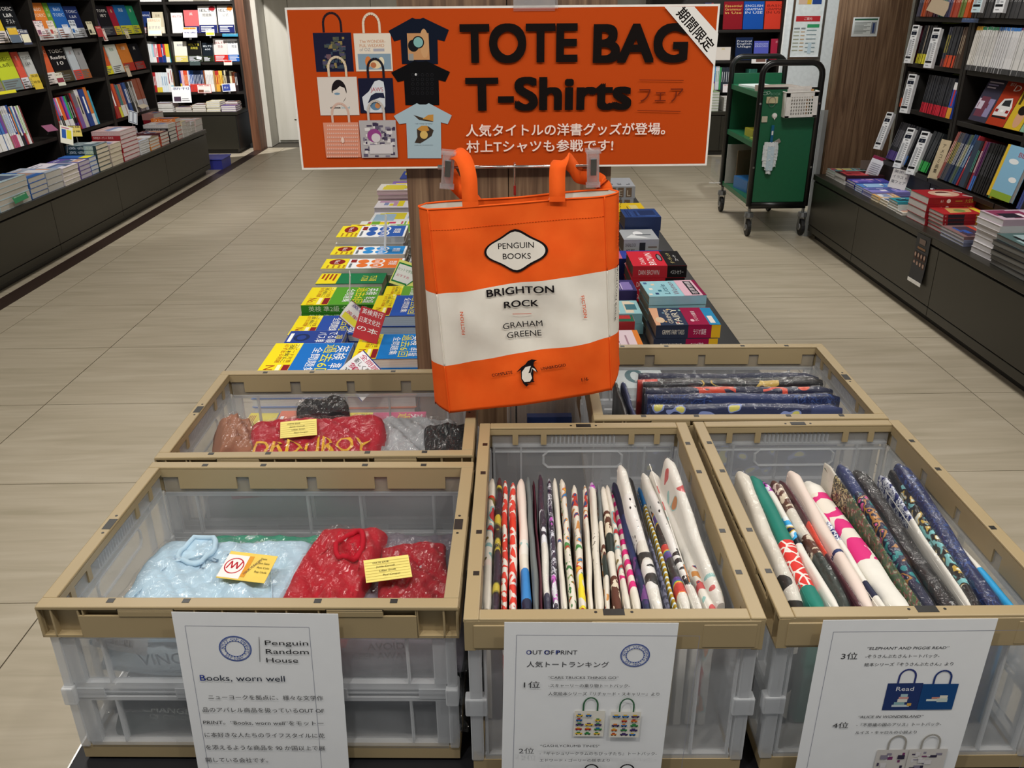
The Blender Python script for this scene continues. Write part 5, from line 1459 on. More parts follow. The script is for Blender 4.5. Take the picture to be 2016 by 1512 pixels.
mg = thing('suction_hook', 'round white hook that carries the duster', 'hook', mat=facing(tpx(1525, 228) + Vector((0, .003, 0)), (0, -1, 0)))
MB().tube([(0, 0, 0), (0, 0, .008), (0, 0, .012)], [.017, .015, .008], 16).add([(-.006, -.012, .009), (.006, -.012, .009), (0, -.026, .009)], [(0, 1, 2)]).build('disc', WHITE, mg)
# duster
du = thing('duster', 'white fibre duster with a blue handle hanging on the trolley end', 'duster', mat=facing(tpx(1521, 246) + Vector((0, -.012, 0)), (0, -1, 0)))
MB().box(-.009, .009, -.125, 0, -.003, .003).box(-.006, .006, -.20, -.12, -.002, .002).build('handle', col('#16618c', .3), du, bevel=.002)
MB().box(-.005, .005, -.06, -.035, .003, .0036).build('handle_label', WHITE, du)
random.seed(3)
rr = MB()
for k in range(9):
    y = -.115 - k * .021
    n = 16
    hw = (.044 if k < 7 else .036 - .010 * (k - 6)) * random.uniform(.92, 1.08)
    vs = []
    for i in range(n + 1):
        u = i / n * 2 - 1
        vs += [(u * hw, y + .012 + random.uniform(-.003, .003), .010 * math.cos(u * 1.4)), (u * hw * 1.04, y - .016 + random.uniform(-.005, .005), .016 * math.cos(u * 1.4) + random.uniform(-.003, .003))]
    rr.add(vs, [(2 * i, 2 * i + 1, 2 * i + 3, 2 * i + 2) for i in range(n)])
rr.build('fibre_head', col('#dfe6ea', .9, bump=.6, bscale=300), du, solid=.003)
MB().box(-.022, .022, -.28, -.13, .012, .017).build('fibre_core', col('#c4dae8', .9), du, bevel=.004)
random.seed(11)
# basket
bk = thing('basket', 'white perforated plastic basket hooked on the trolley end', 'basket', mat=facing(tpx(1571, 204) + Vector((0, -.002, 0)), (0, -1, 0), roll=.03))
bm = MB()
bw, bh, bd = .10, .075, .07
for sx in (1,):
    for i in range(10):
        x = -bw + .03 + i * (2 * bw - .06) / 9
        bm.box(x - .0035, x + .0035, -bh + .012, bh - .028, bd - .003, bd)
    for j in range(6):
        y = -bh + .014 + j * .0195
        bm.box(-bw + .02, bw - .02, y - .0035, y + .0035, bd - .003, bd + .0005)
bm.build('front_lattice', WHITE, bk)
MB().box(-bw, -bw + .027, -bh, bh, bd - .003, bd).box(bw - .027, bw, -bh, bh, bd - .003, bd).box(-bw, bw, bh - .028, bh, bd - .003, bd).box(-bw, bw, -bh, -bh + .012, bd - .003, bd) \
    .box(-bw, -bw + .003, -bh, bh, 0, bd).box(bw - .003, bw, -bh, bh, 0, bd).box(-bw, bw, -bh, -bh + .003, 0, bd).build('tub', WHITE, bk, bevel=.001)
MB().tube([(-bw, bh, 0), (-bw, bh, bd), (bw, bh, bd), (bw, bh, 0)], .004, 8).build('rim', WHITE, bk)
for i, (c, dx, tp, l) in enumerate((('#eceae6', .0, .045, 'white folded papers in the basket'), ('#d8a870', .012, .028, 'orange and cream leaflet in the basket'), ('#e4e0dc', -.01, .034, 'clear-sleeved leaflet in the basket'))):
    M = bk.matrix_world @ Matrix.Translation((dx, -.072, .010 + .008 * i))
    o = thing('leaflet', l, 'leaflet', mat=M)
    MB().box(-.072, .072, .10, .13 + tp, 0, .004).box(-.05, .05, 0, .101, 0, .003).build('sheet', col(c, .5), o)
    if i == 1:
        p = Pr(frame((-.072, 0, .004), (1, 0, 0), (0, 1, 0)))
        p.rect(.04, .1, .075, .138, '#5a5a50').rect(.085, .1, .13, .135, '#e8dcd0').rect(.01, .1, .035, .13, '#c8502c')
        p.build('print', o)
# load of the trolley
for (l, cat, x0, x1, y0, y1, z0, z1_, c, rz) in (('loose white papers on the top trolley shelf', 'paper', -.15, .03, -.12, .2, .90, .912, '#dfe8e6', .2), ('small stack of magazines near the trolley end panel', 'magazine', -.16, .08, -.33, -.16, .90, .935, '#b8aaa0', .1),
                                                ('yellow-spined book on the middle trolley shelf', 'book', -.14, .08, -.12, .05, .595, .645, '#a8a430', .05), ('green-edged pad on the middle trolley shelf', 'pad', -.16, .05, -.34, -.14, .595, .607, '#9ab04a', .0),
                                                ('thick blue-edged book on the bottom trolley shelf', 'book', -.15, -.02, -.1, .13, .23, .31, '#2a6aa8', .15), ('white boxed book on the bottom trolley shelf', 'book', -.13, -.02, -.32, -.16, .23, .29, '#d8d8d6', 0)):
    M = Matrix.Translation((TO.x + (x0 + x1) / 2, TO.y + (y0 + y1) / 2, z0 + .0006)) @ Matrix.Rotation(rz, 4, 'Z')
    book('trolley_' + ('book' if cat == 'book' else cat), l, cat, M @ Matrix.Translation((-(x1 - x0) / 2, -(y1 - y0) / 2, 0)), x1 - x0, y1 - y0, z1_ - z0, c, '#c8c8c4')
o = thing('cardboard_sheet', 'tall grey cardboard sheet standing on the bottom trolley shelf', 'cardboard', (TO.x - .09, TO.y + .27, .2305))
MB().box(-.10, .10, -.003, .003, 0, .27).build('sheet', col('#a8a8a4', .7), o)
o = thing('cardboard_sheet', 'brown cardboard divider leaning on the bottom trolley shelf', 'cardboard', (TO.x - .05, TO.y + .2, .2305), .2)
MB().box(-.09, .07, -.003, .003, 0, .24).build('sheet', col('#7a664c', .7), o)
o = thing('card_holder', 'clear upright card holder at the rear left trolley leg', 'card', (TO.x - .235, TO.y + .36, .21))
MB().box(-.04, .04, -.002, .002, 0, .19).build('pocket', ACRY, o)
MB().box(-.045, .045, -.004, .004, 0, .006).build('foot', WHITE, o)

# ================================================================== FOLDING CRATES
L_, W_, H_ = .526, .366, .26


def crate(label, cx, cy, rz, z0=.4665):
    """folding crate: long sides along local x, hinged halfway up; base at z0"""
    t = thing('folding_crate', label, 'crate', (cx, cy, z0), rz)
    a, b, H = L_ / 2, W_ / 2, H_
    ft = .019
    # rim
    r = MB()
    for s in (-1, 1):
        r.box(-a, a, s * b if s < 0 else b - ft, -b + ft if s < 0 else b, H - .004, H)
        r.box(-a if s < 0 else a - ft, -a + ft if s < 0 else a, -b + ft, b - ft, H - .004, H)
    r.build('rim_top', TAN, t, bevel=.0015)
    inn = MB()
    for s in (-1, 1):
        y0, y1 = (b - ft, b - ft + .004) if s > 0 else (-b + ft - .004, -b + ft)
        inn.box(-a + ft, a - ft, y0, y1, H - .018, H - .004)
        for q in (-.17, -.055, .055, .17):
            inn.box(q - .047, q + .047, y0, y1, H - .040, H - .018)
        x0, x1 = (a - ft, a - ft + .004) if s > 0 else (-a + ft - .004, -a + ft)
        inn.box(x0, x1, -b + ft - .004, b - ft + .004, H - .014, H - .004)
        for q in (-.13, -.085, .07, .12):
            inn.box(x0, x1, q - .005, q + .005, H - .034, H - .014)
    inn.build('inner_lip', TAN, t)
    # outer skirts of the long sides: slots, corner pockets, latch tongues
    for s in (-1, 1):
        k = MB()
        y = s * b

        def yb(d0, d1): return (y - d1, y - d0) if s > 0 else (y + d0, y + d1)
        y0, y1 = yb(0, .003)
        k.box(-a + .052, a - .052, y0, y1, H - .048, H - .0145)
        k.box(-a, a, y0, y1, H - .0045, H - .002)
        q0, q1 = yb(.011, .014)
        k.box(-a + .004, a - .004, q0, q1, H - .048, H - .004)
        q0, q1 = yb(.0008, .014)
        for x in (-.205, -.14, -.065, -.03, .012, .05, .09, .165, .212):
            k.box(x - .001, x + .001, q0, q1, H - .048, H - .004)
        for sx in (-1, 1):
            for x in (a - .001, a - .018, a - .052):
                k.box(sx * x - .0012, sx * x + .0012, q0, q1, H - .048, H - .004)
            k.box(min(sx * (a - .052), sx * a), max(sx * (a - .052), sx * a), q0, q1, H - .0485, H - .045)
        k.build('long_skirt', TAN, t)
        for x in (-.125, .135):
            m = MB()
            q0, q1 = yb(-.001, .012)
            m.box(x - .035, x + .035, q0, q1, H - .015, H - .006)
            m.box(x - .035, x + .035, q0 if s < 0 else q1 - .004, q0 + .004 if s < 0 else q1, H - .006, H - .0035)
            m.build('latch', TAN, t, bevel=.001)
            q0, q1 = yb(.008, .016)
            q2, q3 = yb(-.0006, .0025)
            MB().box(x - .036, x + .036, q2, q3, H - .006, H - .0035).build('latch_gap', EDGE, t)
            for xx in (x - .0475, x + .0475):
                MB().box(xx - .0045, xx + .0045, q0, q1, H - .0005, H + .0004).build('latch_hole', EDGE, t)
    for s in (-1, 1):
        x = s * a
        x0, x1 = (x - .003, x) if s > 0 else (x, x + .003)
        MB().box(x0, x1, -b + .0005, b - .0005, H - .048, H - .002).build('short_skirt', TAN, t, bevel=.0015)
        MB().box(x0 - .0008, x1 + .0008, -b + .006, b * .15, H - .047, H - .004).box(x0 - .0014, x1 + .0014, -b + .01, -b + .075, H - .044, H - .009).box(x0 - .0014, x1 + .0014, b * .55, b - .012, H - .044, H - .009).build('label_pad', TAN, t, bevel=.001)
        xc = s * (a - .012)
        MB().box(xc - .006, xc + .006, -.013, .013, H - .0005, H + .0003).build('slot', EDGE, t)
        for yy in (-.022, .022):
            MB().tube([(xc, yy, H), (xc, yy, H + .0004)], .002, 8).build('pin', EDGE, t)
    # base tray
    MB().box(-a + .008, a - .008, -b + .008, b - .008, 0, .014).build('base', TAN, t, bevel=.002)
    bt = MB()
    for s in (-1, 1):
        bt.box(-a + .006, a - .006, min(s * (b - .006), s * (b - .012)), max(s * (b - .006), s * (b - .012)), .0, .022)
        bt.box(min(s * (a - .006), s * (a - .012)), max(s * (a - .006), s * (a - .012)), -b + .012, b - .012, .0, .022)
    bt.build('base_rim', TAN, t)
    MB().box(-a + .02, a - .02, -b + .02, b - .02, .0143, .016).build('floor_plate', FROSTD, t)
    # frosted long sides: two hinged halves
    for s in (-1, 1):
        y0, y1 = (b - .0165, b - .014) if s > 0 else (-b + .014, -b + .0165)
        for z0_, z1_ in ((.018, .108), (.122, H - .020)):
            o = MB().box(-a + .02, a - .02, y0, y1, z0_, z1_).build('side_half', FROST, t)
            rb = MB()
            z1_ = min(z1_, H - .049)
            w0, w1 = (y0, y1 + .008) if s > 0 else (y0 - .008, y1)
            rb.box(-a + .02, a - .02, w0, w1, z0_, z0_ + .010).box(-a + .02, a - .02, w0, w1, z1_ - .006, z1_)
            for x in (-.195, -.012, .075, .195):
                rb.box(x - .0014, x + .0014, w0, w1, z0_ + .010, z1_ - .006)
            for x in (-.238, .238):
                rb.box(x - .010, x + .010, w0, w1 , z0_ + .010, z1_ - .006)
            rb.build('stiffening_rib', FROSTD, o)
        hg = MB()
        yc = (y0 + y1) / 2 + s * .004
        hg.tube([(-a + .02, yc, .115), (a - .02, yc, .115)], .0045, 8)
        for x in (-.225, -.095, .095, .225):
            hg.box(x - .018, x + .018, yc - .006, yc + .006, .107, .123)
        hg.build('hinge', FROSTD, t)
    # short sides with a moulded hand-hold outline and a comb of ribs
    for s in (-1, 1):
        x0, x1 = (a - .0165, a - .014) if s > 0 else (-a + .014, -a + .0165)
        o = MB().box(x0, x1, -b + .022, b - .022, .018, H - .018).build('end_panel', FROST, t)
        w0, w1 = (x0, x1 + .007) if s > 0 else (x0 - .007, x1)
        rb = MB()
        rb.box(w0, w1, -b + .022, b - .022, .018, .030).box(w0, w1, -b + .022, b - .022, H - .040, H - .036).box(w0, w1, -b + .022, b - .022, H - .051, H - .049)
        for y in (-.158, -.11, .11, .158):
            rb.box(w0, w1, y - .0015, y + .0015, .03, H - .040)
        for k in range(16):
            y = -.055 + k * .11 / 15
            rb.box(w0, w1, y - .0012, y + .0012, H - .036, H - .020)
        rb.build('stiffening_rib', FROSTD, o)
        xm = (w0 + w1) / 2 - s * .003
        hh = [(.062, H - .05), (.070, H - .058), (.070, H - .074), (.062, H - .082), (-.062, H - .082), (-.070, H - .074), (-.070, H - .058), (-.062, H - .05)]
        MB().tube([(xm, y, z) for y, z in hh], .0024, 6, closed=True).build('handle_outline', FROSTD, o)
        for sy in (-1, 1):
            yy = sy * (b - .012)
            MB().box(w0 - .002, w1 + .001, yy - .008, yy + .008, .02, H - .046).box(w0 - .004, w1 + .003, yy - .014, yy + .014, .10, .128).build('corner_post', FROSTD, t, bevel=.002)
    return t


crate('tan-rimmed clear crate of folded T-shirts at the left, behind the Penguin sign', -.319, 1.026, -.026)
crate('tan-rimmed clear crate with the gold-lettered red shirt, back left', -.315, 1.409, -.010)
crate('tan-rimmed clear crate packed with upright totes, centre front', .134, 1.074, PI / 2 - .017)
crate('tan-rimmed clear crate of leaning totes at the front right corner', .514, 1.071, PI / 2 - .010)
crate('tan-rimmed clear crate with dark shiny totes, back right', .426, 1.527, -.022)


# ================================================================== FOLDED SHIRTS
def noise2(x, y, s):
    return math.sin(x * 37 + s) * math.cos(y * 31 - s * 1.7) + .6 * math.sin(x * 71 + y * 53 + s * 2.3) + .4 * math.cos(x * 117 - y * 93 + s)


def shirt(label, cx, cy, z, rz, w, d, h, colr, seed=0, tilt=0.0, film=True, collar=True, design=None, name='folded_t_shirt', slope=0.0, extra=None):
    """pillow-like folded shirt, w across, d deep, h thick, in clear film"""
    M = Matrix.Translation((cx, cy, z)) @ Matrix.Rotation(rz, 4, 'Z') @ Matrix.Rotation(tilt, 4, 'X') @ Matrix.Rotation(slope, 4, 'Y')
    t = thing(name, label, 'shirt' if 'shirt' in name else 'cloth', mat=M)

    def top(u, v):
        e = (1 - abs(2 * u - 1) ** 6) * (1 - abs(2 * v - 1) ** 6)
        return Vector(((u - .5) * w * (1 + .03 * math.sin(v * 9 + seed)), (v - .5) * d * (1 + .04 * math.sin(u * 7 + seed)), h * (.25 + .75 * max(e, 0) ** .28) + .004 * noise2(u * w * 3, v * d * 3, seed) * e + .004 * math.sin((u * 2.2 + v * 1.3) * 6 + seed) * e + .0030 * abs(math.sin(u * 8 + v * 11 + seed)) ** .4 * e - .0025 * abs(math.sin(u * 17 - v * 7 + seed * 2)) ** .3 * e))
    n = 44
    m = MB().grid(n, n, top)
    m.grid(n, n, lambda u, v: (top(u, v).x, top(u, v).y, .001))
    ring = [(i / n, 0) for i in range(n)] + [(1, i / n) for i in range(n)] + [(1 - i / n, 1) for i in range(n)] + [(0, 1 - i / n) for i in range(n)]
    vs = [top(*q) for q in ring] + [Vector((top(*q).x, top(*q).y, .001)) for q in ring]
    k = len(ring)
    m.add(vs, [(i, (i + 1) % k, k + (i + 1) % k, k + i) for i in range(k)])
    m.build('folded_cloth', col(colr, .85, .3, noise=.05, nscale=30, bump=.35, bscale=900), t, smooth=True)
    if collar:
        pts = []
        cu, cv = (.30, .80) if seed == 8 else (.62, .70)
        for i in range(20):
            a = 2 * PI * i / 20
            q = top(cu + .15 * math.cos(a) * (.13 / w) ** .5, cv + .14 * math.sin(a))
            pts.append(q + Vector((0, 0, .0035 + .006 * max(0, math.sin(a)))))
        hole = MB().add([top(cu, cv) + Vector((0, 0, .001))] + [p - Vector((0, 0, .002)) for p in pts], [(0, i + 1, (i + 1) % 20 + 1) for i in range(20)])
        hole.build('neck_lining', col(colr, .9, .2, noise=.12, nscale=60), t)
        MB().tube(pts, .0042, 8, closed=True).build('collar', col(colr, .85, .3, bump=.3, bscale=900), t, smooth=True)
        for sgn in (-1, 1):
            q = [top(.5 + sgn * .12, .75), top(.5 + sgn * .3, .62), top(.5 + sgn * .42, .3)]
            MB().tube([p + Vector((0, 0, .0)) for p in q], .0015, 6).build('fold_line', col(colr, .85, .3), t, smooth=True)
    if design:
        pr = Pr(lambda u, v, hh: top(u, v) + Vector((0, 0, hh + .001)), .001)
        design(pr)
        pr.build('chest_print', t)
    if film:
        random.seed(seed + 50)
        jt = [[random.uniform(-1, 1) for _ in range(31)] for _ in range(31)]

        def ftop(u, v):
            q = top(min(max((u - .5) * 1.02 + .5, 0), 1), min(max((v - .5) * 1.02 + .5, 0), 1))
            i, j = int(u * 30), int(v * 30)
            f = (min(u, 1 - u, v, 1 - v) * 10)
            return Vector(((u - .5) * w * 1.10, (v - .5) * d * 1.05, max(q.z * min(1, .3 + f), .002) + .004 + .0022 * jt[j][i]))
        MB().grid(30, 30, ftop).build('plastic_sleeve', SLEEVE, t, smooth=False)
    if extra:
        extra(t, top)
    return t


CW = '#cdc9c0'


def ycard(t, top, u, v, rot, red=False):
    q = top(u, v)
    M = mat_from(q + Vector((0, 0, .015)), (math.cos(rot), math.sin(rot), -.05), (-math.sin(rot), math.cos(rot), .15), (0, -.15, 1))
    c = MB().box(-.032, .032, -.022, .022, 0, .0008).build('label_card', col('#e8d878', .6), t)
    c.matrix_local = M
    p = Pr(frame((0, 0, .0008), (1, 0, 0), (0, 1, 0)), .0002)
    for k in range(7):
        p.rect(-.031, -.018 + k * .0055, .031, -.0176 + k * .0055, '#a08a3a')
    for k, s in enumerate(('DATE DUE', 'Jamie Carroll', 'Lillian Smith', 'Paul Cooper')):
        p.text(s, -.02 + .004 * k, .012 - k * .0085, .0034, '#3a3424', al='L', sh=.2)
    p.build('print', c)


def d_blue(p):
    p.ring(.42, .66, .06, .045, '#5a7890', w=.008).text('M', .42, .645, .035, '#4a6880', w=.04)
    for k in range(3):
        p.rect(.52, .70 - k * .035, .74, .715 - k * .035, '#6a8498')
    p.rect(.56, .60, .72, .66, '#7a94a4')


def ex_blue(t, top):
    q = top(.80, .50)
    M = mat_from(q + Vector((-.012, 0, .016)), (.99, -.14, 0), (.14, .95, .28), (0, -.28, .95))
    c = MB().box(-.045, .028, -.028, .022, 0, .0008).build('label_card', col('#e8c858', .6), t)
    c.matrix_local = M
    p = Pr(frame((0, 0, .0008), (1, 0, 0), (0, 1, 0)), .0002)
    p.rect(-.045, -.026, -.012, .016, '#efe9e6').ring(-.028, -.004, .0145, .0145, '#b8303a', w=.0018)
    p.line([(-.038, -.010), (-.034, .004), (-.030, -.009), (-.026, .003), (-.022, -.009), (-.018, .005)], .0022, '#b8303a')
    p.rect(-.012, -.022, -.005, .016, '#dc9a3a').text('HARUKI MURAKAMI', .001, -.004, .0045, '#3a2448', rot=62, w=.032)
    for k, s in enumerate(('Date', 'Jun Sato', 'Ann Cole', 'Ray Ueda')):
        p.text(s, .006, .012 - k * .008, .0034, '#3a3424', al='L')
    p.build('print', c)


FZ = .4665 + .017
# lower layers seen through the front of the left crate


def fprint(t, items):
    """lettering of the plastic bag on the side that faces the crate's front"""
    pr = Pr(lambda u, v, hh: Vector((u, -hh, v)), .0006)
    for (txt, u, v, sz, c, rot) in items:
        pr.text(txt, u, v, sz, c, rot=rot, bold=.01, res=3)
    o = pr.build('bag_print', t)
    return o


def low(label, cx, cy, z, rz, w, d, h, c, seed, film=True, items=None):
    shirt(label, cx, cy, z, rz, w, d, h, c, seed, film=film, collar=False,
          extra=(lambda t, top: fprint(t, [(a, u, v, s_, cc, r) for a, u, v, s_, cc, r in items]).__setattr__('location', (0, -d / 2 - .004, 0))) if items else None)


low('dark green folded shirt at the bottom left of the front left crate', -.44, 1.025, FZ, .03, .21, .28, .048, '#26443a', 1, items=[('CHANGE', -.034, .036, .011, '#dfe4d8', -8), ('OF COLOR', -.030, .024, .008, '#aab0a4', -8)])
low('black folded shirt at the bottom of the front left crate', -.19, 1.02, FZ, -.02, .25, .29, .050, '#18191d', 2)
low('charcoal folded shirt with pale bag lettering, lower half of the front left crate', -.42, 1.015, FZ + .049, .03, .23, .29, .046, '#33383c', 3)
low('navy folded shirt with folded edges, lower half of the front left crate', -.18, 1.02, FZ + .050, -.02, .24, .29, .045, '#23272e', 4)
low('pale grey blue folded shirt with letter print, middle of the front left crate', -.425, 1.02, FZ + .100, -.03, .25, .27, .040, '#b8c6ce', 5, items=[('VINO', -.030, .020, .018, '#8a98a2', 4)])
low('grey folded shirt in lettered film under the red ones, front left crate', -.185, 1.015, FZ + .100, .02, .24, .275, .055, '#6c6670', 6, items=[('AVOID', .022, .046, .011, '#2a282e', 0), ('KEEP AWAY', .014, .031, .010, '#2a282e', 0)])
shirt('teal green folded shirt showing behind the light blue one', -.36, 1.06, FZ + .120, .0, .24, .20, .022, '#3f9478', 7, film=True, collar=False)
shirt('light blue folded T-shirt with a round collar print, front left crate', -.425, 1.005, FZ + .137, -.05, .245, .23, .030, '#b4cfe0', 8, tilt=-.06, design=d_blue, extra=ex_blue)
shirt('red folded T-shirt with a yellow library card, middle of the front left crate', -.252, 1.00, FZ + .148, -.12, .108, .25, .036, '#b01226', 9, tilt=-.03, extra=None)
shirt('dark red folded shirt at the right end of the front left crate', -.135, 1.00, FZ + .150, .10, .10, .18, .020, '#9a1222', 10, collar=False, extra=lambda t, top: ycard(t, top, .16, .45, .12))
o = thing('barcode_tag', 'white barcode sticker on a grey shirt low in the front left crate', 'label', mat=facing((-.505, .874, .648), (0, -1, .05), roll=-.25))
MB().box(-.035, .035, -.014, .014, 0, .001).build('sticker', PAPER, o)
p = Pr(frame((0, 0, .001), (1, 0, 0), (0, 1, 0)), .0002)
random.seed(5)
for k in range(22):
    x = -.03 + k * .0022
    p.rect(x, -.004, x + random.choice((.0006, .0011)), .008, '#3a3c40')
p.build('bars', o)
# back left crate
shirt('grey folded T-shirt in the back left crate', -.175, 1.385, .628, -.05, .15, .22, .045, '#9a9c9f', 12, collar=False)
shirt('black folded shirt at the right end of the back left crate', -.10, 1.34, .650, .1, .09, .16, .045, '#18181b', 13, collar=False)


def d_gold(p):
    p.text('ORDUROY', .50, .26, .22, '#d8a83a', w=.84, bold=.01, res=3)


shirt('red folded T-shirt with gold lettering in the back left crate', -.345, 1.345, .648, .07, .25, .19, .050, '#a8142a', 14, tilt=.10, collar=False, design=d_gold,
      extra=lambda t, top: ycard(t, top, .40, .62, .12))
shirt('brown and black folded shirt standing at the left end of the back left crate', -.505, 1.36, .650, .3, .06, .13, .065, '#9a6a54', 15, collar=False, slope=.4)
shirt('black shirt corner behind the gold-lettered red shirt', -.35, 1.465, .655, .3, .10, .07, .055, '#1c1a1c', 16, collar=False)
shirt('dark folded shirts filling the bottom of the back left crate', -.32, 1.40, FZ, 0, .46, .31, .14, '#3c3c44', 17, collar=False, film=False)

# ================================================================== TOTES STANDING IN THE CRATES
CR = '#ded8cb'
PAT = {
    'cream': col(CR, .8, .3, noise=.04, bump=.2, bscale=1200),
    'white': col('#e6e3da', .8, .3, noise=.03, bump=.2, bscale=1200),
    'navy': col('#1e2440', .6), 'black': col('#17171b', .45), 'maroon': col('#4a1426', .5), 'grey': col('#6a7070', .7), 'teal': col('#15796a', .6),
    'blue': col('#2f7fc4', .6), 'cyan': col('#2ea0d8', .5), 'dgreen': col('#1b2c28', .5), 'dpurple': col('#2c1c38', .5), 'denim': col('#2c3a68', .6),
    'reds': ramp_mat('red_white_print', [(0, '#e4e0d6'), (.47, '#dd4638')], 'noise', (1, 1, 1), 75, 1, .75),
    'redscale': ramp_mat('red_scale_print', [(0, '#e8dcd4'), (.10, '#e0402f')], 'cell', (1, 1, 1), 45, 1, .7),
    'redhex': ramp_mat('red_hexagon_print', [(0, '#e8e4dc'), (.07, '#d8322c')], 'cell', (1, 1, 1), 55, 1, .6),
    'yelblk': ramp_mat('yellow_black_print', [(0, '#1c1418'), (.45, '#d8c43a'), (.56, '#8a8430'), (.62, '#1c1418')], 'noise', (.5, 1, .5), 38, 0, .6),
    'navyw': ramp_mat('navy_white_print', [(0, '#1c1a34'), (.52, '#e8eaf0')], 'noise', (1, 1, 1), 55, 0, .5),
    'navywf': ramp_mat('navy_fern_print', [(0, '#221c3c'), (.50, '#dfe0ea'), (.57, '#221c3c'), (.63, '#dfe0ea')], 'noise', (1, 1, 1), 85, 2, .5),
    'purpf': ramp_mat('purple_white_print', [(0, '#221c3c'), (.44, '#c44ac0'), (.52, '#dfe0ea')], 'noise', (1, 1, 1), 70, 2, .5),
    'animals': ramp_mat('animal_print', [(0, '#4a8a4a'), (.32, CR), (.60, '#c84a34'), (.64, '#e0b03c'), (.68, '#3f78b0')], 'noise', (1, 1, 1), 62, 0, .75),
    'toys': ramp_mat('toy_print', [(0, '#c88a4a'), (.33, CR), (.63, '#b83a30'), (.68, '#2c4a7a')], 'noise', (1, 1, 1), 55, 0, .75),
    'leafy': ramp_mat('leaf_print', [(0, '#3f7a44'), (.38, CR), (.62, '#6a9a4a'), (.67, '#a8402c')], 'noise', (1, 1, 1), 80, 1, .75),
    'sketch': ramp_mat('sketch_print', [(0, '#4a4640'), (.33, CR), (.66, '#8a8478')], 'noise', (1, 1, 1), 95, 2, .75),
    'triang': ramp_mat('triangle_print', [(0, '#7a6a3a'), (.36, CR), (.56, '#8ab0b0'), (.63, '#b03034')], 'noise', (1, 1, 1), 48, 0, .75),
    'yelred': ramp_mat('yellow_red_print', [(0, '#b8302c'), (.42, '#e8d42c'), (.6, CR)], 'noise', (1, 1, 1), 45, 0, .7),
    'brownw': ramp_mat('brown_white_print', [(0, '#5a3020'), (.52, '#dccfb8')], 'noise', (1, 1, 1), 60, 2, .7),
    'pink': ramp_mat('pink_stripe_print', [(0, '#d8287a'), (.5, '#e4dccf')], 'wavey', (1, 1, 1), 11, 1, .7, distort=1.0),
    'pinkbig': ramp_mat('pink_letter_print', [(0, '#d8287a'), (.52, '#e4dccf')], 'noise', (1, 1, 1), 42, 0, .7),
    'dotsbw': ramp_mat('black_dash_print', [(0, '#1a1a1c'), (.20, '#eceae6')], 'voronoi', (1.4, .6, 1), 95, 1, .6),
    'bands': ramp_mat('black_band_print', [(0, '#141416'), (.46, '#eceae6')], 'noise', (.5, 1.6, .5), 40, 1, .5),
    'gold': ramp_mat('gold_teal_stripe', [(0, '#a88a1c'), (.7, '#cfe0e4')], 'wavey', (1, 1, 1), 26, 0, .6),
    'rainbow': ramp_mat('rainbow_print', [(0, '#5a3a90'), (.3, '#3a6ac0'), (.4, '#3a9a4a'), (.5, '#e8d43c'), (.6, '#e8802c'), (.7, '#d0342c')], 'wavey', (1, 1, 1), 6, 0, .6),
    'squares': ramp_mat('pastel_patch_print', [(0, '#c85a5a'), (.33, '#e3dfd6'), (.60, '#e3dfd6'), (.64, '#9ac4c0'), (.68, '#c8804a')], 'noise', (1, 1, 1), 36, 0, .8),
    'rope': ramp_mat('grey_knit_print', [(0, '#3a3c50'), (.5, '#6a6c80')], 'noise', (1, 1, 1), 150, 1, .7),
    'purfl': ramp_mat('dark_flower_print', [(0, '#3a2a60'), (.42, '#232c50'), (.6, '#6a3a7a')], 'noise', (1, 1, 1), 60, 1, .6),
    'creambk': ramp_mat('black_patch_print', [(0, '#161616'), (.5, '#e0dbd0')], 'noise', (.6, 1, .6), 26, 0, .7),
    'pine': ramp_mat('pinecone_print', [(0, '#2a2a22'), (.45, '#b8a878'), (.52, '#2a2a22'), (.62, '#c8bc94')], 'noise', (1, 1, 1), 130, 1, .7),
    'heath': ramp_mat('green_heather_print', [(0, '#2c4a34'), (.45, '#46663c'), (.56, '#8a3a40'), (.62, '#9aa88a')], 'noise', (1, 1, 1), 120, 2, .7),
    'floral': ramp_mat('gold_floral_print', [(0, '#2f8a8c'), (.38, '#1c2244'), (.53, '#b8803c'), (.60, '#1c2244'), (.65, '#e05a98')], 'noise', (1, 1, 1), 55, 1, .5),
    'tealfl': ramp_mat('teal_floral_print', [(0, '#7ac0c4'), (.41, '#15171c'), (.56, '#c8a848'), (.62, '#e0e4d8')], 'noise', (1, 1, 1), 65, 1, .4),
    'whiblue': ramp_mat('white_blue_fern', [(0, '#1f3070'), (.46, '#e8ecf4'), (.55, '#1f3070'), (.6, '#e8ecf4')], 'noise', (1, 1, 1), 110, 2, .5),
    'navyleaf': ramp_mat('navy_leaf_relief', [(0, '#1a2650'), (.47, '#35508c'), (.52, '#1a2650')], 'noise', (1, 1, 1), 40, 1, .35, distort=2),
    'bluebk': ramp_mat('blue_badge_print', [(0, '#151a24'), (.42, '#3aa8e4'), (.5, '#e8ecec'), (.58, '#d8b43a'), (.62, '#1c2a50')], 'noise', (1, 1, 1), 40, 0, .5),
    'redorange': col('#dc3a24', .5), 'pinkc': ramp_mat('blush_cloth', [(0, '#e4dacd'), (1, '#e6cfc6')], 'noise', (1, 1, 1), 20, 1, .8, False),
}


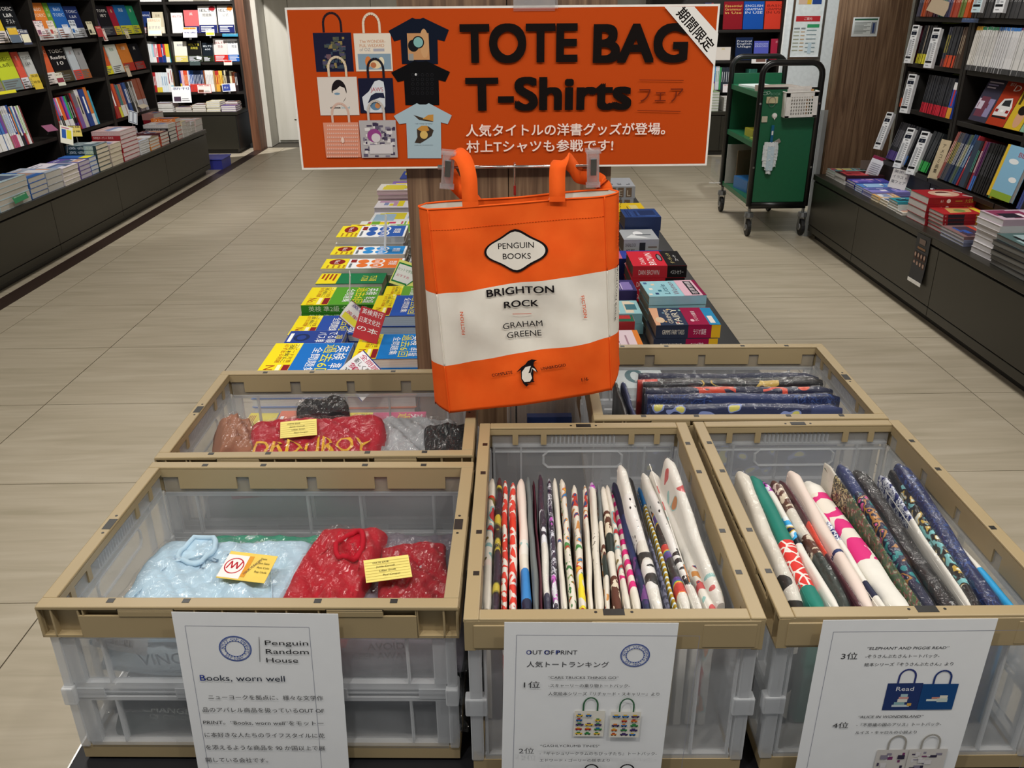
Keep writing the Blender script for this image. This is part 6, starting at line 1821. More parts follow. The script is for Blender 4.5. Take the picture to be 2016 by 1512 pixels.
def tote(label, P1, P2, th, hgt, zones, film=False, rnd=.5, lean=0.0, n=48, bulge=0.0, group=None, cross=None):
    """folded tote standing on edge: top fold runs from P1 to P2; zones = [(share of the length, pattern)]"""
    P1, P2 = Vector(P1), Vector(P2)
    ax = (P2 - P1).normalized()
    side = ax.cross(Vector((0, 0, 1))).normalized()
    org = (P1 + P2) / 2 - Vector((0, 0, hgt))
    t = thing('folded_tote', label, 'tote bag', org, group=group)
    names = []
    for _, z in zones:
        if z not in names:
            names.append(z)
    cuts, s = [], 0
    tot = sum(z[0] for z in zones)
    for a, z in zones:
        s += a / tot
        cuts.append((s, names.index(z)))

    def mi(u, v):
        for c, k in cuts:
            if v + 1e-6 < c:
                return k
        return cuts[-1][1]
    prof = [(-1, -hgt), (-1, -.6 * hgt), (-1, -.3 * hgt), (-.98, -.008), (-.75, -.0025), (-.3, 0), (.3, 0), (.75, -.0025), (.98, -.008), (1, -.3 * hgt), (1, -.6 * hgt), (1, -hgt)]
    ph = random.uniform(0, 6)

    def pt(u, v, g=0.0):
        q = prof[min(int(round(u * 11)), 11)]
        e = min(1, v * 9 + .45, (1 - v) * 9 + .35)
        wob = .0006 * math.sin(v * 11 + ph) + .0003 * math.sin(v * 23 + ph * 2)
        hw = th / 2 * (e ** .5) * (1 + .07 * math.sin(v * 15 + ph)) + g + bulge * math.sin(PI * v)
        dz = q[1] * (1 if q[1] < -.02 else 1)
        p = P1.lerp(P2, v) + side * (q[0] * hw + wob) + Vector((0, 0, dz + g + .0015 * math.sin(v * 9 + ph)))
        if v > .93:
            p.z -= (v - .93) * .12
        p += side * lean * q[1]
        return p - org
    m = MB()
    m.grid(11, n, lambda u, v: pt(u, v), m=mi)
    for v in (0, 1):
        vs = [pt(i / 11, v) for i in range(12)]
        m.add(vs, [(0, 1, 2, 9, 10, 11), (2, 3, 4, 5, 6, 7, 8, 9)], mi(0, min(v, .999)))
    m.build('folded_cloth', [PAT[k] for k in names], t, smooth=True)
    MB().tube([pt(0, .02) + Vector((0, 0, hgt - .006)) - side * .0002, pt(0, .98) + Vector((0, 0, hgt - .008)) - side * .0002], .0008, 5).build('seam', PAT[names[0]], t)
    if film:
        r = random.Random(int(P1.x * 1e4))

        def fp(u, v):
            p = pt(u, min(max(v * 1.05 - .025, 0), 1), .0016)
            return p + ax * ((v - .5) * .012) + Vector((r.uniform(-1, 1) * .0006, 0, r.uniform(-1, 1) * .001))
        MB().grid(11, 30, fp).build('plastic_sleeve', SLEEVE, t)
    return t


def cz(x, y): return (900 + x * .3075, 800 + y * .3075)


TC = [  # near left, near right (x at the rim), far x, far y, zones from near to far, film, words
    (150, 218, 226, 432, [(1.2, 'cream'), (.1, 'pinkc'), (.8, 'triang'), (1.2, 'triang'), (.1, 'redorange'), (.9, 'cream')], 0, 'cream tote with triangle print, first from the left wall'),
    (218, 275, 270, 432, [(.3, 'dpurple'), (.3, 'yelblk'), (.6, 'dpurple'), (1.2, 'yelblk'), (.5, 'dpurple'), (.2, 'yelblk'), (.4, 'maroon')], 1, 'black tote with yellow bands'),
    (277, 326, 306, 447, [(1, 'reds')], 0, 'red and white patterned tote, first of two'),
    (328, 388, 355, 457, [(2, 'redscale'), (.3, 'redorange'), (1.4, 'reds')], 0, 'red scale-patterned tote, second of two'),
    (408, 482, 410, 432, [(.15, 'navy'), (.7, 'blue'), (.3, 'cream'), (.35, 'squares'), (1.8, 'pinkc')], 0, 'cream tote with a bright blue end'),
    (488, 536, 452, 428, [(1, 'grey')], 0, 'slate grey plain tote'),
    (537, 550, 488, 452, [(1, 'maroon')], 0, 'thin maroon tote'),
    (553, 607, 530, 407, [(.35, 'navy'), (1.2, 'white'), (.9, 'navyw'), (1.3, 'dpurple')], 1, 'dark purple glossy tote with white waves'),
    (610, 655, 587, 432, [(.2, 'navyw'), (.5, 'purpf'), (1.2, 'navywf'), (.2, 'purpf'), (1.3, 'navywf')], 1, 'navy and white fern-printed tote'),
    (664, 708, 625, 428, [(1.2, 'cream'), (.2, 'toys'), (1.4, 'cream')], 0, 'slim plain cream tote'),
    (715, 766, 673, 440, [(1.4, 'leafy'), (1.6, 'animals'), (.4, 'cream')], 0, 'cream tote with animals and green plants'),
    (776, 832, 748, 472, [(.7, 'yelred'), (1, 'animals'), (1, 'toys'), (.4, 'cream')], 0, 'cream tote with a yellow and red creature'),
    (836, 876, 817, 477, [(1.6, 'cream'), (1, 'toys')], 0, 'cream tote with small orange toys'),
    (880, 938, 866, 458, [(.6, 'cream'), (1, 'sketch'), (.7, 'cream'), (.3, 'purpf')], 0, 'cream tote with a pencil sketch'),
    (946, 986, 902, 478, [(.3, 'toys'), (.4, 'cream'), (.4, 'dgreen'), (.3, 'brownw'), (.6, 'cream'), (1.2, 'grey')], 0, 'grey and cream tote with small figures'),
    (990, 1056, 936, 482, [(.6, 'brownw'), (.5, 'cream'), (.4, 'dgreen'), (.5, 'brownw'), (.8, 'cream')], 0, 'cream and brown tote'),
    (1062, 1114, 962, 473, [(.4, 'cream'), (.1, 'pinkbig'), (1, 'triang'), (.6, 'cream')], 0, 'cream tote with a thin pink line'),
    (1120, 1180, 1000, 520, [(.3, 'cream'), (2.2, 'pink')], 0, 'cream tote with pink stripes'),
    (1188, 1244, 1008, 462, [(1, 'purfl'), (1, 'denim'), (1, 'navy')], 0, 'navy blue tote with dark flowers'),
    (1246, 1338, 1046, 352, [(.5, 'white'), (.7, 'bands'), (.5, 'creambk'), (1.4, 'dotsbw'), (1.2, 'white')], 1, 'tall white tote with black dashes and bands'),
    (1340, 1372, 1105, 432, [(.8, 'rope'), (1, 'black')], 0, 'black tote with a knitted grey edge'),
    (1378, 1418, 1165, 492, [(2, 'gold'), (.5, 'blue')], 0, 'gold and teal striped tote'),
    (1424, 1500, 1208, 462, [(.3, 'white'), (.3, 'rainbow'), (.5, 'black'), (.35, 'rainbow'), (.5, 'black'), (.35, 'rainbow'), (.4, 'black'), (.4, 'rainbow'), (.2, 'black')], 1, 'black tote with rainbow arcs'),
    (1508, 1578, 1192, 394, [(.5, 'white'), (.9, 'bands'), (1.6, 'dotsbw'), (.8, 'white')], 1, 'second white tote with black dashes'),
    (1590, 1668, 1248, 384, [(.5, 'squares'), (.3, 'toys'), (1, 'white'), (1.5, 'white')], 0, 'cream tote beside the large wrapped one')]
random.seed(21)
for (a, b, fx, fy, zs, fm, lab) in TC:
    c = (a + b) / 2
    zn = .676 if a < 1240 else .684
    P1 = at(*cz(c, 1262), Z=zn)
    P1.y = max(P1.y - .012, .850)
    P2 = at(*cz(fx, fy), Y=1.235)
    P2.z = min(P2.z, .722)
    P1.x, P2.x = min(P1.x, .28), min(P2.x, .28)
    th = max((b - a) * .3075 / 1660 * 1.04 * .93, .004)
    tote(lab + ', centre crate', P1, P2, th, P1.z - FZ, zs, bool(fm), n=50)
tote('large film-wrapped cream tote with pastel patches at the right of the centre crate', at(*cz(1692, 1262), Z=.69), at(*cz(1352, 300), Y=1.19), .016, .20, [(.6, 'squares'), (2, 'white'), (.9, 'squares'), (.4, 'white')], True, lean=.12)


def dz(x, y): return (1340 + x * .3353, 800 + y * .3353)


TR = [
    (625, 738, 352, 358, [(.9, 'creambk'), (.5, 'cream'), (2.1, 'cream')], 1, 'cream tote with black shapes at the left wall of the right crate'),
    (742, 862, 425, 378, [(.45, 'teal'), (1, 'redhex'), (2, 'teal')], 0, 'teal tote with a red honeycomb patch'),
    (865, 930, 482, 412, [(1.4, 'white'), (.6, 'bluebk'), (.7, 'white'), (.5, 'purpf')], 0, 'white tote with a blue badge'),
    (935, 1018, 548, 414, [(1.2, 'dgreen'), (.5, 'brownw'), (.8, 'cream'), (1, 'brownw')], 1, 'dark green tote with brown leaf print'),
    (1020, 1055, 590, 408, [(1.2, 'maroon'), (.8, 'redorange'), (1.4, 'maroon')], 1, 'glossy maroon tote with a red flash'),
    (1057, 1146, 650, 356, [(1, 'pinkc'), (.06, 'denim'), (2, 'pinkc')], 0, 'blush cream tote with a thin blue seam'),
    (1150, 1208, 690, 420, [(.2, 'white'), (.3, 'navy'), (.9, 'white'), (.4, 'whiblue'), (1.3, 'white')], 0, 'white tote with navy figures'),
    (1214, 1380, 752, 412, [(1, 'white'), (1.8, 'pinkbig'), (.5, 'white')], 0, 'wide cream tote with large pink lettering'),
    (1382, 1408, 850, 300, [(1.2, 'heath'), (1.2, 'heath'), (.6, 'pine'), (.5, 'cream')], 1, 'cream and heather tote with a pine cone'),
    (1410, 1506, 940, 312, [(.6, 'navy'), (2.6, 'floral'), (1.2, 'denim')], 1, 'navy tote with gold and pink flowers'),
    (1512, 1650, 1035, 345, [(.8, 'black'), (1.4, 'black')], 1, 'black film-wrapped tote'),
    (1658, 1702, 1180, 380, [(1.8, 'white'), (1.2, 'whiblue')], 1, 'white tote with blue fern top'),
    (1708, 1768, 1242, 352, [(.4, 'black'), (2.2, 'tealfl'), (.5, 'black')], 1, 'black tote with teal and gold flowers'),
    (1780, 1900, 1325, 305, [(1, 'navyleaf')], 1, 'glossy navy tote with a leaf relief'),
    (1920, 1985, 1500, 420, [(.6, 'cyan'), (.8, 'white'), (1, 'cream')], 0, 'white tote with a bright cyan end')]
for (a, b, fx, fy, zs, fm, lab) in TR:
    c = (a + b) / 2
    P1 = at(*dz(c, 1150), Z=.683)
    P1.y = max(P1.y - .012, .862)
    P2 = at(*dz(fx, fy), Y=1.215)
    P2.z = min(P2.z, .733)
    P1.x, P2.x = min(P1.x, .662), min(P2.x, .652)
    th = max((b - a) * .3353 / 1660 * 1.06 * .90, .004)
    tote(lab + ', right crate', P1, P2, th, P1.z - FZ, zs, bool(fm), n=50)


def ez(x, y): return (1140 + x * .3175, 660 + y * .3175)


# dark shiny totes lying crosswise in the back right crate
PAT['star'] = ramp_mat('navy_star_print', [(0, '#1c2850'), (.62, '#8a9ad0'), (.68, '#d8cf6a')], 'noise', (1, 1, 1), 38, 0, .35)
PAT['orn'] = ramp_mat('navy_orange_letter', [(0, '#151c3c'), (.55, '#dc4a2c'), (.66, '#151c3c')], 'noise', (.7, 1, 1), 30, 0, .35)
PAT['goldl'] = ramp_mat('black_gold_line', [(0, '#14141c'), (.50, '#c8a848'), (.525, '#14141c')], 'noise', (.6, 1, 1), 16, 0, .35, distort=1)
for (xa, ya, xb, yb, zs, lab) in (
        (365, 228, 1500, 250, [(1, 'navy')], 'dark navy film-wrapped tote, rearmost in the back right crate'),
        (365, 280, 1510, 258, [(.3, 'redorange'), (3, 'black')], 'black film-wrapped tote with a red end'),
        (400, 292, 1512, 272, [(.4, 'black'), (2, 'goldl'), (.8, 'black')], 'black film-wrapped tote with a gold line drawing'),
        (410, 322, 1580, 325, [(.8, 'navy'), (.9, 'orn'), (.5, 'navy'), (1, 'orn'), (.4, 'navy')], 'navy film-wrapped tote with orange letters'),
        (420, 356, 1630, 375, [(1, 'navyleaf'), (1.2, 'denim'), (.8, 'navyleaf')], 'blue film-wrapped tote with a swirl relief'),
        (440, 415, 1650, 445, [(.8, 'star'), (1.4, 'star'), (.5, 'denim')], 'navy film-wrapped tote with yellow stars, frontmost in its crate')):
    P1, P2 = at(*ez(xa, ya), Z=.688), at(*ez(xb, yb), Z=.688)
    m_ = (P1.y + P2.y) / 2
    P1.y, P2.y = m_ + (P1.y - m_) * .3, m_ + (P2.y - m_) * .3
    tote(lab, P1, P2, .016, .688 - FZ, zs, True, lean=.0)
for i, (x, c, l) in enumerate(((.235, 'black', 'black plastic-wrapped bundle standing at the left of the navy totes'), (.252, 'denim', 'thin blue wrapped tote end beside the black bundle'))):
    tote(l, (x, 1.44, .675), (x, 1.64, .675), .010, .675 - FZ, [(1, c)], True)

# small display box in the gap before the wood panel
bx = thing('acrylic_stand', 'clear plastic stand with a dark blue booklet in the gap behind the crates', 'stand', (.085, 1.70, .4625))
MB().box(-.08, .08, -.05, -.047, 0, .10).box(-.08, .08, .047, .05, 0, .14).box(-.08, -.077, -.05, .05, 0, .11).box(.077, .08, -.05, .05, 0, .11).build('pocket', ACRY, bx)
o = thing('booklet', 'dark blue booklet in the clear stand', 'booklet', (.10, 1.70, .4635))
MB().box(-.05, .05, -.01, .01, 0, .10).build('cover', col('#1c2c54', .4), o)

# ================================================================== SIGNS ON THE CRATES


class SG:
    def __init__(s, label, tl, tr, Y0, h=.297, lean=0.0):
        a, b = at(*tl, Y=Y0), at(*tr, Y=Y0)
        s.ex = (b - a).normalized()
        s.w = (b - a).length
        s.Y = Y0
        s.tl = a
        s.ey = Vector((0, 0, 1))
        s.ey = (s.ey - s.ex * s.ey.dot(s.ex)).normalized()
        n = s.ex.cross(s.ey)
        s.t = thing('paper_sign', label, 'sign', mat=mat_from(a, s.ex, s.ey, n))
        s.lean = lean
        MB().grid(1, 10, lambda u, v: (u * s.w, -h * v, .0015 + lean * v * v)).build('sheet', PAPER, s.t, solid=.0004)
        s.p = Pr(lambda u, v, hh: Vector((u, v, hh + .0018 + lean * (v / h) ** 2)), .0001, .00003)

    def q(s, px, py):
        d = at(px, py, Y=s.Y) - s.tl
        return d.dot(s.ex), d.dot(s.ey)

    def text(s, t, x0, x1, yb, cap, c='#2e2e30', **k):
        u0, v = s.q(x0, yb)
        u1, _ = s.q(x1, yb)
        s.p.text(t, (u0 + u1) / 2, v, cap * (u1 - u0) / (x1 - x0), c, w=u1 - u0, res=3, **k)

    def box(s, x0, y0, x1, y1, c='#8a8c9c', wd=.0005):
        a, b = s.q(x0, y0), s.q(x1, y1)
        s.p.line([a, (b[0], a[1]), b, (a[0], b[1]), a], wd, c)

    def rect(s, x0, y0, x1, y1, c):
        a, b = s.q(x0, y0), s.q(x1, y1)
        s.p.rect(a[0], b[1], b[0], a[1], c)

    def stamp(s, cx, cy, r):
        u, v = s.q(cx, cy)
        u2, _ = s.q(cx + r, cy)
        R = u2 - u
        C = '#2a4c9c'
        s.p.ring(u, v, R, R, C, w=R * .055, n=40).ring(u, v, R * .92, R * .92, C, w=R * .03, n=40).ring(u, v, R * .62, R * .62, C, w=R * .035, n=22)
        for i in range(22):
            a = 2 * PI * i / 22
            s.p.ring(u + R * .62 * math.cos(a), v + R * .62 * math.sin(a), R * .05, R * .05, C, n=6)
        s.p.text('OUT OF PRINT', u, v, R * .17, C, w=R * 2.5, arc=R * .70, rot=-12, bold=.01)
        s.p.text('EST 1984', u, v, R * .15, C, w=R * 1.25, arc=-R * .84, rot=-10, bold=.01)
        s.p.text('+', u - R * .74, v - R * .02, R * .22, C, bold=.04).text('+', u + R * .62, v - R * .48, R * .22, C, bold=.04)

    def totebag(s, x0, y0, x1, y1, ytop, c, hc, hx=None, design=None):
        a, b = s.q(x0, y0), s.q(x1, y1)
        _, tv = s.q(x0, ytop)
        w = b[0] - a[0]
        s.p.arch(a[0] + w * .28, a[0] + w * .74, a[1], tv, w * .055, hc)
        s.p.rect(a[0], b[1], b[0], a[1], c)
        if design:
            design(s.p, a[0], b[1], w, a[1] - b[1])

    def done(s):
        s.p.build('lettering', s.t)


s1 = SG('white notice headed Penguin Random House on the front left crate', (338, 1203), (666, 1207), .8325, .30)
s1.box(365, 1230, 651, 1700)
s1.stamp(464, 1275, 32)
s1.p.line([s1.q(511, 1251), s1.q(513, 1300)], .0006, '#333333')
s1.text('Penguin', 523, 608, 1267, 12)
s1.text('Random', 525, 609, 1284, 12)
s1.text('House', 526, 588, 1301, 12)
s1.text('Books, worn well', 396, 562, 1337, 15, '#222a3c')
s1.text('B', 396, 406, 1337, 15, '#2a3c9c')
for i, (t, a, b) in enumerate((('ニューヨークを拠点に、様々な文学作', 412, 637), ('品のアパレル商品を扱っているOUT OF', 401, 639), ('PRINT。“Books, worn well”をモットー', 402, 638), ('に本好きな人たちのライフスタイルに花', 405, 640), ('を添えるような商品を 90 か国以上で展', 407, 641), ('開している会社です。', 407, 529))):
    s1.text(t, a, b, 1373 + i * 24.6, 9.5 if i != 2 else 9, '#3a3a3c')
s1.text('その中でも今回は', 424, 560, 1520, 9.5, '#3a3a3c')
s1.done()
s2 = SG('white ranking notice headed OUT OF PRINT on the centre crate', (993, 1223), (1336, 1225), .8015, .30)
s2.box(1017, 1248, 1315, 1700)
s2.text('OUT OF PRINT', 1036, 1136, 1286, 10.5, '#2c2c34')
s2.text('O', 1036, 1045, 1286, 10.5, '#2a3c9c')
s2.text('O', 1071, 1080, 1286, 10.5, '#2a3c9c')
s2.text('P', 1094, 1101, 1286, 10.5, '#2a3c9c')
s2.text('人気トートランキング', 1037, 1198, 1310, 11, '#2c2c30')
s2.stamp(1250, 1288, 29)
s2.text('1位', 1031, 1063, 1350, 13, '#3a3a3c')
s2.text('“CARS TRUCKS THINGS GO”', 1079, 1217, 1333, 6.5)
s2.text('-スキャーリーの乗り物トートバック-', 1079, 1239, 1349, 6.5)
s2.text('人気絵本シリーズ『リチャード・スキャリー』より', 1079, 1297, 1365, 6.8)


def d_cars(p, u, v, w, h, n=5, cols=('#b8342c', '#2c6ab0', '#e0b83a', '#3a8a4a', '#d8803a', '#4a3a6a')):
    r = random.Random(int(u * 1e4))
    for j in range(5):
        for i in range(3):
            if r.random() < .9:
                a, b = u + w * (.06 + i * .31), v + h * (.06 + j * .185)
                ww, c = w * r.uniform(.18, .27), r.choice(cols)
                p.rect(a, b + h * .02, a + ww, b + h * .085, c)
                p.rect(a + ww * .2, b + h * .08, a + ww * .7, b + h * .125, r.choice(cols))
                p.ring(a + ww * .22, b + h * .02, h * .022, h * .022, '#333333', n=8).ring(a + ww * .78, b + h * .02, h * .022, h * .022, '#333333', n=8)


s2.totebag(1131, 1396, 1187, 1446, 1370, '#e6e2d6', '#3f6a4c', design=d_cars)
s2.totebag(1202, 1396, 1256, 1446, 1370, '#e6e2d6', '#3f6a4c', design=d_cars)
s2.text('2位', 1021, 1051, 1475, 12, '#3a3a3c')
s2.text('“GASHLYCRUMB TINIES”', 1063, 1180, 1463, 6.5)
s2.text('-『ギャシュリークラムのちびっ子たち』トートバック-', 1062, 1291, 1478, 6.8)
s2.text('エドワード・ゴーリーの絵本より', 1062, 1199, 1491, 6.5)
s2.totebag(1133, 1516, 1187, 1560, 1497, '#222226', '#222226')
s2.totebag(1202, 1516, 1256, 1560, 1497, '#222226', '#222226')
s2.done()
s3 = SG('white ranking notice with third and fourth place totes on the right crate', (1620, 1219), (1964, 1216), .7985, .30)
s3.box(1640, 1242, 1941, 1700)
s3.text('“ELEPHANT AND PIGGIE READ”', 1705, 1865, 1277, 6.5, sh=.2)
s3.text('3位', 1654, 1686, 1295, 13, '#3a3a3c')
s3.text('-ぞうさんぶたさんトートバック-', 1702, 1847, 1293, 6.8)
s3.text('絵本シリーズ『ぞうさんぶたさん』より', 1700, 1874, 1309, 6.8)


def d_pile(p, u, v, w, h, word=True):
    if word:
        p.text('Read', u + w * .52, v + h * .72, h * .15, '#e8e8ea', w=w * .5)
    for a, b, c, d, cc in ((.25, .12, .75, .2, '#c8d4d8'), (.3, .2, .6, .3, '#8ab0b4'), (.38, .3, .66, .42, '#e0dcd0'), (.4, .42, .68, .5, '#d09a94'), (.44, .5, .64, .6, '#a8c4c8'), (.68, .16, .8, .26, '#d8a850')) if word else ((.2, .34, .5, .42, '#d8e0d8'), (.34, .42, .56, .5, '#c88a7a'), (.5, .3, .8, .44, '#c4d0c8'), (.56, .44, .78, .56, '#e0dccc')):
        p.rect(u + w * a, v + h * b, u + w * c, v + h * d, cc)


s3.totebag(1747, 1343, 1803, 1395, 1316, '#283a6c', '#343c78', design=lambda p, u, v, w, h: d_pile(p, u, v, w, h))
s3.totebag(1816, 1344, 1872, 1394, 1318, '#1c4a80', '#2c3f78', design=lambda p, u, v, w, h: d_pile(p, u, v, w, h, False))
s3.text('“ALICE IN WONDERLAND”', 1687, 1814, 1411, 6.5, sh=.2)
s3.text('4位', 1637, 1668, 1430, 12, '#3a3a3c')
s3.text('-『不思議の国のアリス』トートバック-', 1684, 1850, 1427, 6.8)
s3.text('ルイス・キャロルの小説より', 1682, 1802, 1442, 6.5)


def d_grey(p, u, v, w, h):
    r = random.Random(int(u * 1e4))
    for i in range(26):
        a, b = r.uniform(0, .8), r.uniform(0, .85)
        p.rect(u + w * a, v + h * b, u + w * min(1, a + r.uniform(.05, .2)), v + h * min(1, b + r.uniform(.03, .15)), r.choice(['#4a3f58', '#8a8494', '#3a3448', '#d8d4d4', '#7a3a68']))


s3.totebag(1726, 1473, 1782, 1530, 1446, '#cfcac4', '#a8a49c', design=d_grey)
s3.totebag(1789, 1471, 1847, 1530, 1443, '#cfcac4', '#a8a49c', design=d_grey)
s3.done()

# ================================================================== BANNER
BY = 1.775
bt_ = thing('banner', 'wide orange banner reading TOTE BAG T-Shirts above the tote bag', 'banner', (0, 0, 0))
BX0, BX1, BZ0, BZ1 = -.412, .425, 1.098, 1.4035
bt_.location = ((BX0 + BX1) / 2, BY, BZ0)
BO = Vector(bt_.location)
MB().box(BX0 - BO.x, BX1 - BO.x, 0, .004, 0, BZ1 - BZ0).build('board', col('#e4e0d8', .5), bt_)
pb = Pr(lambda u, v, h: Vector((u, -h, v)) - Vector((BO.x, 0, BO.z)), .0003, .000012)


def bq(px, py):
    q = at(px, py, Y=BY)
    return q.x, q.z


def bzm(px): return px * .000978


def bpoly(pts, c): pb.poly([bq(*p) for p in pts][::-1], c)


def brect(x0, y0, x1, y1, c):
    a, b = bq(x0, y1), bq(x1, y0)
    pb.rect(a[0], a[1], b[0], b[1], c)


def btext(t, x0, x1, yb, cap, c, **k):
    a, b = bq(x0, yb), bq(x1, yb)
    pb.text(t, (a[0] + b[0]) / 2, (a[1] + b[1]) / 2, bzm(cap), c, w=b[0] - a[0], res=5, **k)


OR = '#b64410'
pb.rect(BX0 + .004, BZ0 + .004, BX1 - .004, BZ1 - .004, OR)
K = '#120c0a'


def S(x, y): return (560 + x * .2248, y * .2248)


def btee(pts, c): bpoly([S(*p) for p in pts], c)


def bbag(x0, y0, x1, y1, hx0, hx1, ht, c, hc):
    a, b = bq(*S(hx0, y0)), bq(*S(hx1, ht))
    pb.arch(a[0], b[0], a[1], b[1], .0045, hc)
    brect(*S(x0, y0), *S(x1, y1), c)


def blob(x0, y0, x1, y1, cols, n, seed):
    r = random.Random(seed)
    for i in range(n):
        a, b = r.uniform(x0, x1 - 12), r.uniform(y0, y1 - 12)
        p0, p1 = S(a, b), S(min(x1, a + r.uniform(12, 45)), min(y1, b + r.uniform(10, 40)))
        brect(*p0, *p1, r.choice(cols))


bbag(280, 285, 582, 630, 345, 485, 112, '#1a1c34', '#241a20')
blob(335, 318, 535, 600, ['#4a5048', '#5a5a44', '#6a5058', '#3a4654', '#8a7a4a', '#4f4a60'], 60, 1)
bbag(630, 290, 930, 625, 695, 825, 118, '#d8cdbc', '#d8c8b0')
for t, y, w0, c in (('The WONDER-', 375, 225, '#b8784a'), ('FUL WIZARD', 412, 215, '#b8784a'), ('of OZ', 447, 95, '#8a8a90')):
    a, b = S(660, y), S(660 + w0, y)
    btext(t, a[0], b[0], a[1], 5.6, c)
brect(*S(780, 425), *S(875, 450), '#a0a0a8')
brect(*S(652, 470), *S(930, 610), '#7d93a2')
for q in ((735, 540, 28, 45, '#c8743c'), (800, 560, 55, 40, '#d8c49c'), (850, 540, 25, 40, '#d8cdb0'), (780, 570, 26, 24, '#b06a44')):
    a = bq(*S(q[0], q[1]))
    pb.ring(a[0], a[1], q[2] * .2248 * .000978, q[3] * .2248 * .000978, q[4])
btee([(912, 270), (1120, 155), (1145, 165), (1190, 165), (1215, 155), (1440, 262), (1402, 362), (1340, 345), (1345, 560), (1030, 560), (1018, 345), (962, 362)], '#0e1626')
brect(*S(1085, 290), *S(1262, 525), '#b8885c')
for q in ((1225, 380, 40, 120, '#c09468'), (1130, 400, 48, 50, '#15181c'), (1172, 370, 52, 52, '#15181c'), (1172, 370, 42, 42, '#7aa8a4')):
    a = bq(*S(q[0], q[1]))
    pb.ring(a[0], a[1], q[2] * .2248 * .000978, q[3] * .2248 * .000978, q[4])
brect(*S(1090, 470), *S(1130, 530), '#8c8c88')
btee([(935, 635), (1140, 532), (1165, 540), (1215, 540), (1240, 532), (1450, 630), (1410, 715), (1350, 700), (1356, 920), (1060, 920), (1048, 705), (992, 718)], '#0a0a0c')
a = bq(*S(1152, 652))
pb.ring(a[0], a[1], .0022, .0022, '#c8c8c8')
for j in range(5):
    for i in range(5):
        a = bq(*S(1125 + i * 42, 655 + j * 40))
        pb.ring(a[0], a[1], .003, .003, '#2a2a2e', w=.0005, n=10)
bbag(318, 672, 632, 1010, 392, 530, 498, '#cfc6bc', '#cdbba0')
hd = bq(*S(480, 800))
m_ = .2248 * .000978
pb.ring(hd[0], hd[1], 68 * m_, 100 * m_, '#1c1618').ring(hd[0] - 68 * m_, hd[1] - 40 * m_, 16 * m_, 30 * m_, '#cfc6bc').ring(hd[0] + 72 * m_, hd[1] - 40 * m_, 16 * m_, 28 * m_, '#cfc6bc')
pb.poly([(hd[0] + x * m_, hd[1] + y * m_) for x, y in ((-62, -50), (-58, 5), (-20, 20), (10, 45), (50, 30), (62, -10), (58, -50), (22, -98), (-10, -104), (-40, -88))][::-1], '#cfc6bc')
pb.ring(hd[0] - 20 * m_, hd[1] - 20 * m_, 26 * m_, 10 * m_, '#6a8aa0')
a, b = S(405, 950), S(492, 950)
btext('choose', a[0], b[0], a[1], 4.2, '#1a1414', bold=.03)
a, b = S(505, 950), S(575, 950)
btext('kind', a[0], b[0], a[1], 4.2, '#7aa4b0', bold=.01)
bbag(667, 682, 948, 990, 735, 860, 514, '#181a30', '#1c1a24')
btee([(682, 850), (740, 800), (790, 712), (830, 700), (868, 715), (882, 800), (884, 930), (860, 985), (735, 985), (700, 960)], '#c8ccd0')
a, b = S(755, 800), S(866, 800)
btext('JAWS', a[0], b[0], a[1], 8, '#a8303c')
btee([(730, 905), (760, 835), (800, 812), (868, 812), (880, 860), (835, 855), (770, 880)], '#20243c')
a = bq(*S(800, 925))
pb.ring(a[0], a[1], 48 * m_, 40 * m_, '#5a7a94').ring(a[0] + 18 * m_, a[1], 24 * m_, 24 * m_, '#b87a4a')
btee([(958, 1015), (1160, 903), (1185, 915), (1240, 915), (1265, 903), (1466, 1010), (1430, 1086), (1370, 1070), (1375, 1385), (1080, 1385), (1068, 1078), (1006, 1086)], '#9db2ba')
btee([(1130, 1005), (1305, 1062), (1300, 1068), (1180, 1050)], '#3c3228')
btee([(1210, 1040), (1260, 1005), (1305, 1002), (1305, 1060)], '#b8843c')
a, b = S(1143, 1088), S(1297, 1088)
btext('THE WIND UP BIRD', a[0], b[0], a[1], 2.4, '#3a4248')
btee([(1160, 1130), (1200, 1100), (1260, 1105), (1308, 1140), (1290, 1190), (1240, 1225), (1190, 1255), (1140, 1250), (1165, 1200)], '#3a3028')
btee([(1162, 1130), (1200, 1100), (1250, 1100), (1270, 1140), (1220, 1160)], '#b8843c')
a = bq(*S(1222, 1180))
pb.ring(a[0], a[1], 36 * m_, 36 * m_, '#c8a860')
a, b = S(1140, 1275), S(1300, 1275)
btext('HARUKI MURAKAMI', a[0], b[0], a[1], 2.0, '#5a666c')
for hx0, hx1, y0_, ht in ((425, 555, 1072, 905),):
    a, b = bq(*S(hx0, y0_)), bq(*S(hx1, ht))
    pb.arch(a[0], b[0], a[1], b[1], .0045, '#c8a898')
brect(*S(368, 1070), *S(648, 1380), '#cf8a70')
for j in range(9):
    y = 1088 + j * 34
    for i in range(17):
        x = 374 + i * 16.2
        btee([(x, y + 16), (x + 7, y), (x + 13, y + 16)], '#dcb4a4')
a = bq(*S(512, 1225))
pb.ring(a[0], a[1], 14 * m_, 26 * m_, '#e0c4b4')
a, b = bq(*S(740, 1052)), bq(*S(866, 880))
pb.arch(a[0], b[0], a[1], b[1], .0045, '#b8b0a8')
brect(*S(680, 1050), *S(975, 1380), '#a8a4a4')
blob(690, 1060, 970, 1370, ['#3a3048', '#5a5466', '#c4c0c0', '#d0ccca', '#7a7484', '#4a4256'], 70, 6)
a = bq(*S(790, 1185))
pb.ring(a[0], a[1], 65 * m_, 60 * m_, '#8a3f7c').ring(a[0] + 14 * m_, a[1] - 20 * m_, 42 * m_, 40 * m_, '#c8c4c4')
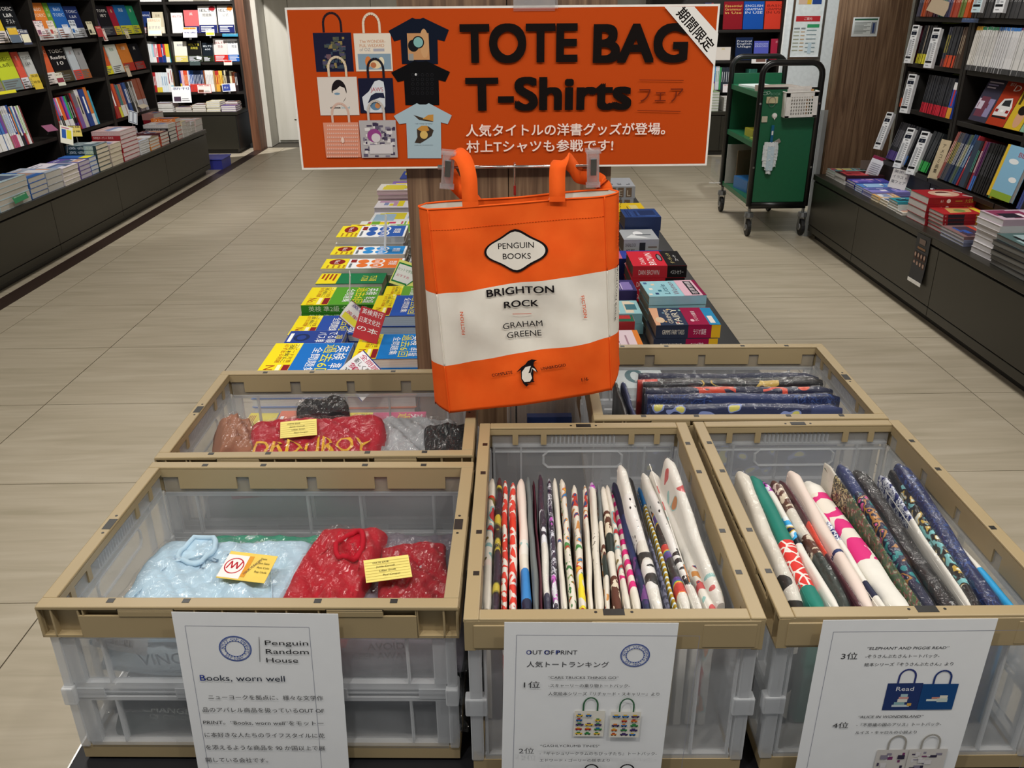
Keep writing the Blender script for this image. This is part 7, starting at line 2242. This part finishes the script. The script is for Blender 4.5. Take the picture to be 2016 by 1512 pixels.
brect(*S(752, 1265), *S(950, 1345), '#c4c0c0')
# headline lettering
btext('TOTE', 910, 1133, 120, 68, K, bold=.036)
btext('BAG', 1170, 1348, 120, 68, K, bold=.036)
btext('T-Shirts', 921, 1238, 214, 61, K, bold=.034)
btext('フェア', 1257, 1343, 199, 24, '#6a2410')
pb.line([bq(1258, 157), bq(1345, 158)], .0012, '#6a2410').line([bq(1254, 217), bq(1339, 219)], .0012, '#6a2410')
btext('人気タイトルの洋書グッズが登場。', 918, 1308, 264, 18, '#ecd8cc', bold=.018)
btext('村上Tシャツも参戦です!', 919, 1206, 296, 18, '#ecd8cc', bold=.018)
bpoly([(1307, 13), (1366, 13), (1413, 66), (1406, 130)], '#dfdcd6')
a = bq(1362, 58)
pb.text('期間限定', a[0], a[1] - .006, bzm(17), K, rot=-46, w=bzm(98), bold=.025, res=4)
pb.build('banner_print', bt_)
MB().box(.02, .105, -.006, .010, BZ1 - BZ0 - .006, BZ1 - BZ0 + .03).build('clear_holder', ACRY, bt_)
MB().box(.02, .10, -.002, .0, BZ1 - BZ0 - .01, BZ1 - BZ0 + .03).build('clear_holder', ACRY, bt_)

# ================================================================== T-STAND WITH CLIPS
st = thing('clip_stand', 'thin chrome T-shaped stand with two clear clips holding the bag handles', 'stand', (.022, 1.40, .4645))
SX0, SX1, SZ = -.100 - .022, .152 - .022, 1.163 - .4645
MB().tube([(SX0, 0, SZ), (SX1, 0, SZ)], .0024, 10).build('crossbar', CHROME, st, smooth=True)
MB().tube([(0, 0, SZ), (0, .045, SZ - .002), (0, .05, SZ - .01), (0, .05, .004)], .0018, 8).build('pole', CHROME, st, smooth=True)
MB().tube([(0, .05, SZ - .056), (0, .05, SZ - .04)], .0022, 8).build('red_cap', col('#8a1c18', .4), st)
MB().box(-.035, .035, .015, .085, -.0015, .004).build('foot', ACRY, st, bevel=.002)
for x in (SX0, SX1):
    MB().tube([(x - .004, 0, SZ), (x + .004, 0, SZ)], .0042, 10).build('end_knob', CHROME, st)
CL = clear_mat('pink_clear_clip', '#f6e6e2', .14, .05, .16)
for x, rr_ in ((SX0 + .013, .10), (SX1 - .004, -.03)):
    c = bpy.data.objects.new('clip', None)
    COL.objects.link(c)
    c.parent = st
    c.location = (x, -.008, SZ - .002)
    c.rotation_euler = (0, rr_, 0)
    for dy, tl in ((-.010, -.12), (.002, .12)):
        b = MB()
        for x0, x1 in ((-.0095, -.0070), (.0070, .0095)):
            b.obox(((x0 + x1) / 2, dy, .001), ((x1 - x0) / 2, 0, 0), (0, .0018, 0), (0, tl * .026, .027))
        b.obox((0, dy, .001), (.0095, 0, 0), (0, .0008, 0), (0, tl * .026, .027))
        b.obox((0, dy + tl * .026, .028), (.012, 0, 0), (0, .0022, 0), (0, 0, .003)).obox((0, dy - tl * .026, -.026), (.0115, 0, 0), (0, .0022, 0), (0, 0, .004))
        b.build('jaw', CL, c)
    MB().obox((0, -.0125, .003), (.0048, 0, 0), (0, .0012, 0), (0, -.002, .013)).obox((0, -.004, .016), (.0048, 0, 0), (0, .009, 0), (0, 0, .001)).build('spring', CHROME, c)

# ================================================================== ORANGE TOTE BAG
BGY = 1.352
bag = thing('tote_bag', 'orange and cream canvas tote bag lettered BRIGHTON ROCK hanging from two clips', 'tote bag', (.03, BGY, .745))
BGO = Vector(bag.location)


def gp(px, py):
    q = at(px, py, Y=BGY)
    return Vector((q.x, q.z))


TLc, TRc, BLc, BRc = gp(842, 413), gp(1190, 387), gp(885, 813), gp(1204, 768)


def inv(x, z):
    """left-right and top-bottom shares of a point of the front"""
    b = .5
    for _ in range(6):
        l, r = TLc.lerp(BLc, b), TRc.lerp(BRc, b)
        a = (x - l.x) / (r.x - l.x)
        zt, zb_ = TLc.y + (TRc.y - TLc.y) * a, BLc.y + (BRc.y - BLc.y) * a
        b = (zt - z) / (zt - zb_)
    return a, b


def wr(x, z):
    """gentle dents of the canvas (towards the reader positive)"""
    a, b = inv(x, z)
    e = max(0, min(1, a * 8)) * max(0, min(1, (1 - a) * 8))
    f = .35 + .65 * math.sin(PI * min(max(b, 0), 1))
    d = .006 * math.sin(a * 7.0 + b * 2.2 + .4) + .0035 * math.sin(a * 13 - b * 5 + 1) + .0028 * math.sin(b * 12 + a * 6) + .0009 * math.sin(a * 29 + b * 8) + .0006 * math.sin(b * 31 - a * 17)
    d += 0 * math.exp(-((a - .82) / .10) ** 2) * max(0, 1 - b * 6) * -1
    return d * e * f + .010 * math.sin(PI * min(max(a, 0), 1)) * (.3 + .7 * min(max(b, 0), 1))


def bt0(a): return .390 - .030 * a


def bt1(a): return .750 - .045 * a


def loop_pt(s, b):
    """s in 0..1 once around the bag, starting at the front left seam"""
    l, r = TLc.lerp(BLc, b), TRc.lerp(BRc, b)
    if s <= .5:
        a = s / .5
        x, z = l.x + (r.x - l.x) * a, l.y + (r.y - l.y) * a
        return Vector((x, BGY - wr(x, z), z))
    rz_, lz_ = r.y, l.y
    gr = .024 - .008 * b
    gl = .016 + .012 * b
    open_ = .034 + .03 * b
    if s <= .56:
        k = (s - .5) / .06
        up = .030 * max(0, (b - .85) / .15) * k + .004 * k
        return Vector((r.x + gr * math.sin(k * PI / 2), BGY + open_ * k * .5, rz_ + up))
    if s <= .62:
        k = (s - .56) / .06
        return Vector((r.x + gr - .012 * k, BGY + open_ * (.5 + .5 * k), rz_ + .004 + .030 * max(0, (b - .85) / .15) * (1 - k)))
    if s <= .88:
        k = (s - .62) / .26
        x = r.x + gr - .012 + (l.x - gl + .010 - r.x - gr + .012) * k
        return Vector((x, BGY + open_ + .006 * math.sin(k * 9 + b * 3) * (1 - b), rz_ + .004 + (lz_ - rz_ - .002) * k))
    if s <= .94:
        k = (s - .88) / .06
        return Vector((l.x - gl + .010 - .010 * k, BGY + open_ * (1 - .5 * k), lz_ + .002))
    k = (s - .94) / .06
    up = .010 * max(0, (b - .85) / .15) * (1 - k)
    return Vector((l.x - gl * math.cos(k * PI / 2), BGY + open_ * .5 * (1 - k), lz_ + .002 * (1 - k) + up))


CANO = ramp_mat('orange_canvas', [(.3, '#e4540f'), (.7, '#ec5f18')], 'noise', (1, 1, 1), 25, 4, .85, False, bump=.15, spec=.25)
CANW = ramp_mat('cream_canvas', [(.3, '#d9d3c6'), (.7, '#e2ddd1')], 'noise', (1, 1, 1), 25, 4, .85, False, bump=.15, spec=.25)
NS, R1, R2, R3 = 100, 22, 22, 16
sec = []
for j in range(R1 + R2 + R3 + 1):
    def bb(a, j=j):
        if j <= R1:
            return bt0(a) * j / R1
        if j <= R1 + R2:
            return bt0(a) + (bt1(a) - bt0(a)) * (j - R1) / R2
        return bt1(a) + (1 - bt1(a)) * (j - R1 - R2) / R3
    ring_ = []
    for i in range(NS):
        s = i / NS
        a = s / .5 if s <= .5 else 1 - min(max((s - .5) / .44, 0), 1) if s < .94 else 0
        ring_.append(loop_pt(s, bb(a)) - BGO)
    sec.append(ring_)
vs = [v for r in sec for v in r]
bd = MB()
for nm, j0, j1, mt in (('upper_panel', 0, R1, CANO), ('title_band', R1, R1 + R2, CANW), ('lower_panel', R1 + R2, R1 + R2 + R3, CANO)):
    m = MB()
    sub = [v for r in sec[j0:j1 + 1] for v in r]
    m.add(sub, [(j * NS + i, j * NS + (i + 1) % NS, (j + 1) * NS + (i + 1) % NS, (j + 1) * NS + i) for j in range(j1 - j0) for i in range(NS)])
    if nm == 'lower_panel':
        base = (j1 - j0) * NS
        m.f.append(tuple(base + i for i in range(NS)))
        m.m.append(0)
    m.build(nm, mt, bag, smooth=True)
m = MB()
inner = [[Vector((v.x * .985, v.y * .94 + .002, v.z)) for v in r] for r in sec[:R1 + 1]]
m.add([v for r in inner for v in r], [(j * NS + i, (j + 1) * NS + i, (j + 1) * NS + (i + 1) % NS, j * NS + (i + 1) % NS) for j in range(R1) for i in range(NS)])
m.build('lining', CANW, bag, smooth=True)
MB().tube([v + Vector((0, 0, .0004)) for v in sec[0]], .0016, 6, closed=True).build('top_hem', CANO, bag, smooth=True)
for s0 in (0.0, .5, .56):
    k = int(s0 * NS)
    MB().tube([sec[j][k] + Vector((0, -.0006, 0)) for j in range(0, R1 + 1)], .0011, 5).build('side_seam', CANO, bag, smooth=True)
    MB().tube([sec[j][k] + Vector((0, -.0006, 0)) for j in range(R1, R1 + R2 + 1)], .0011, 5).build('side_seam', CANW, bag, smooth=True)
    MB().tube([sec[j][k] + Vector((0, -.0006, 0)) for j in range(R1 + R2, R1 + R2 + R3 + 1)], .0011, 5).build('side_seam', CANO, bag, smooth=True)
# dashed stitching of the hem
sm = MB()
for i in range(60):
    a = i / 60
    q0, q1 = loop_pt(a * .5, .092), loop_pt((a + .010) * .5, .092)
    sm.tube([q0 - BGO + Vector((0, -.0006, 0)), q1 - BGO + Vector((0, -.0006, 0))], .0005, 4)
sm.build('stitching', ink('#c24408'), bag)


def gfn(u, v, h):
    return Vector((u, BGY - wr(u, v) - h, v)) - BGO


gpr = Pr(gfn, .0016, .0002)


def gtext(t, x0, y0, x1, y1, cap, c='#141013', **k):
    a, b = gp(x0, y0), gp(x1, y1)
    d = b - a
    gpr.text(t, (a.x + b.x) / 2, (a.y + b.y) / 2, cap * .000816, c, w=d.length, rot=math.degrees(math.atan2(d.y, d.x)), res=4, **k)


def lozenge(px, py, wpx, hpx, c, rot):
    q = gp(px, py)
    A, B = wpx * .000816 / 2, hpx * .000816 / 2
    pts = []
    n = 48
    for i in range(n):
        x = math.cos(2 * PI * i / n)
        s = 1 if math.sin(2 * PI * i / n) >= 0 else -1
        y = .58 * max(0, 1 - abs(x) ** 2.6) ** .5 + .42 * math.exp(-(x / .40) ** 2)
        ca, sa = math.cos(rot), math.sin(rot)
        pts.append((q.x + x * A * ca - s * y * B * sa, q.y + x * A * sa + s * y * B * ca))
    h = gpr._nx()
    cx, cy = q.x, q.y
    vs_ = [gfn(cx, cy, h)]
    for f in (.12, .25, .38, .5, .62, .75, .88, 1.0):
        vs_ += [gfn(cx + (u - cx) * f, cy + (v - cy) * f, h) for u, v in pts]
    fs_ = [(0, 1 + i, 1 + (i + 1) % n) for i in range(n)]
    for k in range(7):
        fs_ += [(1 + k * n + i, 1 + (k + 1) * n + i, 1 + (k + 1) * n + (i + 1) % n, 1 + k * n + (i + 1) % n) for i in range(n)]
    gpr.mb.add(vs_, fs_, gpr.ci(c))


lozenge(1016, 493.5, 128, 90, '#161012', .045)
lozenge(1015.5, 493.5, 118, 80, '#dcd6ca', .045)
gtext('PENGUIN', 981, 490.5, 1051, 486.5, 12)
gtext('BOOKS', 990, 510, 1045, 508, 11.5)
gtext('BRIGHTON', 959, 582, 1090, 572, 15, bold=.022)
gtext('ROCK', 993, 605, 1060, 601, 14, bold=.022)
a_, b_ = gp(1009, 617.5), gp(1046, 616.5)
gpr.line([(a_.x, a_.y), (b_.x, b_.y)], .0010, '#c8502c')
gtext('GRAHAM', 991, 647, 1068, 640, 13)
gtext('GREENE', 999, 665, 1066, 659, 13)
gtext('FICTION', 916, 654, 912, 609, 6.5, '#cf5a34', bold=.02)
gtext('FICTION', 1143, 580, 1149, 622, 6.5, '#cf5a34', bold=.02)
gtext('COMPLETE', 969, 738, 1009, 731, 6, bold=.02)
gtext('UNABRIDGED', 1065, 724, 1113, 713, 6, bold=.02)
gtext('1/6', 1144, 745, 1157, 743, 8, bold=.012)


def gpoly(pts, c):
    gpr.poly([tuple(gp(800 + x / 2.8, 290 + y / 2.8)) for x, y in pts][::-1], c)


gpoly([(690, 1158), (720, 1162), (702, 1172), (700, 1190), (712, 1205), (725, 1228), (700, 1215), (698, 1250), (700, 1268), (685, 1280), (645, 1282), (632, 1262), (630, 1215), (605, 1228), (635, 1198), (655, 1185), (668, 1168)], '#151013')
gpoly([(684, 1192), (694, 1205), (684, 1232), (692, 1256), (680, 1274), (650, 1276), (636, 1258), (636, 1225), (655, 1200)], '#ddd6ca')
gpoly([(640, 1278), (655, 1276), (674, 1290), (660, 1300), (650, 1290)], '#151013')
gpoly([(680, 1272), (692, 1266), (706, 1274), (696, 1278)], '#151013')
gpoly([(690, 1200), (708, 1208), (716, 1222), (700, 1214)], '#ddd6ca')
gpr.build('lettering', bag)
# side gusset lettering
qg = loop_pt(.53, .30) - BGO
sp2 = Pr(frame(qg + Vector((.002, -.004, .06)), (0, .0, -1), (.5, .86, 0)), .0012)
sp2.text('GRAHAM GREENE', 0, 0, .006, '#1a1416', al='C', w=.09, bold=.02)
sp2.build('gusset_lettering', bag)
sp2 = Pr(frame(qg + Vector((.002, -.004, .06)), (0, .0, -1), (.5, .86, 0)), .0012)
sp2.text('BRIGHTON ROCK', .125, 0, .006, '#1a1416', al='C', w=.10, bold=.02)
sp2.build('gusset_lettering', bag)


def gv(px, py, dy):
    q = at(px, py, Y=BGY + dy)
    return q - BGO


def strap(pts, ups, wd=.0255):
    P = [gv(*p) for p in pts]
    Q, U2 = [], []
    n = len(P)
    for i in range(n - 1):
        for k in range(6):
            t = k / 6
            p0, p1, p2, p3 = P[max(i - 1, 0)], P[i], P[i + 1], P[min(i + 2, n - 1)]
            Q.append(.5 * ((2 * p1) + (p2 - p0) * t + (2 * p0 - 5 * p1 + 4 * p2 - p3) * t * t + (3 * p1 - p0 - 3 * p2 + p3) * t ** 3))
            U2.append(Vector(ups[i]).lerp(Vector(ups[i + 1]), t))
    Q.append(P[-1])
    U2.append(Vector(ups[-1]))
    return MB().ribbon(Q, wd, lambda i: U2[i], .0024)


X_ = (1, 0, 0)
strap([(926, 404, -.004), (925, 385, -.004), (923, 350, 0), (915, 318, .012), (901, 303, .03), (889, 308, .045), (884, 330, .05), (893, 356, .055), (912, 377, .055), (932, 396, .052), (940, 410, .05)],
      [X_, X_, (1, 0, .1), (.9, .2, .35), (.5, .7, .6), (.2, .9, .3), (.5, .8, 0), (.8, .3, .6), (.7, 0, .7), (.7, 0, .7), (.8, 0, .6)]).build('handle', CANO, bag, smooth=True)
strap([(1097, 394, -.004), (1097, 375, -.004), (1097, 345, .0), (1100, 324, .006), (1113, 315, .02), (1126, 326, .04), (1140, 345, .05), (1160, 349, .052), (1181, 358, .052), (1192, 378, .05), (1187, 402, .048)],
      [X_, X_, X_, (1, 0, .2), (.7, .6, .3), (.3, .5, .8), (.1, .2, 1), (-.1, .1, 1), (-.5, .1, .8), (-.9, .2, .3), (-1, .2, 0)]).build('handle', CANO, bag, smooth=True)
for cx_, cy_ in ((926, 402), (1097, 392)):
    q = gv(cx_, cy_, -.0045)
    MB().box(q.x - .0127, q.x + .0127, q.y - .001, q.y + .001, q.z - .004, q.z + .004).build('handle_tab', CANO, bag)
